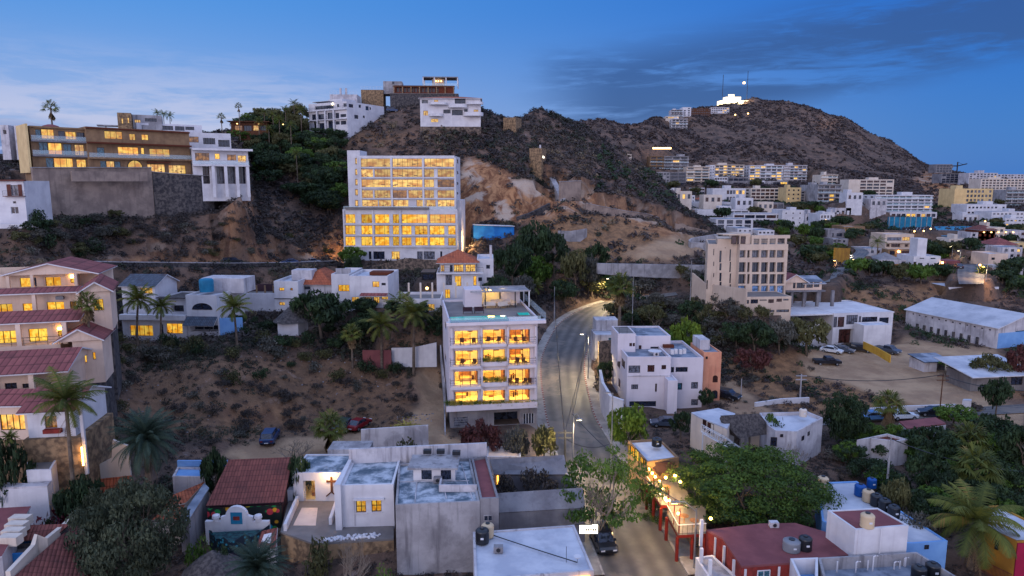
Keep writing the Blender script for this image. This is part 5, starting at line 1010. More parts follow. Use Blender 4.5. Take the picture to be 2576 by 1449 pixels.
# ---------------------------------------------------------------- nearer buildings on the right
ZR = zt(1830,590,5.573); ZS = zt(0,1180,4.0696); ZT = zt(2300,1330,5.9907); ZU = zt(1640,1150,4.3923)
b = Bld('beige_apartment_building','tall beige apartment building with slit windows and four columns of dark glazed loggias','apartment building',755,345,1465,1140,147,5,13, ZR, 'beige', roof='deck', par=.2)
for y0, y1, kk in ((430,540,'grey'),(608,755,'dark'),(785,930,'dark'),(955,1100,'sky')):
 for x0, x1 in ((765,878),(975,1082),(1110,1210),(1235,1325),(1345,1452)): b.win(x0, y0, x1, y1, kk, nx=2 if kk != 'sky' else 1, ny=1, d=.7, fr='darkmetal')
 if kk != 'sky': b.win(905, y0,940, y1,'dark', nx=1, d=.5)
b.finish(); b.band(985,412,.12,.25, m='beige')
zt_ = b.hit(1465,205)[2]; u9 = b.hit(970,300)[0]
for x in (985,1098,1222,1340,1478): u = b.hit(x, 300)[0]; b.box('column', u-.22,0.0, b.h+.001, u+.22,.4, zt_-.7)
b.box('top_beam', u9,-.02, zt_-.7, b.w+.3,.5, zt_); b.box('top_wall', u9,2.4, b.h, b.w-1.5,2.7, zt_-.2); b.rail(b.root, 'f', u9, b.w, b.h, 0.02,1.1,'metal')
ux0, ux1 = b.hit(655,200)[0], b.hit(968,200)[0]; zz_ = b.hit(800,185)[2]
b.box('penthouse', max(ux0,0)+.0,.5, b.h-.2, ux1,6, zz_);
for x0, x1 in ((668,742),(758,785),(806,878)): r = b.rect(x0,222, x1,345,'f',.45); o = MB().box(r[0],.42, b.h+.1, r[2],.497, r[3],'frame').build('window', b.root); MB().box(r[0]+.1,.40, b.h+.2, r[2]-.1,.417, r[3]-.1,'brown').build('pane', o)
b.box('canopy', b.hit(285,180,'f',0)[0]+4,.3, zz_-.35, ux1-.5,4, zz_-.1)
c = Bld('x', None, None, 290,335,758,1060,150,-14,14, ZR, 'beige', pad=False, roof='deck', par=.2)
c.w = c.hit(752,900)[0]
for x0, x1, ys in ((400,412,((410,505),(600,665),(770,830),(935,1000))),(490,520,((435,610),(625,730),(765,890),(900,1018))),(640,660,((415,590),(600,755),(775,920),(935,1045))),(288,316,((875,1010),))):
 for y0, y1 in ys: c.win(x0, y0, x1, y1,'dark', nx=1, fr='darkmetal')
c.win(572,388,584,402,'dark', nx=1); c.finish(); u = c.hit(460,300)[0]; c.box('stair_head', u, .02, c.h-.1, c.w, 8, c.hit(500,262)[2]); b.absorb(c)
wl = Bld('x', None, None, 880,1125,1545,1400,139,5,7, ZR, 'beige', pad=True, roof='deck', par=.1)
wl.wins([(892,1170,932,1225,'dark',1),(955,1160,1065,1222,'dark',3),(1088,1162,1196,1180,'grey',2),(1216,1158,1300,1214,'brown',2),(1338,1150,1420,1196,'brown',2),(1438,1152,1518,1178,'grey',2),(1336,1310,1525,1350,'grey',3),(1160,1320,1308,1350,'grey',3)]); wl.finish(); b.absorb(wl)
wall_run('side_parapet','long sloping beige parapet wall','wall',[P(*ZR(76,1010),158), P(*ZR(278,1040),152), P(*ZR(875,1330),139.1)],[3.9,1.7,4.6],.3,'beige', clamp=False)
for o in list(S.objects):
 if o.name.startswith('side_parapet'):
  for k_ in ('label','category','kind'):
   if k_ in o: del o[k_]
  o.parent = b.root; o.matrix_parent_inverse = b.root.matrix_basis.inverted()
b = Bld('stilt_house','pink house with a dark red roof standing on concrete stilts right of the beige building','house',1195,490,1425,540,158,4,9, ZH, 'pinkcream', par=0, pad=False, dig=.3)
b.wins([(1242,490,1258,528,'dark',1),(1266,488,1318,527,'dark',3),(1328,488,1370,525,'dark',2),(1376,486,1412,520,'dark',2)]); b.finish(roof=False); b.gable('roof',-1,-.5, b.h-.02, b.w*.55, b.D, b.h+2.0,'roofred',.5, axis='y'); b.gable('roof', b.w*.5,0, b.h-.3, b.w+.5, b.D, b.h+1.0,'roofgrey',.4)
for u in (1.5,4.5,7.8,11.5): b.box('stilt', u, .3,-8, u+.6,.9,-.3,'concrete'); b.box('stilt', u, 6.3,-8, u+.6,6.9,-.3,'concrete')
b.box('deck',-.3,-1.0,-.29, b.w+.5, b.D, -.02,'concrete')
# white modern house with parked cars
b = Bld('modern_white_house','white modern two storey house with a carport behind the row of parked cars','house',210,690,590,905,150,9,16, ZI, 'white', roof='roofw', par=.25)
b.wins([(212,712,246,780,'grey',2),(250,712,292,778,'brown',1),(305,700,378,760,'grey',6),(384,708,400,764,'grey',1),(405,712,504,766,'dark',6),(517,716,578,754,'dark',1)])
b.wins([(255,790,345,885,'brown',3, ),(360,838,400,890,'teal',1),(328,798,382,834,'brown',3)], d=.9); b.finish(); b.box('roof_slab',-12,.1, b.h-.35, b.w+.3,14, b.h-.05)
c = Bld('x', None, None, 0,760,208,918,152,9,10, ZI, 'white', pad=True, par=.1); c.wins([(140,790,195,835,'grey',2)]); c.finish(); b.absorb(c)
c = Bld('x', None, None, 410,768,586,905,146,9,3.5, ZI, 'white', pad=True, par=.2); c.finish(); b.absorb(c)
mb = MB(); o = wall_run('railing_fence','dark iron fence on a low ochre wall beside the parked cars','fence',[P(*ZI(412,885),141), P(*ZI(500,925),134), P(*ZI(585,975),127)],[.5,.5,.5],.2,'yellowwall', base=1, clamp=False)
# warehouse
b = Bld('warehouse','long white stained warehouse with a pale metal roof and rows of small vents','warehouse',1268,785,1620,915,143,18,23, ZI, 'whiteold', roof='roofw', par=0, dig=4)
for i in range(12): b.win(0,0,0,0,'dark', face='l', nx=1, name='vent', loc=(1.5+i*1.75, b.h-.9,2.0+i*1.75, b.h-.6))
b.win(1395,800,1470,825,'teal', nx=1); b.finish(roof=False); b.gable('roof',0,0, b.h-.02, b.w, b.D, b.h+2.6,'roofmetal',.4, axis='y')
for i in range(9): b.box('buttress',-.3,4+i*1.9,-1,-.004,4.5+i*1.9,1.6,'stonedark')
b.box('blue_front',.3,-.08,-.5, b.w*.6,-.004, b.h-1.2,'bluepale')
b = Bld('shed','small whitewashed block shed with a dark metal lean-to roof on the dirt lot','shed',803,1000,885,1065,126,8,4, ZI, 'whiteold', par=0, pad=True); b.finish(roof=False)
mb = MB(); slopeface(mb, [(-.3,-.4, b.h-.05),(b.w+3,-.4, b.h-.05),(b.w+3,4.3, b.h+.5),(-.3,4.3, b.h+.5)],'roofgrey',.12,'darkmetal'); mb.build('roof', b.root); b.box('dark_side', b.w, 1,-2, b.w+2.6,4, b.h-.1,'stonedark')
b = Bld('metal_roofed_house','low house with a long white metal roof at the right edge behind iron pens','house',1100,1095,1500,1190,114,4,6, ZI, 'blockwall', par=0, roof='roofw', h=2.7); b.win(1365,1100,1440,1150,'dark'); b.finish(roof=False)
mb = MB(); slopeface(mb, [(-.5,-1, b.h+.0),(b.w+.5,-1, b.h+.3),(b.w+.5,9, b.h+1.4),(-.5,9, b.h+1.1)],'roofw',.15); mb.build('roof', b.root)
# white L shaped house, peach tower, gate house
b = Bld('white_house','white three storey house with scattered brown windows right of the curving street','house',168,970,445,1290,103,2,13, ZH, 'herowhite', roof='roofgrey')
b.wins([(183,1025,258,1073,'grey',1),(305,1022,350,1067,'brown',2),(395,1022,425,1050,'brown',2),(200,1147,245,1178,'grey',3),(354,1142,366,1195,'brown',1),(188,1255,360,1290,'dark',3)]);
for y0, y1, xs in ((985,1040,((108,128),(135,160))),(1108,1170,((115,130),))):
 for x0, x1 in xs: b.win(x0, y0, x1, y1,'brown', face='l', nx=1, d=.15)
b.finish(); b.band(170,1092,.12,.1, m='whiteold')
c = Bld('x', None, None, 445,975,652,1300,106,2,12, ZH, 'herowhite', pad=True, roof='roofgrey'); c.wins([(448,1035,476,1070,'dark',1),(486,1035,564,1067,'dark',3),(586,1132,630,1175,'grey',2),(495,1138,528,1182,'teal',1),(586,1242,630,1282,'grey',1)]); c.finish(); b.absorb(c)
c = Bld('x', None, None, 430,1122,492,1335,101,2,4, ZH, 'herowhite', pad=False, par=.1); c.finish(); b.absorb(c)
c = Bld('x', None, None, 228,835,450,960,110,2,8, ZH, 'herowhite', pad=False, dig=1, roof='roofgrey', par=.3); c.wins([(248,895,266,922,'brown',1),(324,904,388,917,'dark',2)]); c.finish(); c.box('red_awning', c.hit(402,900)[0],-.8, c.hit(402,905)[2], c.hit(468,900)[0],-.01, c.hit(402,887)[2],'tileorange'); b.absorb(c)
c = Bld('x', None, None, 112,820,226,960,108,2,6, ZH, 'herowhite', pad=False, dig=1, roof='deck', par=.1); c.wins([(188,880,206,902,'brown',1),(210,880,224,902,'brown',1)]); c.finish(); c.rail(c.root, 'f',.1, c.w-.1, c.h, .1,1.0,'metal'); b.absorb(c)
MB().lathe([(.05,0),(.9,.25),(1.1,.5)],'white',12,(5,3, b.h-.3)).build('satellite_dish', b.root)
for i, (x, y) in enumerate(((7.6,3),(8.3,3.4),(9.0,3.2),(9.7,3.5))): b.box('gas_tank', x, y, b.h-.45, x+.5, y+.5, b.h+.3,'white')
b = Bld('peach_tower_house','narrow peach house with arched openings stepping down beside the white house','house',655,940,768,1250,109,3,7, ZH, 'peach', roof='roofgrey', par=.2); b.finish(); b.archwin(725,1088,756,1132,'brown'); b.archwin(722,1184,755,1236,'dark'); b.box('stair_head',0,2, b.h-.1, b.w*.55,6, b.h+1.6,'whiteold')
b.win(682,970,690,980,'dark', nx=1, hole=False, d=-.03)
b = Bld('gate_house','small white walled gatehouse with a teal door at the street bend','gatehouse',1150,640,1300,745,127,3,5, ZG, 'whiteold', roof='roofw', par=.3); b.win(1243,660,1299,742,'teal', nx=1, name='door', fr='tealblue'); b.finish(); b.box('rear_room',1,5,-1,5.5,9, b.h+1.8)
wall_run('retaining_wall','rough stone retaining wall under the gatehouse','retaining wall',[P(*ZG(1175,860),121), P(*ZG(1300,850),123)],[4.6,4.8],.4,'stone', clamp=False)
wall_run('street_wall','white curved garden wall between the pavement and the three storey house','wall',[P(*ZG(1178,980),111), P(*ZG(1195,1075),103.5), P(*ZG(1250,1170),97.5), P(*ZG(1345,1175),96.5)],[2.2,2.2,2.1,1.5],.3,'white', cap='white', clamp=False)
# thatched roof house
def pbuild(name, label, cat, px, z, T, base=0.0, wall='white', roof='roofw', par=.5, pad=False, overhang=0):
 """building on a polygon of picture points lying at height z; returns (root, world corners)"""
 w = [PZ(*T(*p), z) for p in px]; c = sum(w, Vector())/len(w); o = empty(name, (c.x, c.y, base)); tag(o, label, cat)
 q = [(p.x-c.x, p.y-c.y) for p in w]; ar = sum(q[i][0]*q[(i+1) % len(q)][1]-q[(i+1) % len(q)][0]*q[i][1] for i in range(len(q)))
 if ar < 0: q = q[::-1]; w = w[::-1]
 zt_ = z-base; MB().prism(q, -3, zt_-(par if par else 0), wall).build('wall', o)
 if par:
  n = len(q); ins = []
  for i in range(n):
   a, b_, d = Vector(q[i-1]), Vector(q[i]), Vector(q[(i+1) % n]); e1 = (b_-a).normalized(); e2 = (d-b_).normalized(); n1 = Vector((-e1.y, e1.x)); n2 = Vector((-e2.y, e2.x)); m_ = n1+n2; m_ = m_/max(.4, m_.dot(n1)); ins.append(b_+m_*.2)
  mb = MB()
  for i in range(n):
   j = (i+1) % n; A, B_, A2, B2 = q[i], q[j], ins[i], ins[j]; z0, z1 = zt_-par, zt_
   mb.face([(*A, z0),(*B_, z0),(*B_, z1),(*A, z1)], wall); mb.face([(*A, z1),(*B_, z1),(*B2, z1),(*A2, z1)], wall); mb.face([(*B2, z0),(*A2, z0),(*A2, z1),(*B2, z1)], wall)
  mb.build('parapet', o); MB().face([(*p, zt_-par+.012) for p in ins], roof).build('roof', o)
 else: MB().prism([(p[0]*1.0, p[1]*1.0) for p in q], zt_+.002, zt_+.18, roof).build('roof', o)
 return o, w, c, base
def pwin(B_, i, j, x0, y0, x1, y1, T, k='dark', nx=2, fr='frame', out=.0, name='window', px=None):
 """a window on the wall between world corners i and j"""
 o, w, c, base = B_; a, b_ = (w[i], w[j]) if px is None else px; e = (b_-a); e.z = 0; L = e.length; e.normalize(); n = Vector((e.y, -e.x, 0))
 if n.dot(Vector((a.x, a.y, 0))) > 0: n = -n
 def h(x, y): r = Vector(ray(*T(x, y))); A = Vector((0,0, CZ)); t = (a-A).dot(n)/r.dot(n); p = A+r*t; return (p-a).dot(e), p.z
 u0, u1 = sorted((h(x0,(y0+y1)/2)[0], h(x1,(y0+y1)/2)[0])); z1 = h((x0+x1)/2, y0)[1]; z0 = h((x0+x1)/2, y1)[1]
 mb = MB();
 def bx(ua, ub, za, zb, d0, d1, m):
  A_ = [a+e*ua+n*d0, a+e*ub+n*d0, a+e*ub+n*d1, a+e*ua+n*d1]; mb.prism([(p.x-c.x, p.y-c.y) for p in A_], za-base, zb-base, m)
 f = .07; bx(u0, u0+f, z0, z1,-.02,.07, fr); bx(u1-f, u1, z0, z1,-.02,.07, fr); bx(u0+f, u1-f, z0, z0+f, -.02,.07, fr); bx(u0+f, u1-f, z1-f, z1,-.02,.07, fr)
 for q in range(1, nx): cc = u0+(u1-u0)*q/nx; bx(cc-.03, cc+.03, z0+f, z1-f, -.02,.06, fr)
 wo = mb.build(name, o); mb = MB(); bx(u0+.03, u1-.03, z0+.03, z1-.03,-.02,.03, k); mb.build('pane', wo); return wo
B_ = pbuild('thatched_house','cream house with white slab roofs and a sagging grey thatched porch','house',[(575,158),(790,122),(925,165),(860,285),(640,195)],5.2, ZM, 0,'cream','roofw',0)
th = B_[0]; fl = (PZ(*ZM(640,195),5.2), PZ(*ZM(865,285),5.2))
def slopes(root, px, zs, T, m, name='roof', th_=.2, edge=None):
 w = [PZ(*T(*p), z)-root.location for p, z in zip(px, zs)]; mb = MB(); slopeface(mb, w, m, th_, edge); return mb.build(name, root)
for q in ((668,205,697,285,'brown'),(705,232,757,315,'brown'),(810,322,828,352,'dark')): pwin(B_, 0,1, *q[:4], ZM, q[4], px=fl)
slopes(th, [(975,350),(1250,312),(1112,155),(818,172)],[3.6,3.6,6.2,6.4], ZM, 'thatch','thatch_roof',.35,'thatch')
slopes(th, [(855,290),(975,350),(818,172),(812,185)],[3.8,3.6,6.4,6.2], ZM, 'thatch','thatch_roof',.3,'thatch')
for x, y in ((975,470),(1185,470),(1010,430)): p = PZ(*ZM(x, y),0)-th.location; MB().box(p.x-.25, p.y-.25,-1, p.x+.25, p.y+.25,3.5,'whiteold').build('post', th)
p = PZ(*ZM(1080,430),0)-th.location; MB().box(p.x-5, p.y+1,-1, p.x+3.5, p.y+1.3,3.3,'stone').box(p.x-.8, p.y-.6,0, p.x+.8, p.y+.4,2.3,'cream').build('porch_wall', th)
B2 = pbuild('flat_roofed_house','white stained flat roofed house with a pink roof tank behind the thatched porch','house',[(1118,150),(1500,140),(1622,190),(1415,300),(1245,292),(1185,250)],5.0, ZM, 0,'whiteold','roofw',.45)
e0 = PZ(*ZM(1415,300),5.0); e1 = PZ(*ZM(1622,190),5.0); e2 = PZ(*ZM(1200,292),5.0); pwin(B2,0,1,1282,320,1305,343, ZM, 'dark',1, px=(e2, e0)); pwin(B2,0,1,1452,335,1470,368, ZM, 'dark',1, px=(e0, e1)); pwin(B2,0,1,1500,300,1514,330, ZM, 'grey',1, px=(e0, e1)); pwin(B2,0,1,1205,345,1255,415, ZM, 'dark',2, px=(e2, e0))
# footbridge of white painted steel
def bridge():
 a = PZ(*ZM(668,320),4.2); c_ = PZ(*ZM(860,425),3.4); d = PZ(*ZM(1000,520),1.2); o = empty('footbridge', a); tag(o, 'white steel footbridge with cross braced railings stepping down from the thatched house','footbridge')
 pts = [Vector((0,0,0)), c_-a, d-a]; mb = MB()
 for s_ in (0,.9):
  for i in range(2):
   p, q = pts[i]+Vector((0, s_, 0)), pts[i+1]+Vector((0, s_, 0)); up = Vector((0,0,1)); r_ = MB(); r_.tube([p+up, q+up],.05,'framew',5); r_.tube([p+up*.05, q+up*.05],.07,'framew',5)
   n = 5
   for k in range(n+1): m_ = p.lerp(q, k/n); r_.tube([m_, m_+up],.04,'framew',4)
   for k in range(n): r_.tube([p.lerp(q, k/n), p.lerp(q, (k+1)/n)+up],.03,'framew',4)
   r_.build('railing', o)
 for i in range(2):
  p, q = pts[i], pts[i+1]; mb.face([p, q, q+Vector((0,.9,0)), p+Vector((0,.9,0))],'concretelight')
 mb.build('walkway', o)
 for p in pts[:2]: MB().tube([p, p+Vector((0,0,-4.3))],.09,'framew',6).build('post', o)
bridge()
# bar with string lights on red posts
B3 = pbuild('street_bar','long street bar with a grey flat roof and warm lit side windows','bar',[(152,108),(420,92),(560,118),(745,302),(372,358)],5.2, ZU, 0,'tan','roofw',.25)
f0, f1 = PZ(*ZU(152,108),5.2), PZ(*ZU(372,358),5.2)
for q in ((160,155,180,265),(188,178,232,300),(238,215,282,345),(300,300,335,380),(340,330,362,395)): pwin(B3,0,1, *q, ZU, 'lit',2, px=(f0, f1))
bar = B3[0]
slopes(bar, [(640,500),(372,440),(372,364),(700,352)],[3.6,4.2,5.0,5.0], ZU, 'slatepurple','awning',.08,'slatepurple'); slopes(bar, [(525,530),(640,350),(372,362),(395,400)],[3.3,4.9,5.1,4.6], ZU, 'slatepurple','awning',.08,'slatepurple')
deck = empty('dining_deck', PZ(*ZU(600,900),2.8)); tag(deck, 'raised red framed dining deck with dark railings lit by string lights under the big tree','dining deck')
def deckpart(px, z=2.8):
 w = [PZ(*ZU(*p), z)-deck.location for p in px]; MB().prism([(p.x, p.y) for p in w],-.35,-.05,'redpaint').build('floor', deck); MB().prism([(p.x, p.y) for p in w],-.048,-.0,'deck').build('boards', deck); return w
w1 = deckpart([(370,628),(535,862),(900,850),(760,480),(380,440)]); w2 = deckpart([(607,975),(735,1212),(1065,1192),(1060,870),(620,868)])
def drail(a, b_):
 mb = MB(); up = Vector((0,0,1.0)); mb.tube([a+up, b_+up],.045,'framew',5); mb.tube([a+up*.1, b_+up*.1],.03,'darkmetal',4); n = max(3, int((b_-a).length/.45))
 for k in range(n+1): m_ = a.lerp(b_, k/n); mb.tube([m_, m_+up],.022,'darkmetal',4)
 mb.build('railing', deck)
drail(w1[0], w1[1]); drail(w2[0], w2[1]); drail(w2[1], w2[2])
for p in (w1[0], w1[1], w2[0], w2[1], w2[2], w2[1].lerp(w2[2],.55), w1[0].lerp(w1[1],.5)): q = p*.97; MB().tube([(q.x, q.y, -3.2),(q.x, q.y, -.36)],.17,'redpaint',8).build('post', deck)
for p in (w2[0], w2[0].lerp(w2[1],.55), w2[1], w1[0].lerp(w1[1],.4)): MB().tube([(p.x+.15, p.y+.2,0),(p.x+.15, p.y+.2,2.6)],.06,'redpaint',6).build('lamp_pole', deck)
for p in (w1[0].lerp(w1[2],.45), w2[0].lerp(w2[2],.45), w2[0].lerp(w2[2],.7)):
 t_ = MB(); t_.lathe([(.05,.0),(.05,.7),(.45,.72),(.45,.77)],'woodlight',10,(p.x, p.y, 0)); t_.build('table', deck)
LAMPS = []
for i, (x, y, z) in enumerate(((398,442,4.6),(437,489,4.5),(467,531,4.4),(516,586,4.3),(545,671,4.2),(592,541,4.6),(700,520,4.8),(586,782,4.2),(602,810,4.2),(628,808,4.2),(762,590,4.4),(1120,1020,3.6),(740,960,4.0))):
 p = PZ(*ZU(x, y), z); o = empty('bulb_light', p); tag(o, 'round glowing bulb of the string lights over the dining deck','string light','string light bulbs over the dining deck')
 MB().lathe([(.02,-.16),(.13,-.08),(.16,0),(.12,.1),(.03,.14)],'bulb',10).build('globe', o, True); MB().tube([(0,0,.14),(0,0,.25)],.04,'darkmetal',6).build('socket', o); LAMPS.append(p)
def plight(p, e, c=(1,.62,.25), r=.15, name='lamp_light', spot=None, parent=None):
 l = bpy.data.lights.new(name, 'SPOT' if spot else 'POINT'); l.energy = e; l.color = c; l.shadow_soft_size = r
 if spot: l.spot_size = radians(spot); l.spot_blend = .8
 o = bpy.data.objects.new(name, l); C.objects.link(o); o.location = p
 if parent: o.parent = parent; o.location = Vector(p)-parent.location
 return o
for p in (LAMPS[1], LAMPS[4], LAMPS[8], LAMPS[6], LAMPS[12]): plight(p-Vector((0,0,.35)),130,(1,.66,.26))
# red roofed houses and the tank roof, right foreground
B4 = pbuild('red_roofed_house','low brick house with a broad faded red flat roof and two water tanks','house',[(695,1095),(1120,1045),(1400,1040),(1640,1110),(1850,1290),(1366,1358),(975,1385),(822,1160)],4.2, ZM, 0,'brickred','roofred',0)
e0, e1 = PZ(*ZM(975,1385),4.2), PZ(*ZM(1366,1358),4.2); pwin(B4,0,1,1098,1400,1200,1470, ZM, 'teal',2,'framew', px=(e0, e1))
for x, y in ((770,1140),(838,1210),(915,1320),(1005,1390),(1272,1370)): p = PZ(*ZM(x, y),4.1)-B4[0].location; MB().box(p.x-.1, p.y-.1,-.5, p.x+.1, p.y+.1,4.1,'white').build('post', B4[0])
B5 = pbuild('porch_terrace','small grey concrete porch roof with white stub pillars beside the red roofed house','porch',[(610,1300),(745,1280),(960,1470),(720,1470)],2.8, ZM, 0,'white','concretelight',.15)
for x, y, h in ((653,1335,1.3),(722,1430,1.3),(650,1200,2.5)): p = PZ(*ZM(x, y),2.8)-B5[0].location; MB().box(p.x-.14, p.y-.14,2.7, p.x+.14, p.y+.14,2.8+h, 'white').build('pillar', B5[0])
B6 = pbuild('tank_roof_house','large white flat roofed house carrying a row of water tanks','house',[(145,705),(460,693),(820,935),(1182,1168),(915,1188),(640,1180),(185,1010)],3.8, ZN, 0,'bluepale','roofw',.12)
e0, e1 = PZ(*ZN(880,1190),3.8), PZ(*ZN(1182,1168),3.8); pwin(B6,0,1,997,1200,1030,1232, ZN, 'dark',1, px=(e0, e1))
B7 = pbuild('white_cube_house','tall white cube house with a red painted roof and one beige tank','house',[(228,925),(625,905),(872,1045),(450,1080)],7.0, ZN, 0,'white','roofred',.08)
for x, y0, y1 in ((652,1072,1250),(474,1075,1265)):
 p = PZ(*ZN(x, y0),7.0)-B7[0].location; MB().tube([(p.x, p.y-.08,3),(p.x, p.y-.08,7.0)],.05,'white',5).build('drain_pipe', B7[0])
B8 = pbuild('walled_roof_house','grey walled flat roof cluttered with white pipes at the bottom edge','house',[(153,1302),(935,1256),(1300,1480),(200,1480)],4.8, ZN, 0,'concretelight','roofgrey',1.1)
B9 = pbuild('light_well','pale blue roof well with white walls next to the pipe cluttered roof','house',[(1362,1308),(1583,1300),(1583,1480),(1440,1480)],4.8, ZM, 0,'white','bluepale',1.4)
B10 = pbuild('ochre_house','ochre walled house with a white roof and a magenta corner at the right edge','house',[(1505,890),(1580,885),(1900,1040),(1900,1165),(1735,1172),(1480,1062)],4.2, ZN, 0,'ochre','roofw',.15)
p = PZ(*ZN(1735,1172),4.2)-B10[0].location; MB().box(p.x, p.y-.12,-1, p.x+6, p.y-.01,4.05,'magenta').build('magenta_wall', B10[0]); e0, e1 = PZ(*ZN(1480,1062),4.2), PZ(*ZN(1735,1172),4.2)
pwin(B10,0,1,1560,1160,1590,1240, ZN, 'dark',1, px=(e0, e1)); mb = MB()
for i in range(26): q = e0.lerp(e1, i/25)-B10[0].location+Vector((-.7,-.7,0)); mb.tube([(q.x, q.y, .3),(q.x, q.y, 1.4)],.03,'rust',4)
q0, q1 = e0-B10[0].location+Vector((-.7,-.7,0)), e1-B10[0].location+Vector((-.7,-.7,0)); mb.tube([(q0.x, q0.y, 1.4),(q1.x, q1.y, 1.4)],.04,'rust',4); mb.build('railing', B10[0])
B11 = pbuild('dark_red_roof_house','weathered house with a faded dark red roof right of the fan palm','house',[(795,228),(1085,195),(1170,245),(860,285)],3.4, ZN, 0,'whiteold','roofred',0)
B12 = pbuild('walled_yard_house','white walled house with a rusty red roof behind the bare shrub','house',[(460,365),(700,315),(870,362),(770,375),(570,352)],3.4, ZN, 0,'whiteold','rust',.3)
e0, e1 = PZ(*ZN(570,352),3.4), PZ(*ZN(770,375),3.4)
B13 = pbuild('corner_kiosk','little white block hut at the end of the dirt track','hut',[(1300,58),(1372,62),(1372,50),(1310,48)],2.6, ZN, 0,'white','roofw',0)
for name, lab, px, T, zt_, th_ in (('street_wall','long low white wall along the parking street behind the palms',[(1085,128),(1300,95),(1512,85)], ZM, .1,1.2),('street_wall','pale kerb wall running in front of the tan field by the parked cars',[(560,145),(800,128),(1250,112)], ZN, .1,.6)):
 wall_run(name, lab, 'wall',[PZ(*T(*p),.05) for p in px], th_, .3,'white', base=1, clamp=False)
# ---------------------------------------------------------------- foreground, centre and left
def seg(a, b_, off=0.0): return a, b_
# white flat roof by the street
A1 = pbuild('white_roofed_shop','wide white painted flat roof with a black tank above a lit street shop','shop',[(330,1098),(1135,1040),(1290,1402),(345,1480)],5.5, ZL, 0,'whiteold','roofw',.12)
e0, e1 = PZ(*ZL(345,1480),5.5), PZ(*ZL(1290,1402),5.5)
q = (e1-A1[0].location); MB().box(q.x-2.6, q.y-.35,4.6, q.x-.3, q.y+.1,5.1,'glowwarm').build('lit_fascia', A1[0])
sg = empty('shop_sign', PZ(*ZL(1250,1075),4.0)); tag(sg, 'bright white illuminated shop sign hanging over the left pavement','sign')
MB().box(-.85,-.1,-.4,.85,.1,.4,'signwhite').build('light_box', sg); mb = MB()
for i in range(5): mb.box(-.3+i*.22,-.115,-.12,-.16+i*.22,-.101,.14,'darkmetal')
mb.build('lettering', sg); MB().box(-1.3,-.04,.41,.3,.04,.48,'darkmetal').build('bracket', sg); plight(sg.location+Vector((0,-.9,-.2)),60,(1,.92,.75), parent=sg)
# concrete ruin
z5 = 5.0
A2 = empty('concrete_ruin', PZ(*ZL(540,1100),0)); tag(A2,'roofless concrete building with sloping parapets and shrubs growing inside','building'); o_ = A2.location
def PP(x, y, z, T=ZL): return PZ(*T(x, y), z)-o_
def quadbox(mb, p0, p1, p2, p3, th, m): slopeface(mb, [p0, p1, p2, p3], m, th, m)
c0, c1 = PP(540,945,3.9), PP(1225,905,3.9); MB().prism([(c0.x, c0.y+.1),(c1.x, c1.y+.1),(c1.x, c1.y+.5),(c0.x, c0.y+.5)],-1,3.85,'concrete').build('front_wall', A2)
d0, d1 = PP(508,790,5.3), PP(1200,745,5.3); mb = MB(); quadbox(mb, c0, c1, d1, d0,.2,'concrete'); mb.build('sloping_parapet', A2)
f0, f1 = PP(462,520,5.6), PP(1055,485,5.6); g0, g1 = PP(500,640,4.2), PP(1085,640,4.2)
mb = MB(); quadbox(mb, g0, g1, f1, f0,.25,'concrete'); mb.build('rear_parapet', A2)
MB().prism([(g0.x, g0.y+.2),(g1.x, g1.y+.2),(g1.x, g1.y+.7),(g0.x, g0.y+.7)],-1,4.1,'concrete').build('rear_wall', A2)
MB().prism([(d1.x-.3, d1.y+.1),(d1.x, d1.y+.1),(g1.x, g1.y-.02),(g1.x-.3, g1.y-.02)],-1,4.4,'concrete').build('side_wall', A2)
MB().prism([(c0.x, c0.y+1),(c1.x-.4, c1.y+1),(g1.x-.4, g1.y-.3),(g0.x, g0.y-.3)],-.5,1.2,'stonedark').build('floor', A2)
MB().box(g0.x+.3, g0.y+.02,2.5, g0.x+.45, g0.y+.15,4.0,'glowwarm').build('lit_gap', A2)
# the big white roofed house
A3 = pbuild('concrete_walled_house','large house with a peeling blue grey roof above a stained concrete wall','house',[tuple((K*0+v) for v in p) for p in ((-286,882),(385,852),(310,508),(-262,556))],7.4, ZL, 0,'concretelight','roofold',.25)
r3 = A3[0]; z7 = 7.4
def seg_on(root, px, zs, T, th, m, name):
 w = [PZ(*T(*p), z)-root.location for p, z in zip(px, zs)]; mb = MB(); slopeface(mb, w, m, th, m); return mb.build(name, root)
w0, w1_ = PZ(*ZK(1135,552),7.4)-r3.location, PZ(*ZL(440,500),7.4)-r3.location
MB().prism([(w0.x, w0.y),(w1_.x, w1_.y),(w1_.x, w1_.y+.3),(w0.x, w0.y+.3)],7.0,8.9,'whiteold').build('rear_parapet', r3)
p = PZ(*ZL(60,690),7.2)-r3.location; MB().box(p.x-2.5, p.y, 7.2, p.x+1.6, p.y+2.4,8.5,'white').build('roof_room', r3); MB().box(p.x-3.0, p.y-.5,8.503, p.x+1.9, p.y+2.9,8.7,'concretelight').build('roof_slab', r3)
for q in ((-1.7,-.7),(.2,1.2)): MB().box(p.x+q[0], p.y-.03,7.35, p.x+q[1], p.y-.003,8.3,'dark').build('window', r3)
p = PZ(*ZL(60,780),7.2)-r3.location; MB().box(p.x, p.y, 7.2, p.x+3.6, p.y+.15,7.9,'whiteold').box(p.x, p.y+.154,7.2, p.x+.15, p.y+1.6,7.9,'whiteold').build('low_parapet', r3)
for (x, y) in ((-30,470),(200,480),(75,470)): p = PZ(*ZL(x, y),8.9)-r3.location; MB().box(p.x-.4, p.y-.3,8.9, p.x+.4, p.y+.2,9.3,'blackplastic').build('roof_unit', r3)
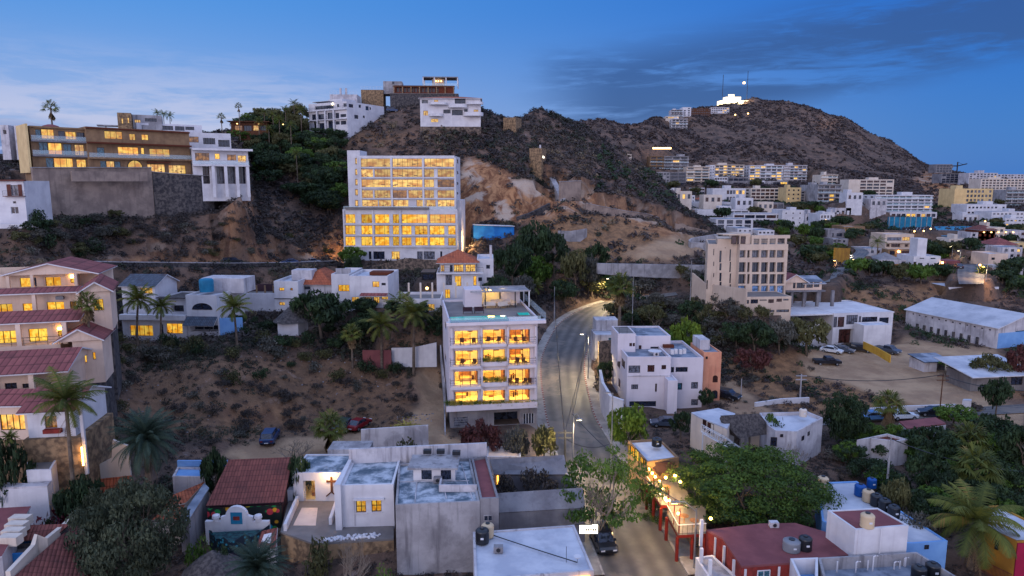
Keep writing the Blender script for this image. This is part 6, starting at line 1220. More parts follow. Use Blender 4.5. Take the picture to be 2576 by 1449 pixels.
for i, (x0, y0, x1, y1) in enumerate(((-250,700,300,690),(-100,560,-130,860),(120,830,90,700),(240,560,330,840))):
 p, q = PZ(*ZL(x0, y0),7.19)-r3.location, PZ(*ZL(x1, y1),7.19)-r3.location; MB().tube([p, q],.05,'whiteold',5).build('roof_pipe', r3)
A4 = pbuild('brick_roof_strip','narrow roof strip with worn red brick edge beside the peeling roof','house',[(387,832),(536,826),(440,492),(320,512)],7.6, ZL, 0,'concrete','roofred',.25)
pwin((A4[0], A4[1], A4[2],0),0,1,415,962,486,1010, ZL, 'dark',2,'concretelight', px=(PZ(*ZL(387,832),7.6), PZ(*ZL(536,826),7.6)))
# white house with two lit windows and the house with the cross
b = Bld('white_house','white house wing with two glowing four pane windows and a tapered left buttress','house',1090,727,1497,1075,62,3,7.5, ZK, 'white', roof='roofold', par=.15)
b.win(1190,852,1270,944,'lit', nx=2, ny=2, sill='white'); b.win(1313,843,1392,938,'lit', nx=2, ny=2, sill='white'); b.finish()
r = b.rect(1168,800,1415,850); b.box('window_hood', r[0],-.22, r[1]+.12, r[2],-.004, r[1]+.3,'white'); b.box('window_surround', r[0]+.05,-.06, b.rect(1168,800,1415,1045)[1], r[0]+.15,-.003, r[1]+.11,'whiteold')
MB().prism([(-.6,-.6),(-.004,-.6),(-.004,7.4),(-.25,7.4)],-2, b.h+.35,'white').build('buttress', b.root)
b = Bld('cross_house','small white house with an arched doorway, a big wooden cross and a glowing wall lamp','house',698,628,1098,862,67.5,1,5, ZK, 'white', roof='roofold', par=.15)
b.win(775,690,866,862,'litdim', nx=1, room=1.8, d=.5, fr='white', name='doorway', loc=None); b.finish()
a = b.rect(992,657,1001,778); MB().box(a[0]-.04,-.14, a[1], a[2]+.04,-.02, a[3],'wood').build('cross_upright', b.root); a = b.rect(955,690,1040,698); MB().box(a[0],-.12, a[1]-.05, a[2],-.021, a[3]+.05,'wood').build('cross_beam', b.root)
for s_, x in ((-1,955),(1,1040)):
 u = b.hit(997,776); v = b.hit(x, 812); MB().tube([(u[0],-.08, u[2]),(v[0],-.08, v[2])],.07,'wood',5).build('cross_foot', b.root)
u = b.hit(970,640); MB().box(u[0]-.12,-.25, u[2]-.1, u[0]+.12,-.01, u[2]+.12,'bulb').build('wall_lamp', b.root); plight(b.root.matrix_basis @ Vector((u[0]+.1,-.7, u[2]+.05)),190,(1,.60,.22), parent=None, name='wall_lamp_light')
b.box('left_wing',-1.6,.2,-3,-.004,4, b.h-2.0,'white'); b.box('roof_block',2.4,5.0,-2,7.0,7.6, b.h+.5,'concretelight')
A5 = pbuild('garden_terrace','stone faced terrace garden with white pebbles in front of the cross house','terrace',[(655,862),(1060,866),(1105,1075),(1490,1045),(1490,1165),(860,1205),(590,1110)],3.0, ZK, 0,'stonewarm','deck',0)
seg_on(A5[0],[(760,905),(885,905),(870,1045),(690,1045)],[3.25,3.25,3.22,3.22], ZK, .1,'pinkcream','path')
for a_, c_, h in (((715,860),(615,1090),.7),((1040,855),(975,1040),.7)):
 p, q = PZ(*ZK(*a_),3.2)-A5[0].location, PZ(*ZK(*c_),3.2)-A5[0].location; MB().prism([(p.x, p.y),(q.x, q.y),(q.x+.3, q.y),(p.x+.3, p.y)],3.0,3.2+h, 'white').build('low_wall', A5[0])
mb = MB(); rr = random.Random(3)
for i in range(90): x = rr.uniform(940,1380); y = 1150-(x-940)*.06+rr.gauss(0,9); p = PZ(*ZK(x, y),3.25)-A5[0].location; s_ = rr.uniform(.10,.22); mb.lathe([(s_*.6,-s_*.5),(s_, 0),(s_*.6, s_*.5)],'white',6,(p.x, p.y, 3.2+s_*.3))
o = mb.build('pebble_border', A5[0], True); tag(o, kind='stuff')
# tiled roofs
def tslope(name, label, px, zs, T, m='tileorange', wall='white', cat='roofed house', low=-1.0, parts=True, walls=True, name2='roof'):
 w = [PZ(*T(*p), z) for p, z in zip(px, zs)]; c = sum(w, Vector())/len(w); c.z = 0; o = empty(name, c); tag(o, label, cat); mb = MB(); slopeface(mb, [p-c for p in w], m, .16,'tilepink' if False else wall); mb.build(name2, o)
 if walls:
  cc = sum([p-c for p in w], Vector())/len(w); mb = MB(); q = [(p-c) for p in w]; q = [Vector((cc.x+(p.x-cc.x)*.93, cc.y+(p.y-cc.y)*.93, p.z-.25)) for p in q]
  for i in range(len(q)): j = (i+1) % len(q); mb.face([Vector((q[i].x, q[i].y, low)), Vector((q[j].x, q[j].y, low)), q[j], q[i]], wall)
  mb.build('wall', o)
 return o, c
tslope('tiled_restaurant','large restaurant with a broad brown clay tiled roof left of the cross house',[(-5,892),(612,862),(690,502),(180,522)],[4.4,4.4,7.0,7.0], ZK, 'tilered','slatepurple')
m = bpy.data.materials.new('mural'); m.use_nodes = True; g = N(m.node_tree); tcc = g.n('ShaderNodeTexCoord').outputs['Object']
vo = g.n('ShaderNodeTexVoronoi', i_Vector=tcc, i_Scale=1.3); vo.inputs['Randomness'].default_value = .9; dot = g.maprange(vo.outputs['Distance'],.46,.40,0,1)
hue = g.n('ShaderNodeSeparateColor', i_0=vo.outputs['Color']).outputs
rc = g.ramp(hue[0],[(0, lin((20,130,60))),(.2, lin((220,150,20))),(.4, lin((20,150,180))),(.6, lin((190,50,60))),(.8, lin((230,190,40))),(1, lin((30,160,60)))],'CONSTANT')
col = g.mix(dot, rgba(lin((14,24,18))), rc); bs = g.n('ShaderNodeBsdfPrincipled', i_Base_Color=col, i_Roughness=.7); g.n('ShaderNodeOutputMaterial', i_Surface=bs.outputs[0]); M['mural'] = m
m = bpy.data.materials.new('mural2'); m.use_nodes = True; g = N(m.node_tree); tcc = g.n('ShaderNodeTexCoord').outputs['Object']
vo = g.n('ShaderNodeTexVoronoi', i_Vector=tcc, i_Scale=2.6); z_ = g.n('ShaderNodeSeparateXYZ', i_0=tcc).outputs[2]
rc = g.mix(g.maprange(g.math('ADD', z_, g.math('MULTIPLY', g.noise(tcc, 1.5,2),.8)),2.6,2.8), rgba(lin((60,46,60))), rgba(lin((48,140,158)))); rc = g.mix(g.maprange(vo.outputs['Distance'],.15,.42), rc, rgba(lin((12,30,44))))
bs = g.n('ShaderNodeBsdfPrincipled', i_Base_Color=rc, i_Roughness=.7); g.n('ShaderNodeOutputMaterial', i_Surface=bs.outputs[0]); M['mural2'] = m
mat('leafydark',(40,80,80),(24,40,50),3); mw = empty('mural_wall', PZ(*ZK(290,1020),2.4)); mw.location.z = 0; tag(mw, 'dark wall painted with bright round flowers under the brown tiled roof','mural wall')
p, q = PZ(*ZK(15,895),4.2)-mw.location, PZ(*ZK(600,868),4.2)-mw.location; MB().prism([(p.x, p.y-.3),(q.x, q.y-.3),(q.x, q.y-.1),(p.x, p.y-.1)],.5,4.05,'mural').build('painted_panel', mw)
gt = empty('curved_gate_wall', P(*ZK(245,1060),62.4)); gt.location.z = 0; tag(gt, 'white curved gate wall with a small blue shrine niche before the flower mural','gate wall')
wd = (PZ(*ZK(500,1060),1.8)-PZ(*ZK(10,1060),1.8)).x; zt0 = 3.55; top = 5.1
prof = [(-wd*.5,0),(wd*.5,0),(wd*.5, zt0),(wd*.25, zt0),(wd*.25, zt0+.45),(wd*.21, zt0+.5)]+[(wd*.17*cos(pi*i/10), zt0+.6+(top-zt0-.6)*sin(pi*i/10)) for i in range(11)]+[(-wd*.21, zt0+.5),(-wd*.25, zt0+.45),(-wd*.25, zt0),(-wd*.5, zt0)]
mb = MB(); mb.face([(x, 0, z) for x, z in prof],'white'); mb.face([(x, .35, z) for x, z in prof][::-1],'white')
for i in range(len(prof)): (x0, z0),(x1, z1) = prof[i], prof[(i+1) % len(prof)]; mb.face([(x0,0, z0),(x0,.35, z0),(x1,.35, z1),(x1,0, z1)],'white')
mb.build('wall', gt); MB().box(-wd*.09,-.05,3.3, wd*.09,-.003,4.5,'tealblue').build('niche', gt); MB().box(-wd*.05,-.07,3.7, wd*.05,-.053,4.1,'brickred').build('niche_panel', gt)
for s_ in (-1,1): MB().lathe([(.3,0),(.3,.3),(.4,.35),(.35,.6),(.1,.7)],'white',8,(s_*wd*.33,.15, zt0)).build('urn', gt)
p, q = (ZK(20,1090), ZK(505,1060)); fm = empty('painted_planter_wall', PZ(p[0], p[1],3.1)); fm.location.z = 0; tag(fm, 'bulging planter wall painted with teal agaves below the white gate wall','painted wall')
a_ = PZ(*ZK(505,1065),3.1)-fm.location; poly = [(a_.x*i/10,(a_.y-0)*i/10-2.2*sin(pi*i/10)) for i in range(11)]; mb = MB()
for i in range(10): mb.face([(*poly[i],0),(*poly[i+1],0),(*poly[i+1],3.2+.3*sin(i*2.1+2)),(*poly[i],3.2+.3*sin(i*2.1))],'mural2')
mb.face([(*p_, 2.95) for p_ in poly],'leafydark'); mb.build('painted_face', fm)
tslope('tiled_lean_to','small dark clay tiled lean-to roof right of the painted planter wall',[(395,1215),(550,1235),(565,1062),(440,1090)],[2.6,2.6,3.6,3.6], ZK, 'tilered','white')
tslope('orange_tiled_roof','orange clay tiled lean-to roof below the pink wall and date palm',[(888,585),(1390,530),(1430,355),(962,405)],[4.2,4.2,5.6,5.6], ZS, 'tileorange','stonedark')
wall_run('pink_wall','stained pink garden wall with a stepped top behind the orange tiled roof','wall',[PZ(*ZS(945,405),5.4), PZ(*ZS(1230,385),5.4), PZ(*ZS(1260,383),5.4), PZ(*ZS(1420,370),5.4)],[.9,2.2,4.2,3.4],.3,'magentapale' if False else 'cream', base=6, clamp=False)
tslope('flat_orange_roof','plain orange painted roof slab stepping down towards the big tree',[(1770,705),(2020,650),(2230,420),(1890,560)],[4.2,4.2,4.6,4.6], ZS, 'tileorange','cream')
tslope('flat_orange_roof','lower orange painted roof slab half hidden by the big tree',[(1640,840),(1950,830),(2010,665),(1750,745)],[3.6,3.6,4.0,4.0], ZS, 'tileorange','cream')
tslope('blue_metal_roof','narrow blue grey metal walkway roof with a white plastic chair on it',[(1935,835),(2040,850),(2270,490),(2215,440)],[4.6,4.6,4.9,4.9], ZS, 'roofgrey','concrete')
A6 = pbuild('blue_topped_house','white house with a turquoise parapet and dark gutter behind the date palm','house',[(1870,365),(2225,372),(2228,270),(1925,262)],5.2, ZS, 0,'whiteold','bluepale',.2); p = PZ(*ZS(1925,262),5.2)-A6[0].location; MB().box(p.x, p.y, 5.2, p.x+5.5, p.y+.2,5.9,'bluepale').build('turquoise_parapet', A6[0])
A7 = pbuild('white_terrace_block','stepped white terrace block with a grey tarpaulin on top below the lowest villa','terrace',[(285,300),(552,292),(640,140),(735,118),(560,100),(300,180)],9.0, ZS, 0,'white','deck',.15)
p = PZ(*ZS(400,245),5.6)-A7[0].location
A8 = pbuild('white_pool_wall','long white lower wall terrace at the left edge under the stepped block','terrace',[(-200,520),(512,485),(560,430),(300,460),(-200,440)],7.7, ZS, 0,'white','whiteold',0)
tslope('flat_red_roof','faded red flat terrace roof at the left picture edge',[(-200,1300),(20,1230),(335,690),(-200,720)],[6.6,6.6,7.0,7.0], ZS, 'roofred','whiteold')
for i in range(4):
 q = [(185+40*0-i*38,850+i*62-20)]; p = PZ(*ZS(215-i*38,820+i*70),7.1); o = empty('stone_step', p); tag(o, 'pale stone stair step on the red terrace, one of a short flight','step','stone steps beside the red terrace'); MB().box(-.8,-.35,-.6,.8,.5,.15,'cream').build('tread', o)
tslope('corrugated_tile_roof','dusky pink corrugated tile roof behind the blue house',[(90,1085),(585,1035),(760,880),(275,895)],[5.8,5.8,6.6,6.6], ZS, 'tilered','stonedark')
tslope('big_tile_roof','large brick red tiled roof sloping under the big tree at the bottom edge',[(130,1470),(1150,1500),(1210,1250),(815,872)],[5.6,3.6,4.0,6.0], ZS, 'tilered','brickred', walls=False)
wall_run('gable_parapet','pale pink scrolled parapet wall climbing along the brick red tiled roof','wall',[PZ(*ZS(118,1460),5.7), PZ(*ZS(390,1180),5.8), PZ(*ZS(420,1130),5.85), PZ(*ZS(520,1100),5.9), PZ(*ZS(800,872),6.0)],[.5,.6,1.1,.5,.5],.35,'cream', base=4, clamp=False)
A9 = pbuild('bright_blue_house','bright blue house with a grey gravel roof in the bottom left corner','house',[(20,1215),(375,1200),(420,1038),(240,1052)],5.4, ZS, 0,'bluewall','deck',.3)
e0, e1 = PZ(*ZS(20,1215),5.4), PZ(*ZS(375,1200),5.4); pwin(A9,0,1,185,1290,290,1370, ZS, 'dark',1, px=(e0, e1))
o = empty('palapa', PZ(*ZS(2330,1600),0)); tag(o, 'grey conical palm thatch shelter at the bottom edge','thatched shelter'); MB().lathe([(2.6,2.0),(1.5,2.9),(.1,3.8)],'thatch',18).build('thatch_roof', o); MB().tube([(0,0,0),(0,0,3)],.15,'wood',6).build('post', o)
wall_run('block_wall','white and pink stained block wall at the edge of the dirt car park','wall',[PZ(*ZK(1235,478),.4), PZ(*ZK(1768,452),.4)],[3.4,3.6],.25,'whiteold', base=1, clamp=False)
A10 = pbuild('small_white_store','small white stained store room behind the concrete ruin','store room',[(442,500),(592,500),(710,500),(712,432),(600,420),(445,415)],3.2, ZL, 0,'whiteold','pinkcream',.2)
wall_run('lot_wall','thin grey block wall climbing beside the sandy track','wall',[P(1122,1112,91.5), P(1119,1000,101), P(1110,890,110)],1.5,.2,'concretelight', base=1, clamp=False)
wall_run('palm_garden_wall','low white wall at the head of the sandy track','wall',[P(985,893,113), P(1040,895,112.5), P(1098,894,112)],[1.2,1.4,2.2],.25,'white', base=2, clamp=False)
wall_run('red_fence_wall','low dull red wall among the palms left of the white wall','wall',[P(912,900,112), P(984,900,112)],1.3,.25,'roofred', base=2, clamp=False)
# ---------------------------------------------------------------- streets
m = bpy.data.materials.new('asphalt'); m.use_nodes = True; g = N(m.node_tree); uv = g.n('ShaderNodeTexCoord').outputs['UV']; pos = g.n('ShaderNodeNewGeometry').outputs['Position']
u_ = g.n('ShaderNodeSeparateXYZ', i_0=uv).outputs
tr = g.math('ABSOLUTE', g.math('SINE', g.math('MULTIPLY', u_[0], pi*4)))
col = g.mix(g.maprange(g.noise(pos, .35,6,.6),.35,.65), rgba(lin((104,98,94))), rgba(lin((84,80,78))))
col = g.mix(g.math('MULTIPLY', g.math('POWER', tr, 2.0),.6), col, rgba(lin((50,48,50))))
col = g.mix(g.math('MULTIPLY', g.maprange(g.noise(pos, .12,6,.7,.5),.50,.58),.6), col, rgba(lin((118,106,96))))
bs = g.n('ShaderNodeBsdfPrincipled', i_Base_Color=col, i_Roughness=.62); bs.inputs['Specular IOR Level'].default_value = .4
bp = g.n('ShaderNodeBump', i_Strength=.3, i_Distance=.02, i_Height=g.noise(pos, 22.0,3)); g.set(bs, 'Normal', bp.outputs[0]); g.n('ShaderNodeOutputMaterial', i_Surface=bs.outputs[0]); M['asphalt'] = m
mat('pavement',(156,148,140),(130,122,116),.5,.9,.3,4, dirt=.3, dirtc=(104,94,88)); mat('kerbred',(120,44,40),(104,70,64),2,.8,.2); mat('kerbpale',(168,160,152),(140,132,126),2,.8,.2); mat('dirtroad',(150,130,112),(126,108,94),.4,1,.4,3)
def strip(name, Lp, Rp, m, n=6, drop=.14, bl=3.0, kerb=None, uvw=1.0, claim=True, kind='structure'):
 """a street surface between two edge lines (world points), subdivided smoothly"""
 def dens(A):
  A = np.array([tuple(a) for a in A], float); t = np.linspace(0, len(A)-1,(len(A)-1)*n+1); out = []
  for v in t:
   i = min(int(v), len(A)-2); f = v-i; p0 = A[max(i-1,0)]; p1 = A[i]; p2 = A[i+1]; p3 = A[min(i+2, len(A)-1)]
   out.append(.5*((2*p1)+(-p0+p2)*f+(2*p0-5*p1+4*p2-p3)*f*f+(-p0+3*p1-3*p2+p3)*f**3))
  return np.array(out)
 L, R_ = dens(Lp), dens(Rp)
 if claim: STRIPS.append((L, R_, drop, bl))
 mb = MB(); s_ = 0; ncr = 4
 for i in range(len(L)-1):
  d = np.linalg.norm(L[i+1]-L[i]);
  for k in range(ncr):
   a, b_ = k/ncr, (k+1)/ncr; q = [L[i]*(1-a)+R_[i]*a, L[i]*(1-b_)+R_[i]*b_, L[i+1]*(1-b_)+R_[i+1]*b_, L[i+1]*(1-a)+R_[i+1]*a]
   mb.face(q, m, [(a, s_/8),(b_, s_/8),(b_, (s_+d)/8),(a, (s_+d)/8)])
  s_ += d
 o = mb.build(name, None, True); tag(o, kind=kind); return L, R_
def edge_strip(name, E, side, w0, w1, z0, z1, m):
 """a raised band along an edge line from offset w0 to w1 (metres, to the side), between heights z0 and z1"""
 d = np.gradient(E, axis=0); nrm = np.stack([-d[:, 1], d[:, 0],0*d[:, 0]],-1); nrm /= np.linalg.norm(nrm, axis=1)[:, None]; A = E+nrm*w0*side; B_ = E+nrm*w1*side; up = np.array([0,0,1.0]); mb = MB()
 for i in range(len(E)-1):
  mb.face([A[i]+up*z1, A[i+1]+up*z1, B_[i+1]+up*z1, B_[i]+up*z1], m); mb.face([A[i]+up*z0, A[i+1]+up*z0, A[i+1]+up*z1, A[i]+up*z1], m); mb.face([B_[i]+up*z1, B_[i+1]+up*z1, B_[i+1]+up*(z0-.5), B_[i]+up*(z0-.5)], m)
 o = mb.build(name); tag(o, kind='structure'); return o, A, B_
RD = [((1570,1600),(1870,1600),0),((1545,1510),(1775,1510),0),((1522,1449),(1731,1449),0),((1481,1345),(1672,1345),0),((1447,1260),(1622,1260),0),((1412,1170),(1566,1170),.05),((1394,1110),(1532,1110),.1),((1379,1060),(1500,1060),.3),((1371,1015),(1484,1015),.6),((1362,940),(1469,940),1.4),((1368,890),(1474,890),2.3),((1400,825),(1500,825),4.0),((1432,797),(1513,797),5.0),((1482,771),(1534,777),6.0),((1530,757),(1566,765),6.8),((1600,746),(1610,755),8.2),((1700,735),(1705,742),9.4)]
Lm, Rm = strip('road',[PZ(*a, z) for a, _, z in RD],[PZ(*b_, z) for _, b_, z in RD],'asphalt')
i0, i1 = 2*6,13*6
_, kl, kl2 = edge_strip('kerb', Lm[i0:i1+6],1,0.02,.22,-.05,.14,'kerbpale'); edge_strip('pavement', kl2,1,.0,1.7,.0,.135,'pavement')
_, kr, kr2 = edge_strip('kerb', Rm[i0:i1],-1,0.02,.22,-.05,.14,'kerbpale'); edge_strip('pavement', kr2,-1,.0,1.7,.0,.135,'pavement')
def dashes(E, side, a, b_):
 mb = MB(); d = np.gradient(E, axis=0); nrm = np.stack([-d[:, 1], d[:, 0],0*d[:, 0]],-1); nrm /= np.linalg.norm(nrm, axis=1)[:, None]; S_ = np.concatenate([[0], np.cumsum(np.linalg.norm(np.diff(E, axis=0), axis=1))]); s_ = a
 while s_ < b_*S_[-1]:
  f = lambda v: np.array([np.interp(v, S_, E[:, k]) for k in range(3)]); n_ = lambda v: np.array([np.interp(v, S_, nrm[:, k]) for k in range(3)])
  p, q = f(s_), f(s_+.6); u = np.array([0,0,.147]); mb.face([p+n_(s_)*side*.0+u, q+n_(s_+.6)*side*.0+u, q+n_(s_+.6)*side*.26+u, p+n_(s_)*side*.26+u],'kerbred'); s_ += 1.1
 o = mb.build('kerb_paint'); tag(o, kind='structure')
dashes(Lm[i0+20:i1],1,2,.98); dashes(Rm[i0+26:i1],-1,2,.9)
# parking street on the right, town roads, upper road
strip('road',[PZ(*ZN(x, y),.0) for x, y in ((-300,235),(430,170),(760,150),(1300,112),(1800,80))],[PZ(*ZN(x, y),.0) for x, y in ((-300,300),(430,228),(760,208),(1200,182),(1800,150))],'asphalt')
strip('road', upper_road[0], upper_road[1],'asphalt', claim=False)
strip('road',[P(*ZI(200,485),170), P(*ZI(215,430),184), P(*ZI(300,345),212), P(*ZI(365,290),232), P(*ZI(345,265),245)],[P(*ZI(115,500),168), P(*ZI(270,440),182), P(*ZI(405,345),210), P(*ZI(450,295),230), P(*ZI(390,262),245)][0:1]+[P(*ZI(275,440),182), P(*ZI(400,345),210), P(*ZI(452,295),230), P(*ZI(392,262),245)],'asphalt')
strip('road',[P(*ZI(1030,500),180), P(*ZI(1020,440),195), P(*ZI(1025,375),212)],[P(*ZI(1190,500),180), P(*ZI(1195,440),195), P(*ZI(1200,375),212)],'asphalt')
# mask polygons for the ground (display px)
MASKS['bare'] += [([(1012,900),(1110,890),(1130,1110),(1420,1130),(1400,1160),(1080,1150),(640,1165),(560,1140),(640,1110),(800,1100),(1010,1085),(1060,1000)],60,125,1.0),
([(2010,895),(2260,866),(2500,885),(2500,930),(2350,925),(2576,1035),(2576,1075),(2330,1025),(2180,985),(2030,940)],60,170,1.0),([(2270,850),(2500,880),(2540,930),(2330,930),(2260,890)],60,170,.7),([(1780,950),(1850,960),(1980,1075),(1900,1080),(1800,1010)],80,130,.8),
([(1460,1060),(1600,1060),(1640,1200),(1900,1449),(1760,1449),(1600,1180)],40,110,.8),([(1380,1060),(1300,1100),(1430,1449),(1540,1449)],40,110,.8),([(1620,655),(1790,640),(1790,600),(1700,590),(1560,640)],150,240,.8)]
MASKS['cliff'] += [([(1150,470),(1165,400),(1215,405),(1330,455),(1395,480),(1420,520),(1460,530),(1330,560),(1200,562),(1168,600)],190,260,1.0),([(1400,450),(1470,470),(1560,510),(1640,545),(1560,550),(1470,525),(1420,530)],190,260,.9),([(1560,545),(1640,548),(1770,585),(1700,600),(1600,570)],190,280,.7),([(330,645),(560,638),(840,620),(850,660),(560,668),(200,668)],125,205,.8),
([(840,560),(870,600),(862,640),(820,620)],190,240,.9),([(555,480),(620,475),(640,540),(560,520)],165,210,.7),([(2330,430),(2420,470),(2440,530),(2330,500),(2290,455)],400,900,.8),([(2060,290),(2110,300),(2090,330),(2060,320)],800,1400,.5),([(2230,340),(2300,380),(2260,370)],700,1400,.5),([(560,1020),(760,1010),(740,1060),(560,1070)],70,120,.35)]
MASKS['dry'] += [([(1330,560),(1480,520),(1640,560),(1790,620),(1700,655),(1500,670),(1420,620)],170,260,.95),([(1790,900),(2060,880),(2100,960),(2440,1020),(2420,1050),(1990,1040),(1830,960)],80,175,.9),([(2120,720),(2400,720),(2330,790),(2130,780)],150,230,.8),([(2260,850),(2576,900),(2576,1010),(2330,920)],80,170,.7),([(500,900),(1010,900),(1050,1085),(560,1110),(300,1080),(330,950)],70,125,.45),([(850,340),(1060,330),(1000,360),(860,370)],200,290,.5)]
# ---------------------------------------------------------------- ground, then everything that grows on it
apply_pads(); apply_clamps(); build_ground()
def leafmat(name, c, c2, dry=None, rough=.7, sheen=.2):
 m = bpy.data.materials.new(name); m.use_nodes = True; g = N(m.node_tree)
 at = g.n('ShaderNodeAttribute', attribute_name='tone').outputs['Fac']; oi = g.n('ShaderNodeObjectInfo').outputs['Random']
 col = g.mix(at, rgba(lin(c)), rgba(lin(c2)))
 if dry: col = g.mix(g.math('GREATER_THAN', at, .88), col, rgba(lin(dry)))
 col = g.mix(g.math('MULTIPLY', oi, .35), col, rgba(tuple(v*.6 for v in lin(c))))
 b = g.n('ShaderNodeBsdfPrincipled', i_Base_Color=col, i_Roughness=rough); b.inputs['Specular IOR Level'].default_value = sheen
 tl = g.n('ShaderNodeBsdfTranslucent', i_Color=col); mx = g.n('ShaderNodeMixShader', i_0=.18, i_1=b.outputs[0], i_2=tl.outputs[0])
 g.n('ShaderNodeOutputMaterial', i_Surface=mx.outputs[0]); M[name] = m
leafmat('leafdark',(30,44,30),(62,80,48)); leafmat('leafgreen',(50,74,28),(98,124,48)); leafmat('leafbright',(62,86,26),(116,134,44))
leafmat('leafbroad',(34,54,24),(82,104,40)); leafmat('leafolive',(58,60,38),(104,100,62)); leafmat('leafgrey',(66,66,60),(112,108,98)); leafmat('leafscrub',(52,49,50),(96,86,80),(122,106,84))
leafmat('leafbrush',(54,50,52),(90,80,74)); leafmat('leafdim',(46,50,42),(74,74,58)); leafmat('leafmaroon',(70,40,40),(106,62,56)); leafmat('leafpink',(120,24,56),(60,60,40)); leafmat('leafpalm',(58,68,30),(122,124,54),(140,116,60)); leafmat('leafdate',(36,52,44),(74,90,74)); leafmat('leafyellow',(130,120,50),(176,160,80)); leafmat('leafteal',(44,52,40),(92,98,74)); leafmat('leaffarscrub',(62,56,58),(96,80,74)); leafmat('deadfrond',(104,84,62),(140,116,84))
mat('bark',(104,90,78),(70,60,52),3,.95,.5); mat('barkpale',(140,126,112),(104,92,82),3,.95,.5); mat('palmtrunk',(112,98,86),(80,68,58),6,.95,.6)
class LF:
 """leaf mesh writer"""
 def __init__(s, seed): s.q = []; s.t = []; s.r = np.random.RandomState(seed)
 def cloud(s, c, n, rad, size, tone, flat=1.0, up=.35):
  """n leaf quads in a ball about c"""
  r = s.r; d = r.normal(size=(n, 3)); d /= np.linalg.norm(d, axis=1)[:, None]; p = np.array(c)+d*(rad*r.uniform(.55,1.0,(n, 1)))*[1,1, flat]
  nn = d*.8+r.normal(size=(n, 3))*.55+[0,0, up]; s.quads(p, nn, size*r.uniform(.7,1.3, n), tone+r.uniform(-.18,.18, n))
 def quads(s, p, nn, sz, tone, asp=1.6):
  r = s.r; n = len(p); nn = nn/np.linalg.norm(nn, axis=1)[:, None]; a = np.cross(nn, r.normal(size=(n, 3))); a /= np.linalg.norm(a, axis=1)[:, None]; b = np.cross(nn, a); h = np.asarray(sz)[:, None]/2
  s.q.append(np.stack([p-a*h*asp, p-b*h*.7, p+a*h*asp, p+b*h*.7],1)); s.t.append(np.clip(tone, 0,1))
 def raw(s, q, t): s.q.append(np.asarray(q, float)); s.t.append(np.asarray(t, float))
 def mesh(s, name, m):
  q = np.concatenate(s.q); t = np.concatenate(s.t).astype(np.float32); n = len(q); me = bpy.data.meshes.new(name)
  me.vertices.add(n*4); me.vertices.foreach_set('co', q.reshape(-1).astype(np.float32)); me.loops.add(n*4); me.loops.foreach_set('vertex_index', np.arange(n*4)); me.polygons.add(n); me.polygons.foreach_set('loop_start', np.arange(0, n*4,4)); me.update(calc_edges=True)
  a = me.attributes.new('tone','FLOAT','FACE'); a.data.foreach_set('value', t); me.materials.append(M[m]); return me
def branches(mb, rng, p, d, L, r, depth, tips, m, spread=.7, n=3):
 q = p+d*L; mid = p+d*L*.5+Vector((rng.uniform(-1,1), rng.uniform(-1,1), rng.uniform(-.3,.6)))*L*.09
 mb.tube([p, mid, q],[r, r*.82, r*.64], m, 5 if depth > 1 else 4, cap=False); tips.append((q, depth))
 if depth <= 0: return
 for k in range(n):
  e = (d+Vector((rng.gauss(0,1), rng.gauss(0,1), rng.uniform(-.1,.75)))*spread).normalized(); branches(mb, rng, q if k else mid.lerp(q, .6), e, L*rng.uniform(.62,.85), r*.6, depth-1, tips, m, spread, n)
TPL = {}
def mk(name, parts): TPL[name] = parts          # parts: list of (part name, mesh)
def tree_tpl(key, seed, leaf, bark='bark', trunk=.35, nclump=34, per=60, size=.085, flat=.8, gap=.0, clump=.26, multi=1, lowc=.0):
 """height 1, crown radius 1 (scaled per tree)"""
 rng = random.Random(seed); mb = MB(); tips = []
 for k in range(multi):
  a = rng.uniform(0,6.28); d = Vector((cos(a)*.18*multi, sin(a)*.18*multi, 1)).normalized(); p0 = Vector((cos(a)*.05*(multi-1), sin(a)*.05*(multi-1),-.12)); mb.tube([p0, p0+d*(trunk+.12)],[.055,.04], bark, 7, cap=False); p = p0+d*(trunk+.12)
  for j in range(5): e = Vector((cos(j*1.26+a), sin(j*1.26+a), rng.uniform(.3,.9))).normalized(); branches(mb, rng, p, e, .30,.028,2, tips, bark, .5,2)
 tm = mb; lf = LF(seed); r = lf.r; cz = (1+trunk*.75+lowc)/2; hz = (1-trunk*.75-lowc)/2; k = 0
 while k < nclump:
  v = r.normal(size=3); v /= np.linalg.norm(v); rr = r.uniform(.45,.95)**.6; c = np.array([v[0]*rr*(1-clump*.6), v[1]*rr*(1-clump*.6), cz+v[2]*rr*hz*(1-clump*.5)])
  if vnoise(c[0]*1.7+seed, c[1]*1.7+c[2]*2.3) < gap: k += .3; continue
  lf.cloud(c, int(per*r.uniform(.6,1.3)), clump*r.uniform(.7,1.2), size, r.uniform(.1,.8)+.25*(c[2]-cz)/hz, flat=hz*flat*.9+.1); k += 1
 for q, d in tips:
  if d == 0: lf.cloud(tuple(q),14,.14, size, r.uniform(.2,.7), flat=.7)
 o = tm.build('trunk'); me = o.data; bpy.data.objects.remove(o); mk(key, [('trunk', me),('crown', lf.mesh('crown', leaf))])
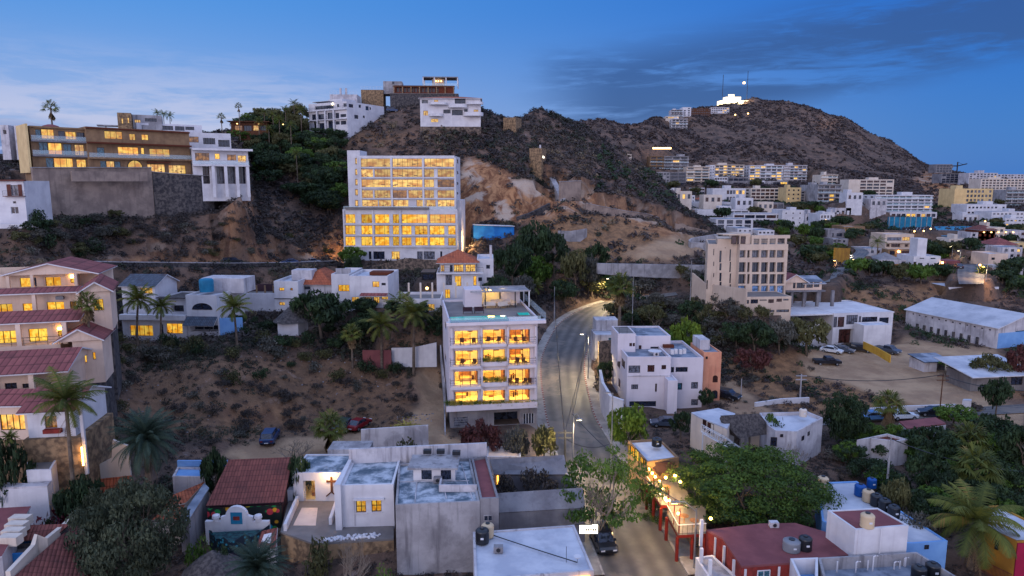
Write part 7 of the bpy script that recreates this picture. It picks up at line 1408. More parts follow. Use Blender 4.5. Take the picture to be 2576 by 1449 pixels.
def shrub_tpl(key, seed, leaf, n=9, per=34, size=.16, twigs=6, clump=.42, sparse=False):
 rng = random.Random(seed); lf = LF(seed); r = lf.r; mb = MB(); tips = []
 for k in range(twigs): a = rng.uniform(0,6.28); branches(mb, rng, Vector((0,0,-.1)), Vector((cos(a)*.7, sin(a)*.7,1)).normalized(),.45,.02,2 if sparse else 1, tips, 'bark',.5,2 if not sparse else 3)
 for k in range(n): a = r.uniform(0,6.28); q = r.uniform(.1,.68); lf.cloud((cos(a)*q, sin(a)*q, r.uniform(.25,.72)*(1.1-q*.5)), per, clump*r.uniform(.6,1.1), size, r.uniform(.1,.85), flat=.8)
 if sparse:
  for q, d in tips:
   if d == 0: lf.cloud(tuple(q),3,.08, size, r.uniform(.2,.7))
 o = mb.build('stem'); me = o.data; bpy.data.objects.remove(o); mk(key, [('stem', me),('foliage', lf.mesh('foliage', leaf))])
def bare_tpl(key, seed, depth=4, leafn=0, leaf='leafgrey', n=3, bark='barkpale'):
 rng = random.Random(seed); mb = MB(); tips = []
 for k in range(4): a = k*1.57+rng.uniform(0,1); branches(mb, rng, Vector((0,0,-.1)), Vector((cos(a)*.6, sin(a)*.6,1)).normalized(),.34,.022, depth, tips, bark, .62, n)
 o = mb.build('branches'); me = o.data; bpy.data.objects.remove(o); parts = [('branches', me)]
 if leafn:
  lf = LF(seed)
  for q, d in tips:
   if d == 0 and rng.random() < .8: lf.cloud(tuple(q), leafn, .09,.07, rng.random())
  parts.append(('foliage', lf.mesh('foliage', leaf)))
 mk(key, parts)
def frond(lf, root, az, elev, L, droop, nl, lw, leaf_l, tone, vee=.5):
 """pinnate palm leaf"""
 r = lf.r; pts = []; d = np.array([cos(az)*cos(elev), sin(az)*cos(elev), sin(elev)]); p = np.array(root, float); n = 9; side = np.array([-sin(az), cos(az),0])
 for i in range(n+1):
  pts.append(p.copy()); e = elev-droop*(i/n)**1.3; d = np.array([cos(az)*cos(e), sin(az)*cos(e), sin(e)]); p = p+d*L/n
 pts = np.array(pts)
 for i in range(n): a, b = pts[i], pts[i+1]; w = .012*L*(1-i/n)+.004; lf.raw([[a-side*w, a+side*w, b+side*w, b-side*w]],[tone*.6])
 for k in range(nl):
  f = .12+.88*k/nl; i = min(int(f*n), n-1); q = pts[i]+(pts[i+1]-pts[i])*(f*n-i); t = pts[i+1]-pts[i]; t /= np.linalg.norm(t); up = np.cross(side, t); up = up*np.sign(up[2]+1e-6)
  ll = leaf_l*L*(sin(pi*min(f*.92+.12,1))**.6)+.01
  for s_ in (-1,1):
   dd = side*s_*.85+t*.55-np.array([0,0,1])*(.35+r.uniform(0,.35))+up*.12*vee; dd /= np.linalg.norm(dd); e = q+dd*ll; w = t*lw*L
   lf.raw([[q-w, q+w, e+w*.15, e-w*.15]],[np.clip(tone+r.uniform(-.15,.15),0,1)])
def palm_tpl(key, seed, n=22, L=1.0, droop=(1.2,2.2), leaf='leafpalm', th=2.4, trad=.055, nl=34, lean=.25, skirt=0, elev=(-.45,1.35), lw=.017, leaf_l=.26):
 """crown radius about 1; trunk height th*crown radius, scaled per palm"""
 lf = LF(seed); r = lf.r; rng = random.Random(seed); mb = MB(); pts = [Vector((lean*(i/8)**2*.8,0,-0.3+(th+.3)*i/8)) for i in range(9)]; mb.tube(pts, [trad*(1.25-.5*i/8) for i in range(9)],'palmtrunk',8)
 top = pts[-1]
 for k in range(n):
  e = elev[0]+(elev[1]-elev[0])*((k+.5)/n)**.8; frond(lf, tuple(top), k*2.399+r.uniform(-.2,.2), e, L*r.uniform(.85,1.1), r.uniform(*droop)*(.75+.25*(1-e)), nl, lw, leaf_l, r.uniform(.15,.85))
 o = mb.build('trunk'); me = o.data; bpy.data.objects.remove(o); parts = [('trunk', me),('crown', lf.mesh('crown', leaf))]
 if skirt:
  l2 = LF(seed+1)
  for k in range(skirt): frond(l2,(top.x, top.y, top.z-.05-.5*rng.random()), k*2.4,-.9, L*.6,.6,10, lw*1.5, leaf_l*.5,.5)
  parts.append(('dead_skirt', l2.mesh('dead_skirt','deadfrond')))
 mk(key, parts)
def fan_tpl(key, seed, n=26, th=3.0, skirt=24, leaf='leafpalm', trad=.08, R_=.5):
 lf = LF(seed); r = lf.r; mb = MB(); mb.tube([Vector((.03*sin(i),0,-.3+(th+.3)*i/6)) for i in range(7)],[trad*(1.3-.4*i/6) for i in range(7)],'palmtrunk',8); top = np.array([0,0, th])
 def fan(lf, az, elev, pl, R_, tone, nb=15):
  d = np.array([cos(az)*cos(elev), sin(az)*cos(elev), sin(elev)]); side = np.array([-sin(az), cos(az),0]); c = top+d*pl; lf.raw([[top-side*.012, top+side*.012, c+side*.01, c-side*.01]],[tone*.5])
  for j in range(nb):
   a = (j/(nb-1)-.5)*3.6; v = d*cos(a)+side*sin(a); v = v-np.array([0,0,1])*(.12+.3*abs(sin(a))); v /= np.linalg.norm(v); w = np.cross(v, [0,0,1.0]); w = w/(np.linalg.norm(w)+1e-6)*R_*.07; m_ = c+v*R_*.6; e = c+v*R_-np.array([0,0, R_*.28*r.uniform(.4,1.3)])
   lf.raw([[c, m_-w, e, m_+w]],[np.clip(tone+r.uniform(-.15,.15),0,1)])
 for k in range(n): e = -.35+1.75*((k+.5)/n); fan(lf, k*2.399, e, .55*r.uniform(.8,1.1), R_, r.uniform(.2,.9))
 o = mb.build('trunk'); me = o.data; bpy.data.objects.remove(o); parts = [('trunk', me),('crown', lf.mesh('crown', leaf))]
 if skirt:
  l2 = LF(seed+2)
  for k in range(skirt):
   az = k*2.4; e = -1.0-.3*r.rand(); d = np.array([cos(az)*cos(e), sin(az)*cos(e), sin(e)]); c = top-np.array([0,0,.6*r.rand()]); side = np.array([-sin(az), cos(az),0])*.16; l2.raw([[c-side*.3, c+side*.3, c+d*.7+side, c+d*.7-side]],[r.rand()]); l2.raw([[c, c+d*.4+side*.8, c+d*.85+side*.4, c+d*.5-side*.7]],[r.rand()])
  parts.append(('dead_skirt', l2.mesh('dead_skirt','deadfrond')))
 mk(key, parts)
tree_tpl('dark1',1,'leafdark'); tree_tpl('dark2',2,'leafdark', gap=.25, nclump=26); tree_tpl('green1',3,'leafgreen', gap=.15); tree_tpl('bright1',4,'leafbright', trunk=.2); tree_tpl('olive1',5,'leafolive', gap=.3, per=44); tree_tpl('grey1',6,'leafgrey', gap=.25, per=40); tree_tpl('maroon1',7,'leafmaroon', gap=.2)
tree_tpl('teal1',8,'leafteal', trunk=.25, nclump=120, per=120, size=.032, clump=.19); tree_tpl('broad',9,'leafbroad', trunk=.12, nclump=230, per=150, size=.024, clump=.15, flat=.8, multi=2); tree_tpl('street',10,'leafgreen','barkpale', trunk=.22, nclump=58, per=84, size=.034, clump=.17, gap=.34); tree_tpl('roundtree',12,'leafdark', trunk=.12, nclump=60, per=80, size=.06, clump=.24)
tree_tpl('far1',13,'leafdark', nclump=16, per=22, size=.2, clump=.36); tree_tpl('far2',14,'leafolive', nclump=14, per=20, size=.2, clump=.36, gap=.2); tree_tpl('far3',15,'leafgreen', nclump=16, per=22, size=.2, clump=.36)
for i, (k, l) in enumerate((('sh_grey','leafgrey'),('sh_olive','leafolive'),('sh_dark','leafdark'),('sh_green','leafgreen'),('sh_scrub','leafscrub'),('sh_pink','leafpink'),('sh_yellow','leafyellow'),('sh_maroon','leafmaroon'))): shrub_tpl(k, 20+i, l, n=12, per=40, size=.10)
shrub_tpl('sh_sparse',31,'leafscrub', n=5, per=16, size=.07, twigs=9, sparse=True); bare_tpl('bare1',40); bare_tpl('bare2',41, leafn=5, leaf='leafscrub'); bare_tpl('bare3',42, leafn=7, leaf='leafolive')
palm_tpl('coco1',50); palm_tpl('coco2',51, th=3.0, lean=-.3, n=20); palm_tpl('cocobig',52, n=26, th=2.6, nl=48, lw=.011, lean=.15, skirt=5); palm_tpl('cocodead',53, n=24, th=1.5, nl=44, lw=.012, lean=.1, skirt=16)
palm_tpl('date',54, n=110, droop=(1.1,2.0), leaf='leafdate', th=.9, trad=.1, nl=34, lean=0, elev=(-.75,1.45), lw=.010, leaf_l=.13, skirt=10); palm_tpl('farpalm',55, n=14, th=3.2, nl=10, lw=.03, lean=.1, leaf_l=.25)
fan_tpl('fan1',60); fan_tpl('fan2',61, th=2.2, skirt=40); fan_tpl('fanfar',62, th=3.4, skirt=10, n=16)
PLANTS = []; SRC = {}
def plant(key, name, label, cat, loc, sx, sz, group=None, rz=None, th=None):
 o = bpy.data.objects.new(name, None); C.objects.link(o); o.empty_display_size = .2; o.location = loc; o.scale = (sx, sx, sz); o.rotation_euler = (0,0, R.uniform(0,6.28) if rz is None else rz); tag(o, label, cat, group)
 for pn, me in TPL[key]:
  c = bpy.data.objects.new(pn, me); C.objects.link(c); c.parent = o
  if th:
   if pn == 'trunk': c.scale.z = th[1]/th[0]
   else: c.location.z = th[1]-th[0]
 PLANTS.append((loc[0], loc[1])); return o
def tree(key, label, x, yt, yb, w, Y=None, T=D0, group=None, name='tree', cat='tree', rz=None, z=None, palm=False):
 """a tree whose picture spans yt..yb (foot) and width w; the foot is found on the ground unless Y is given"""
 dx, dyt = T(x, yt); _, dyb = T(x, yb); w_ = abs(T(x+w, yt)[0]-dx)
 if Y is None: g_ = G(dx, dyb)
 else: p = P(dx, dyb, Y); g_ = Vector((p.x, p.y, ground(p.x, p.y) if z is None else z))
 top = P(dx, dyt, g_.y); h = max(top.z-g_.z, .8); s_ = g_.y*cos(TH)-(g_.z-CZ)*sin(TH); rad = w_/2/F*s_
 if palm:
  th = {'coco1': 2.4,'coco2': 3.0,'cocobig': 2.6,'cocodead': 1.5,'date': .9,'farpalm': 3.2,'fan1': 3.0,'fan2': 2.2,'fanfar': 3.4}[key]; rad *= 1.15; return plant(key, name, label, cat, g_, rad, rad, group, rz, (th, max(h/rad-.75,.25)))
 return plant(key, name, label, cat, g_, rad, h, group, rz)
BUSH = lambda key, label, x, yt, yb, w, Y=None, T=D0, **k: tree(key, label, x, yt, yb, w, Y, T, name=k.pop('name','shrub'), cat=k.pop('cat','shrub'), **k)
# palms that stand out
PN = dict(name='palm_tree', cat='palm tree', palm=True)
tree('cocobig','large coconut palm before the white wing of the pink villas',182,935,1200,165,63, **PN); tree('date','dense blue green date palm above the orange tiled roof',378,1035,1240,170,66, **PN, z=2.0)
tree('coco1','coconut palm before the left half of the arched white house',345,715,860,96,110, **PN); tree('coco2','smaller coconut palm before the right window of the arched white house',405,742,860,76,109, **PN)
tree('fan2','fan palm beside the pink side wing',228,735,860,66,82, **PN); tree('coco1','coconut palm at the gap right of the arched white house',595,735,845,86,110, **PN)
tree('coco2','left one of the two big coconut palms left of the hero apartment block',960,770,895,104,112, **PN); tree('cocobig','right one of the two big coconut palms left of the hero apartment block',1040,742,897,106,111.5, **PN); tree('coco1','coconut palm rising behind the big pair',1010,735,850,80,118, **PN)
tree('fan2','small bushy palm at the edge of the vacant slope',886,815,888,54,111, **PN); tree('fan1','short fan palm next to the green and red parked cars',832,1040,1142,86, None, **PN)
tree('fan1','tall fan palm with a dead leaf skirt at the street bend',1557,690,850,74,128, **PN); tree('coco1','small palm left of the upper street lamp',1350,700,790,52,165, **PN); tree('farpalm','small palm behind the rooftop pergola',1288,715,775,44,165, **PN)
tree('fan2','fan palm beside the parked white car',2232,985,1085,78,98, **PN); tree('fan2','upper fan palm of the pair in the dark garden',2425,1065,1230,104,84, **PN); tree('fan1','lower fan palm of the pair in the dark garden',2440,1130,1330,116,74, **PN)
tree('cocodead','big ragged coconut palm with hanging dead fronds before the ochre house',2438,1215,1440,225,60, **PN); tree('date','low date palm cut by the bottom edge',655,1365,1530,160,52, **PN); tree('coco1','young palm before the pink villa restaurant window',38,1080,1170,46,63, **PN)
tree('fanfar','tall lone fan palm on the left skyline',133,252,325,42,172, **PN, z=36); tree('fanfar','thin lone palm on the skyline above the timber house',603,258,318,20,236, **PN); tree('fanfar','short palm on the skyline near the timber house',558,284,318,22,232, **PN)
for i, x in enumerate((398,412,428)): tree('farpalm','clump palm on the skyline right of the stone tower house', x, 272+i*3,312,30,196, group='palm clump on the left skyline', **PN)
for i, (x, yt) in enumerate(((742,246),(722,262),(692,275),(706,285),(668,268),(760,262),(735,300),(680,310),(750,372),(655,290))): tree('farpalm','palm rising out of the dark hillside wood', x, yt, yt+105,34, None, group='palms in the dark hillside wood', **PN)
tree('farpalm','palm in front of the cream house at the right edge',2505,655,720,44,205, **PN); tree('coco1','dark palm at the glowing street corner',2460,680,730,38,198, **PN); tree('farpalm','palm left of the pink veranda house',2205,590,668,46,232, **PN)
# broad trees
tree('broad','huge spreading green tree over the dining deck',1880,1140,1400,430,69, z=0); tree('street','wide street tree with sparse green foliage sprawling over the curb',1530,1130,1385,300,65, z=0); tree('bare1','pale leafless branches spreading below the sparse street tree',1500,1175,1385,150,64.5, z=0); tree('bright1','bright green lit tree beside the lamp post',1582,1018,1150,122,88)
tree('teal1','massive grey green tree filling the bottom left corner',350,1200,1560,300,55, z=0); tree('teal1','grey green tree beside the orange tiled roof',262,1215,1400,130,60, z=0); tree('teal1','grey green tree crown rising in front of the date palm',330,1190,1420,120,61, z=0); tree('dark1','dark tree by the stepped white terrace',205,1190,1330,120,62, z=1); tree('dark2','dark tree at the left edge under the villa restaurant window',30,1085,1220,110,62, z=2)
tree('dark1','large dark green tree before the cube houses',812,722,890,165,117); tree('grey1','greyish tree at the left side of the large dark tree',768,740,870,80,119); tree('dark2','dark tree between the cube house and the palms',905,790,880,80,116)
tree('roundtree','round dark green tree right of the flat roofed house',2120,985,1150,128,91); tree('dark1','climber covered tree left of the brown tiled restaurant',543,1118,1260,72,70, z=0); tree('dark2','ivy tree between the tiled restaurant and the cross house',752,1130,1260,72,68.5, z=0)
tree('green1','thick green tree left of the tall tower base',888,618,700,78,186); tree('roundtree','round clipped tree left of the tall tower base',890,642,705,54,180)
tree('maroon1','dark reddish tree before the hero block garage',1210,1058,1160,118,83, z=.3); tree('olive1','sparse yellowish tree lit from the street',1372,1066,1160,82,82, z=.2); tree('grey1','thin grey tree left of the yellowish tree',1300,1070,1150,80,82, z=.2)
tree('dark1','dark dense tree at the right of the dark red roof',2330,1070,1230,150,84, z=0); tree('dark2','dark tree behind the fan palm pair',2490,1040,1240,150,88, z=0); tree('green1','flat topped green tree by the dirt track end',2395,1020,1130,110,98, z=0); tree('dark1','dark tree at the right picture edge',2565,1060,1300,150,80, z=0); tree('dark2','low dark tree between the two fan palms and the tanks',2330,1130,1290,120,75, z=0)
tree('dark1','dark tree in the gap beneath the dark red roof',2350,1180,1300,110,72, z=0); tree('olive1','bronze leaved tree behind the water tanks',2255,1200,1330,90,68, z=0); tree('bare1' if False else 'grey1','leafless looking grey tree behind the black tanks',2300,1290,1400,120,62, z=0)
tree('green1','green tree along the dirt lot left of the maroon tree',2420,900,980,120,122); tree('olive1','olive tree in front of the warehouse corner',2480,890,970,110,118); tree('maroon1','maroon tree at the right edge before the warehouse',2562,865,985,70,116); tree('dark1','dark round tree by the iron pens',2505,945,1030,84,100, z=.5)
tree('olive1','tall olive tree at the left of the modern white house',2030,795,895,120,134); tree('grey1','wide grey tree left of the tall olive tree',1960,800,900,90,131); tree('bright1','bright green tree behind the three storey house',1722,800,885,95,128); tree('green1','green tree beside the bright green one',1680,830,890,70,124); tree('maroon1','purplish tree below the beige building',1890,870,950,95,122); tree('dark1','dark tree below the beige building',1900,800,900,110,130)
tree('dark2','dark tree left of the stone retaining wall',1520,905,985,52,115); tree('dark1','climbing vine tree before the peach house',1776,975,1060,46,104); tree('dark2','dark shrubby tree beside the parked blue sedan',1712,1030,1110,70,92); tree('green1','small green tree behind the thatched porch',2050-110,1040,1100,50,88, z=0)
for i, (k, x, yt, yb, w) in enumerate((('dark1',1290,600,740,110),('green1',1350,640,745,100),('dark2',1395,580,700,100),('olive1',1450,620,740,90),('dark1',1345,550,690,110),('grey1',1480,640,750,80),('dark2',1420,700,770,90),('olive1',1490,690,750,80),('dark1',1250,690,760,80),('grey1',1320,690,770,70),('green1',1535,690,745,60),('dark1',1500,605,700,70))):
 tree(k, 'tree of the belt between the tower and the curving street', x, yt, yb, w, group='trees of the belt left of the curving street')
rr = random.Random(11)
def clutter(poly, n, keys, sz, label, group, name='tree', cat='tree', Yr=(60,400), asp=1.15):
 xs = [p[0] for p in poly]; ys = [p[1] for p in poly]; k = 0; t = 0
 while k < n and t < n*30:
  t += 1; x, y = rr.uniform(min(xs), max(xs)), rr.uniform(min(ys), max(ys))
  if not inpoly(np.array([x]), np.array([y]), poly)[0]: continue
  g_ = G(x, y)
  if not (Yr[0] < g_.y < Yr[1]) or blocked(g_.x, g_.y, 1.0): continue
  s_ = rr.uniform(*sz); plant(rr.choice(keys), name, label, cat, g_, s_, s_*asp*rr.uniform(.8,1.4), group); k += 1
def blocked(X, Y, m=.5):
 q = proj(X, Y, ground(X, Y))
 if (2225 < q[0] < 2465 and 535 < q[1] < 625 and Y > 200) or (2170 < q[0] < 2320 and 600 < q[1] < 690): return True
 for cx, cy, yaw, w, d, z, bl in PADS:
  lx = (X-cx)*cos(yaw)+(Y-cy)*sin(yaw); ly = -(X-cx)*sin(yaw)+(Y-cy)*cos(yaw)
  if -m < lx < w+m and -m < ly < d+m: return True
 for L, R_, *_ in STRIPS:
  c = (L+R_)/2; i = np.argmin((c[:, 0]-X)**2+(c[:, 1]-Y)**2); hw = np.linalg.norm((L[i]-R_[i])[:2])/2
  if np.hypot(c[i, 0]-X, c[i, 1]-Y) < hw+m+1.5: return True
 return False
clutter([(1530,700),(1740,690),(1790,760),(1980,790),(2000,900),(1820,900),(1600,830),(1540,800)],70,['grey1','olive1','sh_grey','dark2','bare2','grey1','bare3'],(2.2,3.8),'mixed tree and shrub growth of the thicket before the beige building','thicket trees and shrubs before the beige building','bush','bush')  # small trees mixed with shrubs, all filed under the bush name
clutter([(570,320),(640,295),(800,295),(860,380),(872,480),(845,570),(740,500),(650,460),(625,400)],88,['dark1','dark2','olive1','dark2','green1','dark1'],(3.4,6.4),'dark tree of the dense hillside wood','trees of the dark hillside wood', Yr=(170,330))
clutter([(520,296),(640,285),(780,262),(800,300),(640,330)],16,['far1','far2','dark2'],(2.2,3.6),'skyline tree of the left crest','trees on the left crest', Yr=(170,330))
clutter([(1900,560),(2000,640),(2100,700),(2576,740),(2576,560),(2200,580),(2050,520)],78,['far1','far1','far2','far3'],(2.4,4.6),'garden tree among the lower town houses','garden trees of the lower town', Yr=(170,420))
clutter([(1640,470),(2100,470),(2576,520),(2576,600),(1800,560)],30,['far1','far2','far1'],(3.5,6.0),'far tree between the apartment blocks','far trees between the apartment blocks', Yr=(300,700))
clutter([(0,600),(100,560),(300,545),(350,600),(200,660),(0,680)],22,['dark2','grey1','olive1','sh_dark'],(1.6,3.2),'bushy tree on the slope below the concrete retaining wall','bushy trees below the retaining wall', Yr=(100,160))
clutter([(280,870),(560,850),(1000,890),(1040,960),(760,960),(300,990)],34,['sh_olive','sh_dark','sh_grey','dark2'],(1.3,2.4),'large bush along the top of the vacant slope','bushes along the top of the vacant slope','bush','bush', Yr=(80,118))
clutter([(100,550),(400,560),(620,560),(840,600),(840,640),(560,650),(200,655),(60,640)],110,['sh_scrub','sh_olive','sh_grey','sh_sparse','sh_scrub'],(1.0,2.2),'dry shrub on the steep bank above the upper road','dry shrubs on the steep bank','shrub','shrub', Yr=(120,215), asp=.9)
clutter([(240,840),(330,860),(330,1000),(250,1180),(215,1100),(250,950)],26,['sh_dark','sh_grey','sh_olive'],(.9,1.9),'dark bush beside the stepped pink villas','dark bushes beside the pink villas','bush','bush', Yr=(62,112))
clutter([(100,1180),(300,1180),(300,1330),(120,1330)],12,['sh_dark','sh_dark','sh_maroon'],(.8,1.6),'dark garden bush behind the left roofs','dark garden bushes behind the left roofs','bush','bush', Yr=(50,72))
clutter([(290,940),(1040,930),(1050,1080),(600,1110),(240,1200),(250,1000)],80,['sh_scrub','sh_grey','sh_scrub','sh_sparse','bare2'],(.7,1.5),'dry shrub on the vacant slope','dry shrubs on the vacant slope','shrub','shrub', Yr=(70,118), asp=1.0)
clutter([(640,720),(1000,700),(1110,720),(1110,860),(900,880),(560,860)],26,['dark1','sh_dark','dark2','sh_olive'],(1.4,2.6),'garden tree among the middle slope houses','garden trees among the middle slope houses', Yr=(98,150))
clutter([(1350,690),(1500,680),(1500,760),(1400,790)],14,['sh_green','sh_olive','sh_yellow'],(1.2,2.2),'roadside bush at the bend lit by the lamp','roadside bushes at the bend','bush','bush')
clutter([(2140,1080),(2300,1100),(2576,1180),(2576,1330),(2330,1330),(2120,1180)],100,['sh_dark','dark2','sh_dark','green1'],(1.5,2.9),'dark garden bush of the lower right gardens','dark garden bushes at the lower right','bush','bush', Yr=(55,110))
clutter([(1790,930),(2060,930),(2080,1020),(1860,1040)],30,['sh_scrub','sh_sparse','sh_grey'],(.6,1.2),'dry tuft shrub on the tan field','dry shrubs on the tan field','shrub','shrub', asp=.9)
clutter([(2080,1140),(2200,1150),(2240,1230),(2120,1230)],12,['sh_grey','bare2','sh_dark'],(1.0,2.0),'grey scrub behind the white tank roof','grey scrub behind the tank roof','shrub','shrub')
for k, lab, x, yt, yb, w, Y, z in (('sh_pink','dark magenta bougainvillea by the corrugated tile roof',150,1262,1330,110,61,1.5),('sh_green','flowering green bush left of the mural',505,1330,1430,80,58,0),('sh_dark','dark bush with red blooms at the mural corner',560,1350,1440,60,57,0),('sh_olive','olive bush hanging over the garden terrace wall',790,1330,1470,110,57,0),('sh_green','round green bush at the foot of the concrete wall',965,1410,1500,86,54,0),
 ('sh_dark','dark bush under the stepped white terrace',120,1290,1350,90,60,1),('sh_yellow','pale dry grass tuft behind the white block wall',1015,1052,1095,120, None, None),('sh_olive','low bush before the white block wall',1022,1085,1140,96,80,.3),('sh_green','green bush at the lit deck corner',1655,1325,1390,56,69,0),('sh_green','small green shrub under the dining deck',1620,1300,1370,44,70,0),('sh_dark','shrub on the roof edge of the thatched house',2068-110,1040,1090,60,86,0)):
 BUSH(k, lab, x, yt, yb, w, Y, z=z)
BUSH('bare1','tangled leafless bush against the concrete wall',885,1325,1450,160,55.5, z=0, cat='bush'); BUSH('bare1','leafless bush on the dirt behind the brown tiled restaurant',742,1100,1165,170, None, cat='bush'); BUSH('bare2','bare twiggy shrub inside the concrete ruin',1350,1168,1250,130,70, z=1.2); BUSH('bare2','second twiggy shrub inside the concrete ruin by the lit gap',1270,1185,1250,90,69, z=1.2)
BUSH('bare1','bare shrub before the flat roofed house',2000,1095,1190,90,80, z=0); BUSH('bare1','bare shrub in the yard behind the white tanks',2310,1275,1340,110,64, z=0); BUSH('bare1','bare grey bush at the right edge below the dark trees',2540,1240,1330,90,72, z=0); BUSH('bare3','dry creeper beside the street bar windows',1602,1165,1260,62,78, z=0); BUSH('sh_olive','olive creeper bush hanging along the street bar wall',1618,1185,1290,60,74, z=0); BUSH('sh_green','green bush glowing beside the deck railing',1640,1230,1330,50,71, z=0); BUSH('bare2','thin bare tree near the dirt track end',2440,1010,1080,80,104, z=0)
# hero planters: bright yellow leaves, the window light is put into their colour
for key_, px in (('long',[(110+i*25,1118) for i in range(26)]),('mid',[(365+i*24,815) for i in range(7)]),('low',[(365+i*24,955) for i in range(7)])):
 for i, (x, y) in enumerate(px):
  o_ = .45 if key_ == 'long' else .28; h_ = hero.hit(x, y, 'f',-o_); p = hero.root.matrix_basis @ Vector((h_[0],-o_, hero.hit(x, (1128 if key_ == 'long' else 822 if key_ == 'mid' else 962),'f',-o_)[2]))
  plant('sh_yellow' if i % 4 else 'sh_green','planter_shrub', {'long': 'trailing yellow green plant in the long planter above the garage','mid': 'trailing plant in the upper middle planter of the hero block','low': 'trailing plant in the lower middle planter of the hero block'}[key_],'plant', p-Vector((0,0,.25)),.6,1.15, {'long': 'plants in the long hero planter','mid': 'plants in the upper hero planter','low': 'plants in the lower hero planter'}[key_])
# ---------------------------------------------------------------- scrub that nobody could count
def scrub(name, kinds, n, Yr, tr, spacing, rad, per, size, leafm, density, seed, asp=.8):
 r = np.random.RandomState(seed); lo, hi = math.log(Yr[0]), math.log(Yr[1]); m_ = n*3
 Y = np.sqrt(r.uniform(Yr[0]**2, Yr[1]**2, m_)); t = r.uniform(*tr, m_); X = t*Y; Z = ground(X, Y); px, py = proj(X, Y, Z)
 ok = density(X, Y, Z, px, py) > r.rand(m_)
 for cx, cy, yaw, w, d, z, bl in PADS:
  lx = (X-cx)*cos(yaw)+(Y-cy)*sin(yaw); ly = -(X-cx)*sin(yaw)+(Y-cy)*cos(yaw); ok &= ~((lx > -1.2) & (lx < w+1.2) & (ly > -1.5) & (ly < d+1.2))
 for L, R_, *_ in STRIPS:
  c = (L+R_)/2
  for i in range(0, len(c),2): hw = np.linalg.norm((L[i]-R_[i])[:2])/2+2.2; ok &= (X-c[i, 0])**2+(Y-c[i, 1])**2 > hw*hw
 X, Y, Z = X[ok][:n], Y[ok][:n], Z[ok][:n]; k = len(X); lf = LF(seed)
 S_ = r.uniform(*rad, k); cx = np.repeat(X, per); cy = np.repeat(Y, per); cz = np.repeat(Z, per); s_ = np.repeat(S_, per); d = r.normal(size=(k*per, 3)); d /= np.linalg.norm(d, axis=1)[:, None]; d[:, 2] = np.abs(d[:, 2])*1.0
 q = d*r.uniform(.45,1,(k*per, 1)); p = np.stack([cx+q[:, 0]*s_, cy+q[:, 1]*s_, cz+q[:, 2]*s_*asp*1.3-.1],1); tone = np.repeat(np.clip(fbm(X/9, Y/9,3)*1.4-.2+r.uniform(-.3,.3, k),0,1), per)+r.uniform(-.12,.12, k*per)
 lf.quads(p, d+r.normal(size=d.shape)*.5+[0,0,.3], size*s_*r.uniform(.7,1.4, k*per), tone); me = lf.mesh(name, leafm); o = bpy.data.objects.new(name, me); C.objects.link(o); tag(o, kind='stuff'); return o
def dens_mid(X, Y, Z, px, py):
 v = np.clip(fbm(X/14+3, Y/14,3)*2.4-.35,.15,1); v = v*(1-maskval('bare', X, Y, Z))*(1-.93*maskval('cliff', X, Y, Z))*(1-.72*maskval('dry', X, Y, Z)); return v
def sub(d, lo, hi, f): return lambda X, Y, Z, px, py: d(X, Y, Z, px, py)*f(X, Y, px, py)
bump_ = lambda X, Y, px, py: .9+0*X
scrub('hillside_scrub', None, 5200,(112,190),(-.85,.36),1,(.5,1.3),42,.30,'leafscrub', dens_mid, 101)
scrub('hillside_brush', None, 2600,(112,190),(-.85,.36),1,(.6,1.6),42,.28,'leafbrush', dens_mid, 102)
scrub('hillside_green_brush', None, 900,(112,190),(-.85,.36),1,(.8,1.8),46,.28,'leafdim', sub(dens_mid, 0,0, lambda X, Y, px, py: (fbm(X/20+20, Y/20+70,2) > .55)*1.0),103)
scrub('slope_scrub', None, 11000,(186,345),(-.85,.36),1,(.7,1.7),24,.40,'leafscrub', dens_mid, 111)
scrub('slope_brush', None, 6500,(186,345),(-.85,.36),1,(.7,1.9),24,.40,'leafbrush', sub(dens_mid, 0,0, lambda X, Y, px, py: (fbm(X/22+80, Y/22,2) > .48)*.9+.1),112)
scrub('slope_green_brush', None, 1600,(186,345),(-.85,.36),1,(.9,2.2),26,.4,'leafdim', sub(dens_mid, 0,0, lambda X, Y, px, py: (fbm(X/20+20, Y/20+70,2) > .58)*1.0),113)
scrub('near_brush', None, 6500,(56,118),(-.7,.75),1,(.2,.62),30,.30,'leafscrub', sub(dens_mid, 0,0, bump_),104)
scrub('near_dark_brush', None, 1500,(70,118),(-.7,.1),1,(.4,1.0),44,.26,'leafdim', sub(dens_mid, 0,0, lambda X, Y, px, py: (fbm(X/10+20, Y/10,2)+(Y-100)*.008 > .5)*1.0),114)
scrub('valley_brush', None, 2200,(105,190),(.12,.9),1,(.4,1.1),40,.30,'leaffarscrub', sub(dens_mid, 0,0, bump_),105)
scrub('valley_green_brush', None, 900,(105,190),(.12,.9),1,(.6,1.6),44,.28,'leafdark', sub(dens_mid, 0,0, lambda X, Y, px, py: (fbm(X/25+5, Y/25,2) > .5)*1.0),108)
scrub('town_brush', None, 4200,(185,620),(.12,.9),1,(.9,2.4),20,.5,'leaffarscrub', sub(dens_mid, 0,0, bump_),115)
scrub('town_green_brush', None, 2200,(185,520),(.12,.9),1,(1.0,2.6),20,.5,'leafdark', sub(dens_mid, 0,0, lambda X, Y, px, py: (fbm(X/25+5, Y/25,2) > .5)*1.0),118)
scrub('mountain_brush', None, 24000,(430,1350),(-.05,.78),1,(1.2,3.0),7,.85,'leaffarscrub', lambda X, Y, Z, px, py: np.clip(fbm(X/60, Y/60,4)*3-.9,.1,1)*(1-.8*maskval('cliff', X, Y, Z)),106,.6)
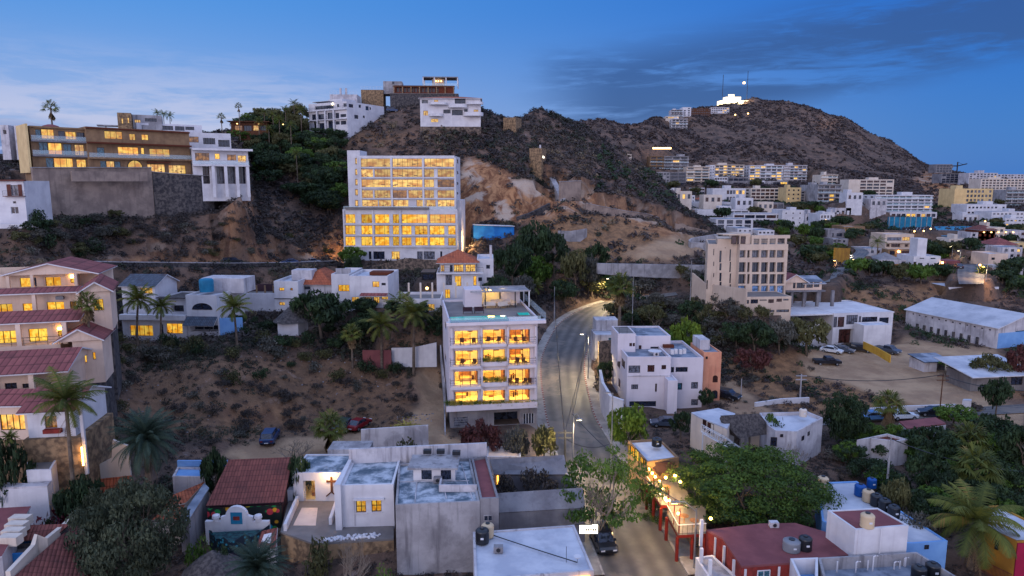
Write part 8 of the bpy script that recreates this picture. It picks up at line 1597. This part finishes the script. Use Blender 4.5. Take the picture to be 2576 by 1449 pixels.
scrub('far_brush', None, 4000,(200,600),(-.95,-.02),1,(.9,2.2),16,.6,'leaffarscrub', sub(dens_mid, 0,0, bump_),107)
# ---------------------------------------------------------------- vehicles, lamps, tanks and small things
def paint(n, c):
 if n not in M: mat(n, c, tuple(v*.92 for v in c),.5,.28,0, spec=.6)
 return n
def loft(mb, prof, ys, ins, m):
 """side profile lofted across the width with rounded shoulders"""
 cx = sum(p[0] for p in prof)/len(prof); cz = sum(p[1] for p in prof)/len(prof); k = len(mb.v); n = len(prof); mm = mb.mi(m)
 for y, s_ in zip(ys, ins): mb.v += [(cx+(x-cx)*s_, y, cz+(z-cz)*(1-(1-s_)*2.2)) for x, z in prof]
 for i in range(len(ys)-1):
  for j in range(n): mb.f.append((k+i*n+j, k+i*n+(j+1) % n, k+(i+1)*n+(j+1) % n, k+(i+1)*n+j)); mb.m.append(mm)
 mb.f.append(tuple(k+j for j in range(n))[::-1]); mb.m.append(mm); mb.f.append(tuple(k+(len(ys)-1)*n+j for j in range(n))); mb.m.append(mm)
CAR = {'sedan': (4.5,1.78,[(-2.2,.35),(2.15,.32),(2.22,.62),(1.95,.78),(1.0,.92),(-1.45,.96),(-2.15,.9),(-2.25,.6)],[(-1.75,.93),(1.15,.90),(.35,1.38),(-.95,1.40)]),
'suv': (4.6,1.9,[(-2.2,.4),(2.2,.38),(2.28,.75),(2.1,.98),(1.15,1.08),(-2.1,1.1),(-2.28,.95),(-2.28,.6)],[(-2.15,1.07),(1.3,1.05),(.55,1.68),(-1.85,1.7)]),
'pickup': (5.2,1.9,[(-2.6,.45),(2.5,.42),(2.58,.8),(2.4,1.0),(1.4,1.1),(-2.6,1.08),(-2.62,.7)],[(-.6,1.06),(1.55,1.06),(.85,1.66),(-.45,1.68)])}
def car(kind, label, loc, yaw, color, name='parked_car', group=None):
 L, W_, body, cab = CAR[kind]; o = empty(name, loc, radians(yaw)); tag(o, label, 'pickup truck' if kind == 'pickup' else 'car', group); h = W_/2; mb = MB(); ys = [-h, -h+.07,-h+.22, h-.22, h-.07, h]; loft(mb, body, ys, [.96,.99,1,1,.99,.96], color)
 if kind == 'pickup': pass
 mb.build('body', o, False); mb = MB(); loft(mb, cab, [-h+.12,-h+.26, h-.26, h-.12],[.93,1,1,.93],'dark'); mb.build('windows', o)
 zt_ = cab[2][1]; mb = MB(); mb.box(cab[3][0]+.02,-h+.24, zt_-.02, cab[2][0]-.02, h-.24, zt_+.035, color)
 for s_ in (-1,1):
  for a, b_ in ((1,2),(0,3)): mb.tube([(cab[a][0]*.99, s_*(h-.17), cab[a][1]),(cab[b_][0], s_*(h-.24), cab[b_][1])],.04, color, 4)
 mb.build('roof', o)
 if kind == 'pickup': MB().box(-2.45,-h+.12,1.02,-.75, h-.12,1.10,'darkmetal').build('cargo_bed', o)
 for sx in (-1,1):
  for sy in (-1,1):
   wx = sx*L*.31; w = MB().tube([(wx, sy*(h-.22),.33),(wx, sy*(h+.01),.33)],.33,'rubber',14).build('wheel', o); MB().tube([(wx, sy*(h+.011),.33),(wx, sy*(h+.03),.33)],.19,'metal',10).build('rim', w)
 for s_ in (-1,1):
  MB().box(L/2-.12, s_*(h-.35)-.2,.62, L/2-.02+.02, s_*(h-.35)+.2,.76,'framew').build('headlight', o); MB().box(-L/2-.005, s_*(h-.3)-.17,.68,-L/2+.1, s_*(h-.3)+.17,.84,'brickred').build('tail_light', o)
  MB().box(cab[1][0]-.5, s_*h-.02 if s_ > 0 else -h-.16,1.0, cab[1][0]-.3, h+.16 if s_ > 0 else -h+.02,1.14, color).build('mirror', o)
 MB().box(-L/2-.03,-.26,.48,-L/2-.006,.26,.6,'framew').build('number_plate', o)
 return o
cb, cr, cg, cw, cs, ck, cgr, clb = [paint(*a) for a in (('carblue',(22,52,96)),('carred',(120,18,30)),('cargreen',(20,52,56)),('carwhite',(214,218,224)),('carsilver',(130,136,146)),('carblack',(22,24,32)),('cargrey',(70,78,92)),('carsky',(84,130,180)))]
GZ = lambda T, x, y: G(*T(x, y))
car('suv','dark blue suv parked alone on the dirt lot behind the tiled restaurant', GZ(ZK, 508,375),97, cb, 'parked_suv'); car('suv','dark green suv parked half behind the short fan palm', GZ(ZK, 1098,285),80, cg, 'parked_suv'); car('sedan','red sedan parked beside the dark green suv', GZ(ZK, 1215,270),68, cr)
car('suv','black suv parked at the curb under the illuminated shop sign', PZ(*ZL(1362,1205),0),-82, ck, 'parked_suv')
for x, Y, kd_, c_, lb in ((583,160.5,'suv', ck, 'dark suv on the upper road above the white stone wall'),(727,175.5,'sedan', cb, 'small blue car on the upper road before the orange cut bank'),(782,187,'pickup', cs, 'silver pickup on the upper road nearest the tall tower')): p = P(x, 667, Y); p.z += .15; car(kd_, lb, p+Vector((0,.5,0)),205 if kd_ == 'sedan' else 35, c_)
for x, y, kd_, c_, yw, lb in ((210,945,'sedan', cw, -38,'white hatchback first in the row before the modern white house'),(285,940,'sedan', cgr, -38,'grey sedan in the middle of the row before the modern white house'),(395,935,'suv', ck, -30,'black suv last in the row before the modern white house'),(180,1020,'pickup', ck, -4,'black pickup parked alone on the pale dirt lot'),(570,945,'pickup', cgr, -60,'dark pickup behind the iron fence of the dirt lot')): car(kd_, lb, GZ(ZI, x, y), yw, c_, 'parked_car' if kd_ != 'pickup' else 'parked_pickup')
car('sedan','blue grey sedan parked under the three storey white house', GZ(ZM, 370,258),172, cgr); car('suv','dark suv in the sandy lane beside the peach house', GZ(ZH, 815,1240),-40, ck, 'parked_suv')
car('sedan','light blue sedan partly behind the round dark tree', PZ(*ZN(590,205),.05),8, clb); car('sedan','white sedan in the parking street beside the fan palm', PZ(*ZN(820,198),.05),6, cw); car('sedan','black sedan last in the parking street by the leaning pole', PZ(*ZN(1062,172),.05),168, ck)
car('suv','dark car parked on the hilltop drive', GZ(ZB, 1075,362),10, cb); car('sedan','dark car on the town road near the glowing corner', GZ(ZI, 1028,400),70, ck)
# lamps and poles
def pole(name, label, cat, x, yt, yb, T=D0, Y=None, z=None, r=.09, m='metal', arm=None, lit=0, cross=False, group=None, head='bulbwhite', col=(1,.78,.42), spot=None):
 a, b_ = T(x, yt), T(x, yb); f = G(*b_) if Y is None else P(b_[0], b_[1], Y)
 if Y is not None: f.z = ground(f.x, f.y) if z is None else z
 h = (P(a[0], a[1], f.y)-f).z; o = empty(name, f); tag(o, label, cat, group); MB().tube([(0,0,-.5),(0,0, h)],[r*1.2, r*.75], m, 7).build('pole', o)
 if cross:
  for k in (.25,.9): MB().box(-.9,-.06, h-k-.12,.9,.06, h-k, m).build('crossarm', o)
 if arm:
  q = T(*arm); e = P(q[0], q[1], f.y)-f; MB().tube([(0,0, h-.3),(e.x*.55,0, max(h, e.z+.1)),(e.x, 0, e.z+.12)],.05, m, 5).build('arm', o)
  l = MB(); l.box(e.x-.42,-.16, e.z, e.x+.3,.16, e.z+.13, m); l.build('lamp_housing', o); MB().box(e.x-.36,-.12, e.z-.05, e.x+.2,.12, e.z-.003, head if lit else 'framew').build('lamp_glass', o)
  if lit: q = plight(Vector(f)+Vector((e.x, 0, e.z-.25)), lit, col, .25, spot=spot)
 return o
pole('street_lamp','street lamp lit over the curve on the right pavement','street lamp',1100,640,955, ZG, arm=(1060,634), lit=8000, spot=165)
pole('street_lamp','tall lit street lamp at the junction beside the wooden utility pole','street lamp',992,1190,1560, ZG, Y=78, z=0, arm=(1042,1235), lit=8000, spot=165)
pole('street_lamp','lamp glowing at the street bend left of the tall fan palm','street lamp',1350,225,400, ZG, Y=168, arm=(1240,245), lit=8000, spot=165)
pole('street_lamp','very tall unlit pale lamp post before the bright green tree','street lamp',1265,1048,1430, ZG, Y=84, z=.1, arm=(1243,1047))
pole('street_lamp','tall grey lamp post with a curved glowing arm over the dining deck','street lamp',588,912,1560, ZM, Y=60, z=0, arm=(448,866), lit=1500, head='bulb', col=(1,.66,.28), spot=170)
pole('utility_pole','dark wooden utility pole with two crossarms left of the junction lamp','utility pole',1060,290,560, ZL, Y=80, z=0, r=.13, m='darkmetal', cross=True); pole('utility_pole','slim grey pole beside the street left of the hero block curve','utility pole',862,300,610, ZG, m='concretelight')
pole('utility_pole','white concrete pole with crossarms on the tan field','utility pole',1285,1080,1265, ZH, m='concretelight', r=.13, cross=True); pole('utility_pole','short white pole near the sandy lane','utility pole',905,1110,1235, ZH, m='concretelight')
pole('utility_pole','leaning brown pole before the parking street','utility pole',908,1080,1300, ZI, Y=101, m='wood', cross=True); pole('utility_pole','grey pole rising behind the white walled house','utility pole',703,340,690, ZN, Y=76, z=0, m='concretelight', r=.12); pole('utility_pole','dark pole with a small blue fixture near the iron pens','utility pole',1246,1185,1310, ZI, m='darkmetal')
pole('utility_pole','thin pole in the brush before the grey embankment wall','utility pole',212,405,540, ZH, Y=150, m='concretelight', r=.08); pole('utility_pole','slim pole left of the beige building','utility pole',583,350,520, ZH, Y=152, m='concretelight', r=.08); pole('flag_pole','white flue pipe behind the white annex','pole',1663-0,1190,1262, zt(1250,200,2.6347), Y=136, m='white', r=.1) if False else None
for i, (x, yt, yb, ax) in enumerate(((1200,385,500,1190),(1187,298,375,1178),(1036,283,350,1028),(985,255,330,978),(345,312,350,337),(240,345,385,230))):
 pole('town_lamp',('orange lamp at the glowing town street corner','white lamp above the corner palm','pale lamp on the town road by the dark trees','twin lamp before the dark trees of the square','small white lamp by the town road bend','lamp over the mustard yellow wall')[i],'street lamp', x, yt, yb, ZI, arm=(ax, yt+4), lit=(2600,500,500,400,400,600)[i], head='bulb' if i in (0,5) else 'bulbwhite', col=(1,.6,.25) if i in (0,5) else (1,.85,.6), spot=165)
for i, (T, x, y, e) in enumerate(((ZF, 1420,410,0),(ZD, 1530,960,1500),(ZD, 1550,975,0),(ZI, 740,205,200),(ZI, 800,195,0),(ZI, 845,185,0),(ZI, 1160,435,900),(ZO, 2385,1065,0),(ZO, 2420,1075,0),(ZB, 850,235,200),(ZC, 1870,300,0),(ZC, 1960,290,0),(ZD, 1590,745,300),(ZP, 2362,400,0),(ZP, 2490,740,300),(ZP, 2480,680,0),(ZI, 1195,130,0),(ZI, 345,405,0))):
 p = GZ(T, x, y); o = empty('garden_lamp', p); tag(o, 'tiny warm outdoor lamp glowing among the town houses','lamp','tiny outdoor lamps of the town'); s_ = max(1, p.y/260); MB().tube([(0,0,-.3),(0,0,2.2)],.05*s_, 'darkmetal',5).build('post', o); MB().lathe([(.05,0),(.28*s_, .2*s_),(.3*s_, .45*s_),(.1,.6*s_)],'bulbfar',8,(0,0,2.2)).build('globe', o)
 if e: plight(p+Vector((0,-.6,2.6)), e, (1,.7,.38),.2)
plight(tower.root.matrix_basis @ Vector((tower.w+3.5,4,5)),2600,(1,.62,.25),.3); plight(tower.root.matrix_basis @ Vector((-4.0,2,4)),1500,(1,.62,.25),.3)
plight(PZ(*ZM(300,700),3.6),260,(1,.6,.18)); plight(PZ(*ZM(440,800),4.4),500,(1,.68,.2),.3); plight(PZ(*ZM(350,640),4.6),300,(1,.68,.2),.3)
def wire(label, a, b_, sag=.8):
 o = empty('overhead_wire', a); tag(o, label, 'wire'); d = b_-a; MB().tube([tuple(d*(i/8)-Vector((0,0, sag*4*(i/8)*(1-i/8)))) for i in range(9)],.055,'blackplastic',4, cap=False).build('cable', o)
wire('thin wire from the wooden utility pole across the street', P(*ZL(1060,352),80), P(*ZL(1415,400),84)); wire('thin wire sagging along the white block wall', P(*ZL(1060,340),80), P(*ZG(862,330),150),1.5)
for lab, a, b_ in (('wire from the junction lamp towards the curving street lamp', P(*ZG(990,1195),78), P(*ZG(1092,640),128)),('wire from the junction lamp down to the deck lamp post', P(*ZG(990,1195),78), P(*ZM(588,915),60)),('wire between the pole on the tan field and the leaning brown pole', P(*ZH(1285,1085),110), P(*ZI(918,1085),101)),('wire from the leaning brown pole to the right edge', P(*ZI(918,1085),101), P(2640,980,100)),('wire from the grey pole behind the white walled house to the right edge', P(*ZN(703,345),76), P(2640,1190,74)),('wire from the wooden utility pole to the curving street lamp', P(*ZL(1060,300),80), P(*ZG(1092,640),128))): wire(lab, a, b_, 1.0)
# water tanks
def tank(label, x, y, z, T, m, r=.58, h=1.25, group=None):
 p = PZ(*T(x, y), z); o = empty('water_tank', p, R.uniform(0,6)); tag(o, label, 'water tank', group); k = h/1.25
 mb = MB(); mb.lathe([(r*.97,0),(r, .05)]+[(r*(1-.035*(i % 2)),.1+i*.11*k) for i in range(9)]+[(r*.98,1.05*k),(r*.8,1.15*k),(r*.35,1.22*k)], m, 18); mb.build('body', o, True)
 MB().lathe([(r*.36,1.2*k),(r*.36,1.3*k),(r*.1,1.33*k)],'blackplastic' if m != 'blackplastic' else 'greyplastic' if False else m, 12).build('lid', o); MB().box(-.12,-r-.02,.5*k, .14,-r+.02,.66*k, 'framew').build('sticker', o, loc=(0,0,0)).rotation_euler = (0,0,-o.rotation_euler.z); return o
for a in (('beige tank standing alone at the far edge of the white tank roof',188,742,3.75, ZN, 'beigeplastic'),('blue tank at the head of the row on the white roof',484,805,3.75, ZN, 'blueplastic'),('beige tank second in the row on the white roof',548,850,3.75, ZN, 'beigeplastic'),('black tank behind the white cube house next to the beige one',612,885,3.75, ZN, 'blackplastic'),('black tank in the middle of the three on the white roof',677,925,3.75, ZN, 'blackplastic'),('black tank nearest the bare bush on the white roof',750,978,3.75, ZN, 'blackplastic'),('small ribbed blue tank behind the row on the white roof',576,742,3.2, ZN, 'blueplastic',.5,1.1),
 ('beige tank on top of the white cube house',540,1055,6.98, ZN, 'beigeplastic'),('left black tank on the pipe cluttered roof',948,1475,3.9, ZN, 'blackplastic'),('right black tank on the pipe cluttered roof',1058,1450,3.9, ZN, 'blackplastic'),('black tank on the red flat roof',1478,1235,4.4, ZM, 'blackplastic'),('grey water box tank on the red flat roof',1370,1240,4.4, ZM, 'greyplastic',.75,1.0),
 ('black tank on the street bar roof',300,412,5.4, ZM, 'blackplastic',.6,1.0),('pink tank on a block base on the flat roofed house',1462,178,5.2, ZM, 'cream',.5,1.1),('black tank at the corner of the white shop roof',405,1178,5.5, ZL, 'blackplastic',.6,1.3),('beige tank behind the black one on the white shop roof',448,1130,5.5, ZL, 'beigeplastic',.55,1.2)): tank(*a)
b_ = P(1519*K/K*1.0,712,117) if False else None
p = P(519,712,118); o = empty('water_tank', p); tag(o, 'wide turquoise tank on the roof of the arched white house','water tank'); MB().lathe([(1.15,-1.5),(1.2,-.4),(1.2,.5),(1.0,.75),(.3,.85)],'tealblue',18).build('body', o, True)
p = P(822,1175-0,0) if False else None
# small things on roofs
for i, (x, y, h) in enumerate(((300,1420,1.0),(450,1420,.9),(545,1400,.9),(585,1410,1.3),(625,1360,.8),(755,1395,.6),(800,1390,.7),(835,1370,.7),(845,1375,.8))):
 p = PZ(*ZN(x, y),3.75); o = empty('vent_pipe', p); tag(o, 'white plumbing vent pipe on the grey walled roof','pipe','white vent pipes on the grey walled roof'); mb = MB().tube([(0,0,0),(0,0, h),(.12,0, h+.1),(.35,0, h+.08)] if i % 2 else [(0,0,0),(0,0, h)],.06,'white',7); mb.build('pipe', o)
for i, (T, x, y, z, lab) in enumerate(((ZL, 533,1252,5.5,'grey concrete block lying on the white shop roof'),(ZM, 1230,1055,4.4,'white condenser unit at the back of the red flat roof'),(ZL, 60,630,7.3,'white chimney block on the peeling roof'),(ZK, 1840,700,7.3,'square hatch on the peeling roof'),(ZH, 360,960,10,'air unit on the three storey house roof'))):
 p = PZ(*T(x, y), z); o = empty('roof_unit', p); tag(o, lab, 'roof unit'); m_ = 'concrete' if i in (0,3) else 'whiteold'; MB().box(-.4,-.28,0,.4,.28,.5, m_).build('case', o); MB().tube([(0,-.281,.25),(0,-.31,.25)],.18,'darkmetal',12).build('fan_grille', o)
p0, p1 = PZ(*ZL(480,1120),5.62), PZ(*ZL(1160,1340),5.62); wire('pale cable lying across the white shop roof', p0, p1,.03)
p = PZ(*ZL(1160,1340),5.5); o = empty('satellite_dish', p); tag(o, 'small tangled antenna at the end of the cable on the white shop roof','antenna'); MB().lathe([(.03,0),(.25,.1),(.32,.2)],'white',10,(0,0,.35)).build('dish', o); MB().tube([(0,0,0),(0,0,.4)],.03,'metal',5).build('mast', o); MB().tube([(-.9,0,0),(-.9,0,1.4)],.02,'darkmetal',4).build('rod', o)
# balcony and rooftop furniture
def seat_tpl(name, label, cat, w, m, group):
 o = empty(name, (0,0,0)); tag(o, label, cat, group); MB().box(-w/2,-.3,.38, w/2,.3,.48, m).build('seat', o); MB().box(-w/2,.26,.49, w/2,.36,.95, m).build('backrest', o)
 for x in (-w/2+.04, w/2-.04):
  for y in (-.25,.25): MB().tube([(x, y, 0),(x, y, .379)],.025,'darkmetal',5).build('leg', o)
 return o
ch = seat_tpl('balcony_chair','dark wicker chair on a balcony of the hero block','chair',.55,'wood','chairs on the hero block balconies'); first = True
for y, xs in ((712,(215,300,395,470,600,655)),(860,(215,300,600,655)),(1004,(600,655,560,690))):
 for x in xs:
  yy = y+(0 if x < 350 else -9); h_ = hero.hit(x, yy+4,'f',-.8); p = hero.root.matrix_basis @ Vector((h_[0],-.72, hero.hit(x, yy+4,'f',-1.3)[2]+.02)); c_ = ch if first else copy_tree(ch); first = False; c_.location = p; c_.rotation_euler = (0,0, hero.yaw+R.uniform(-.7,.7))
sf = seat_tpl('terrace_sofa','cream sofa under the rooftop pergola','sofa',1.9,'cream','sofas under the rooftop pergola'); first = True
for x, y, a in ((7.0,9.6,0),(9.2,9.4,.5),(10.6,10.4,-1.2),(8.4,11.6,0)): c_ = sf if first else copy_tree(sf); first = False; c_.location = hero.root.matrix_basis @ Vector((x, y, H-.3)); c_.rotation_euler = (0,0, hero.yaw+a)
ln = seat_tpl('sun_lounger','dark sun lounger by the rooftop pool','sun lounger',1.4,'slatepurple','sun loungers by the rooftop pool')
for x in (3.2,4.9): c_ = ln if x < 4 else copy_tree(ln); c_.location = hero.root.matrix_basis @ Vector((x, 5.4, H-.3)); c_.rotation_euler = (0,0, hero.yaw)
plight(hero.root.matrix_basis @ Vector((9.4,12.2, H+2.3)),90,(1,.75,.45),.4)
# rubble and loose stones
mb = MB(); rr = random.Random(9)
for x0, y0, x1, y1, n in ((1000,1040,1090,1060,60),(640,895,1000,915,60),(300,920,620,1100,35),(760,930,1000,1000,30),(1180,640,1200,660,10)):
 for i in range(n): p = G(rr.uniform(x0, x1), rr.uniform(y0, y1)); s_ = rr.uniform(.06,.2); mb.lathe([(s_*.7,-s_*.4),(s_, s_*.1),(s_*.5, s_*.6)], rr.choice(['concretelight','stone','concrete']),5, tuple(p))
o = mb.build('rubble'); tag(o, kind='stuff')
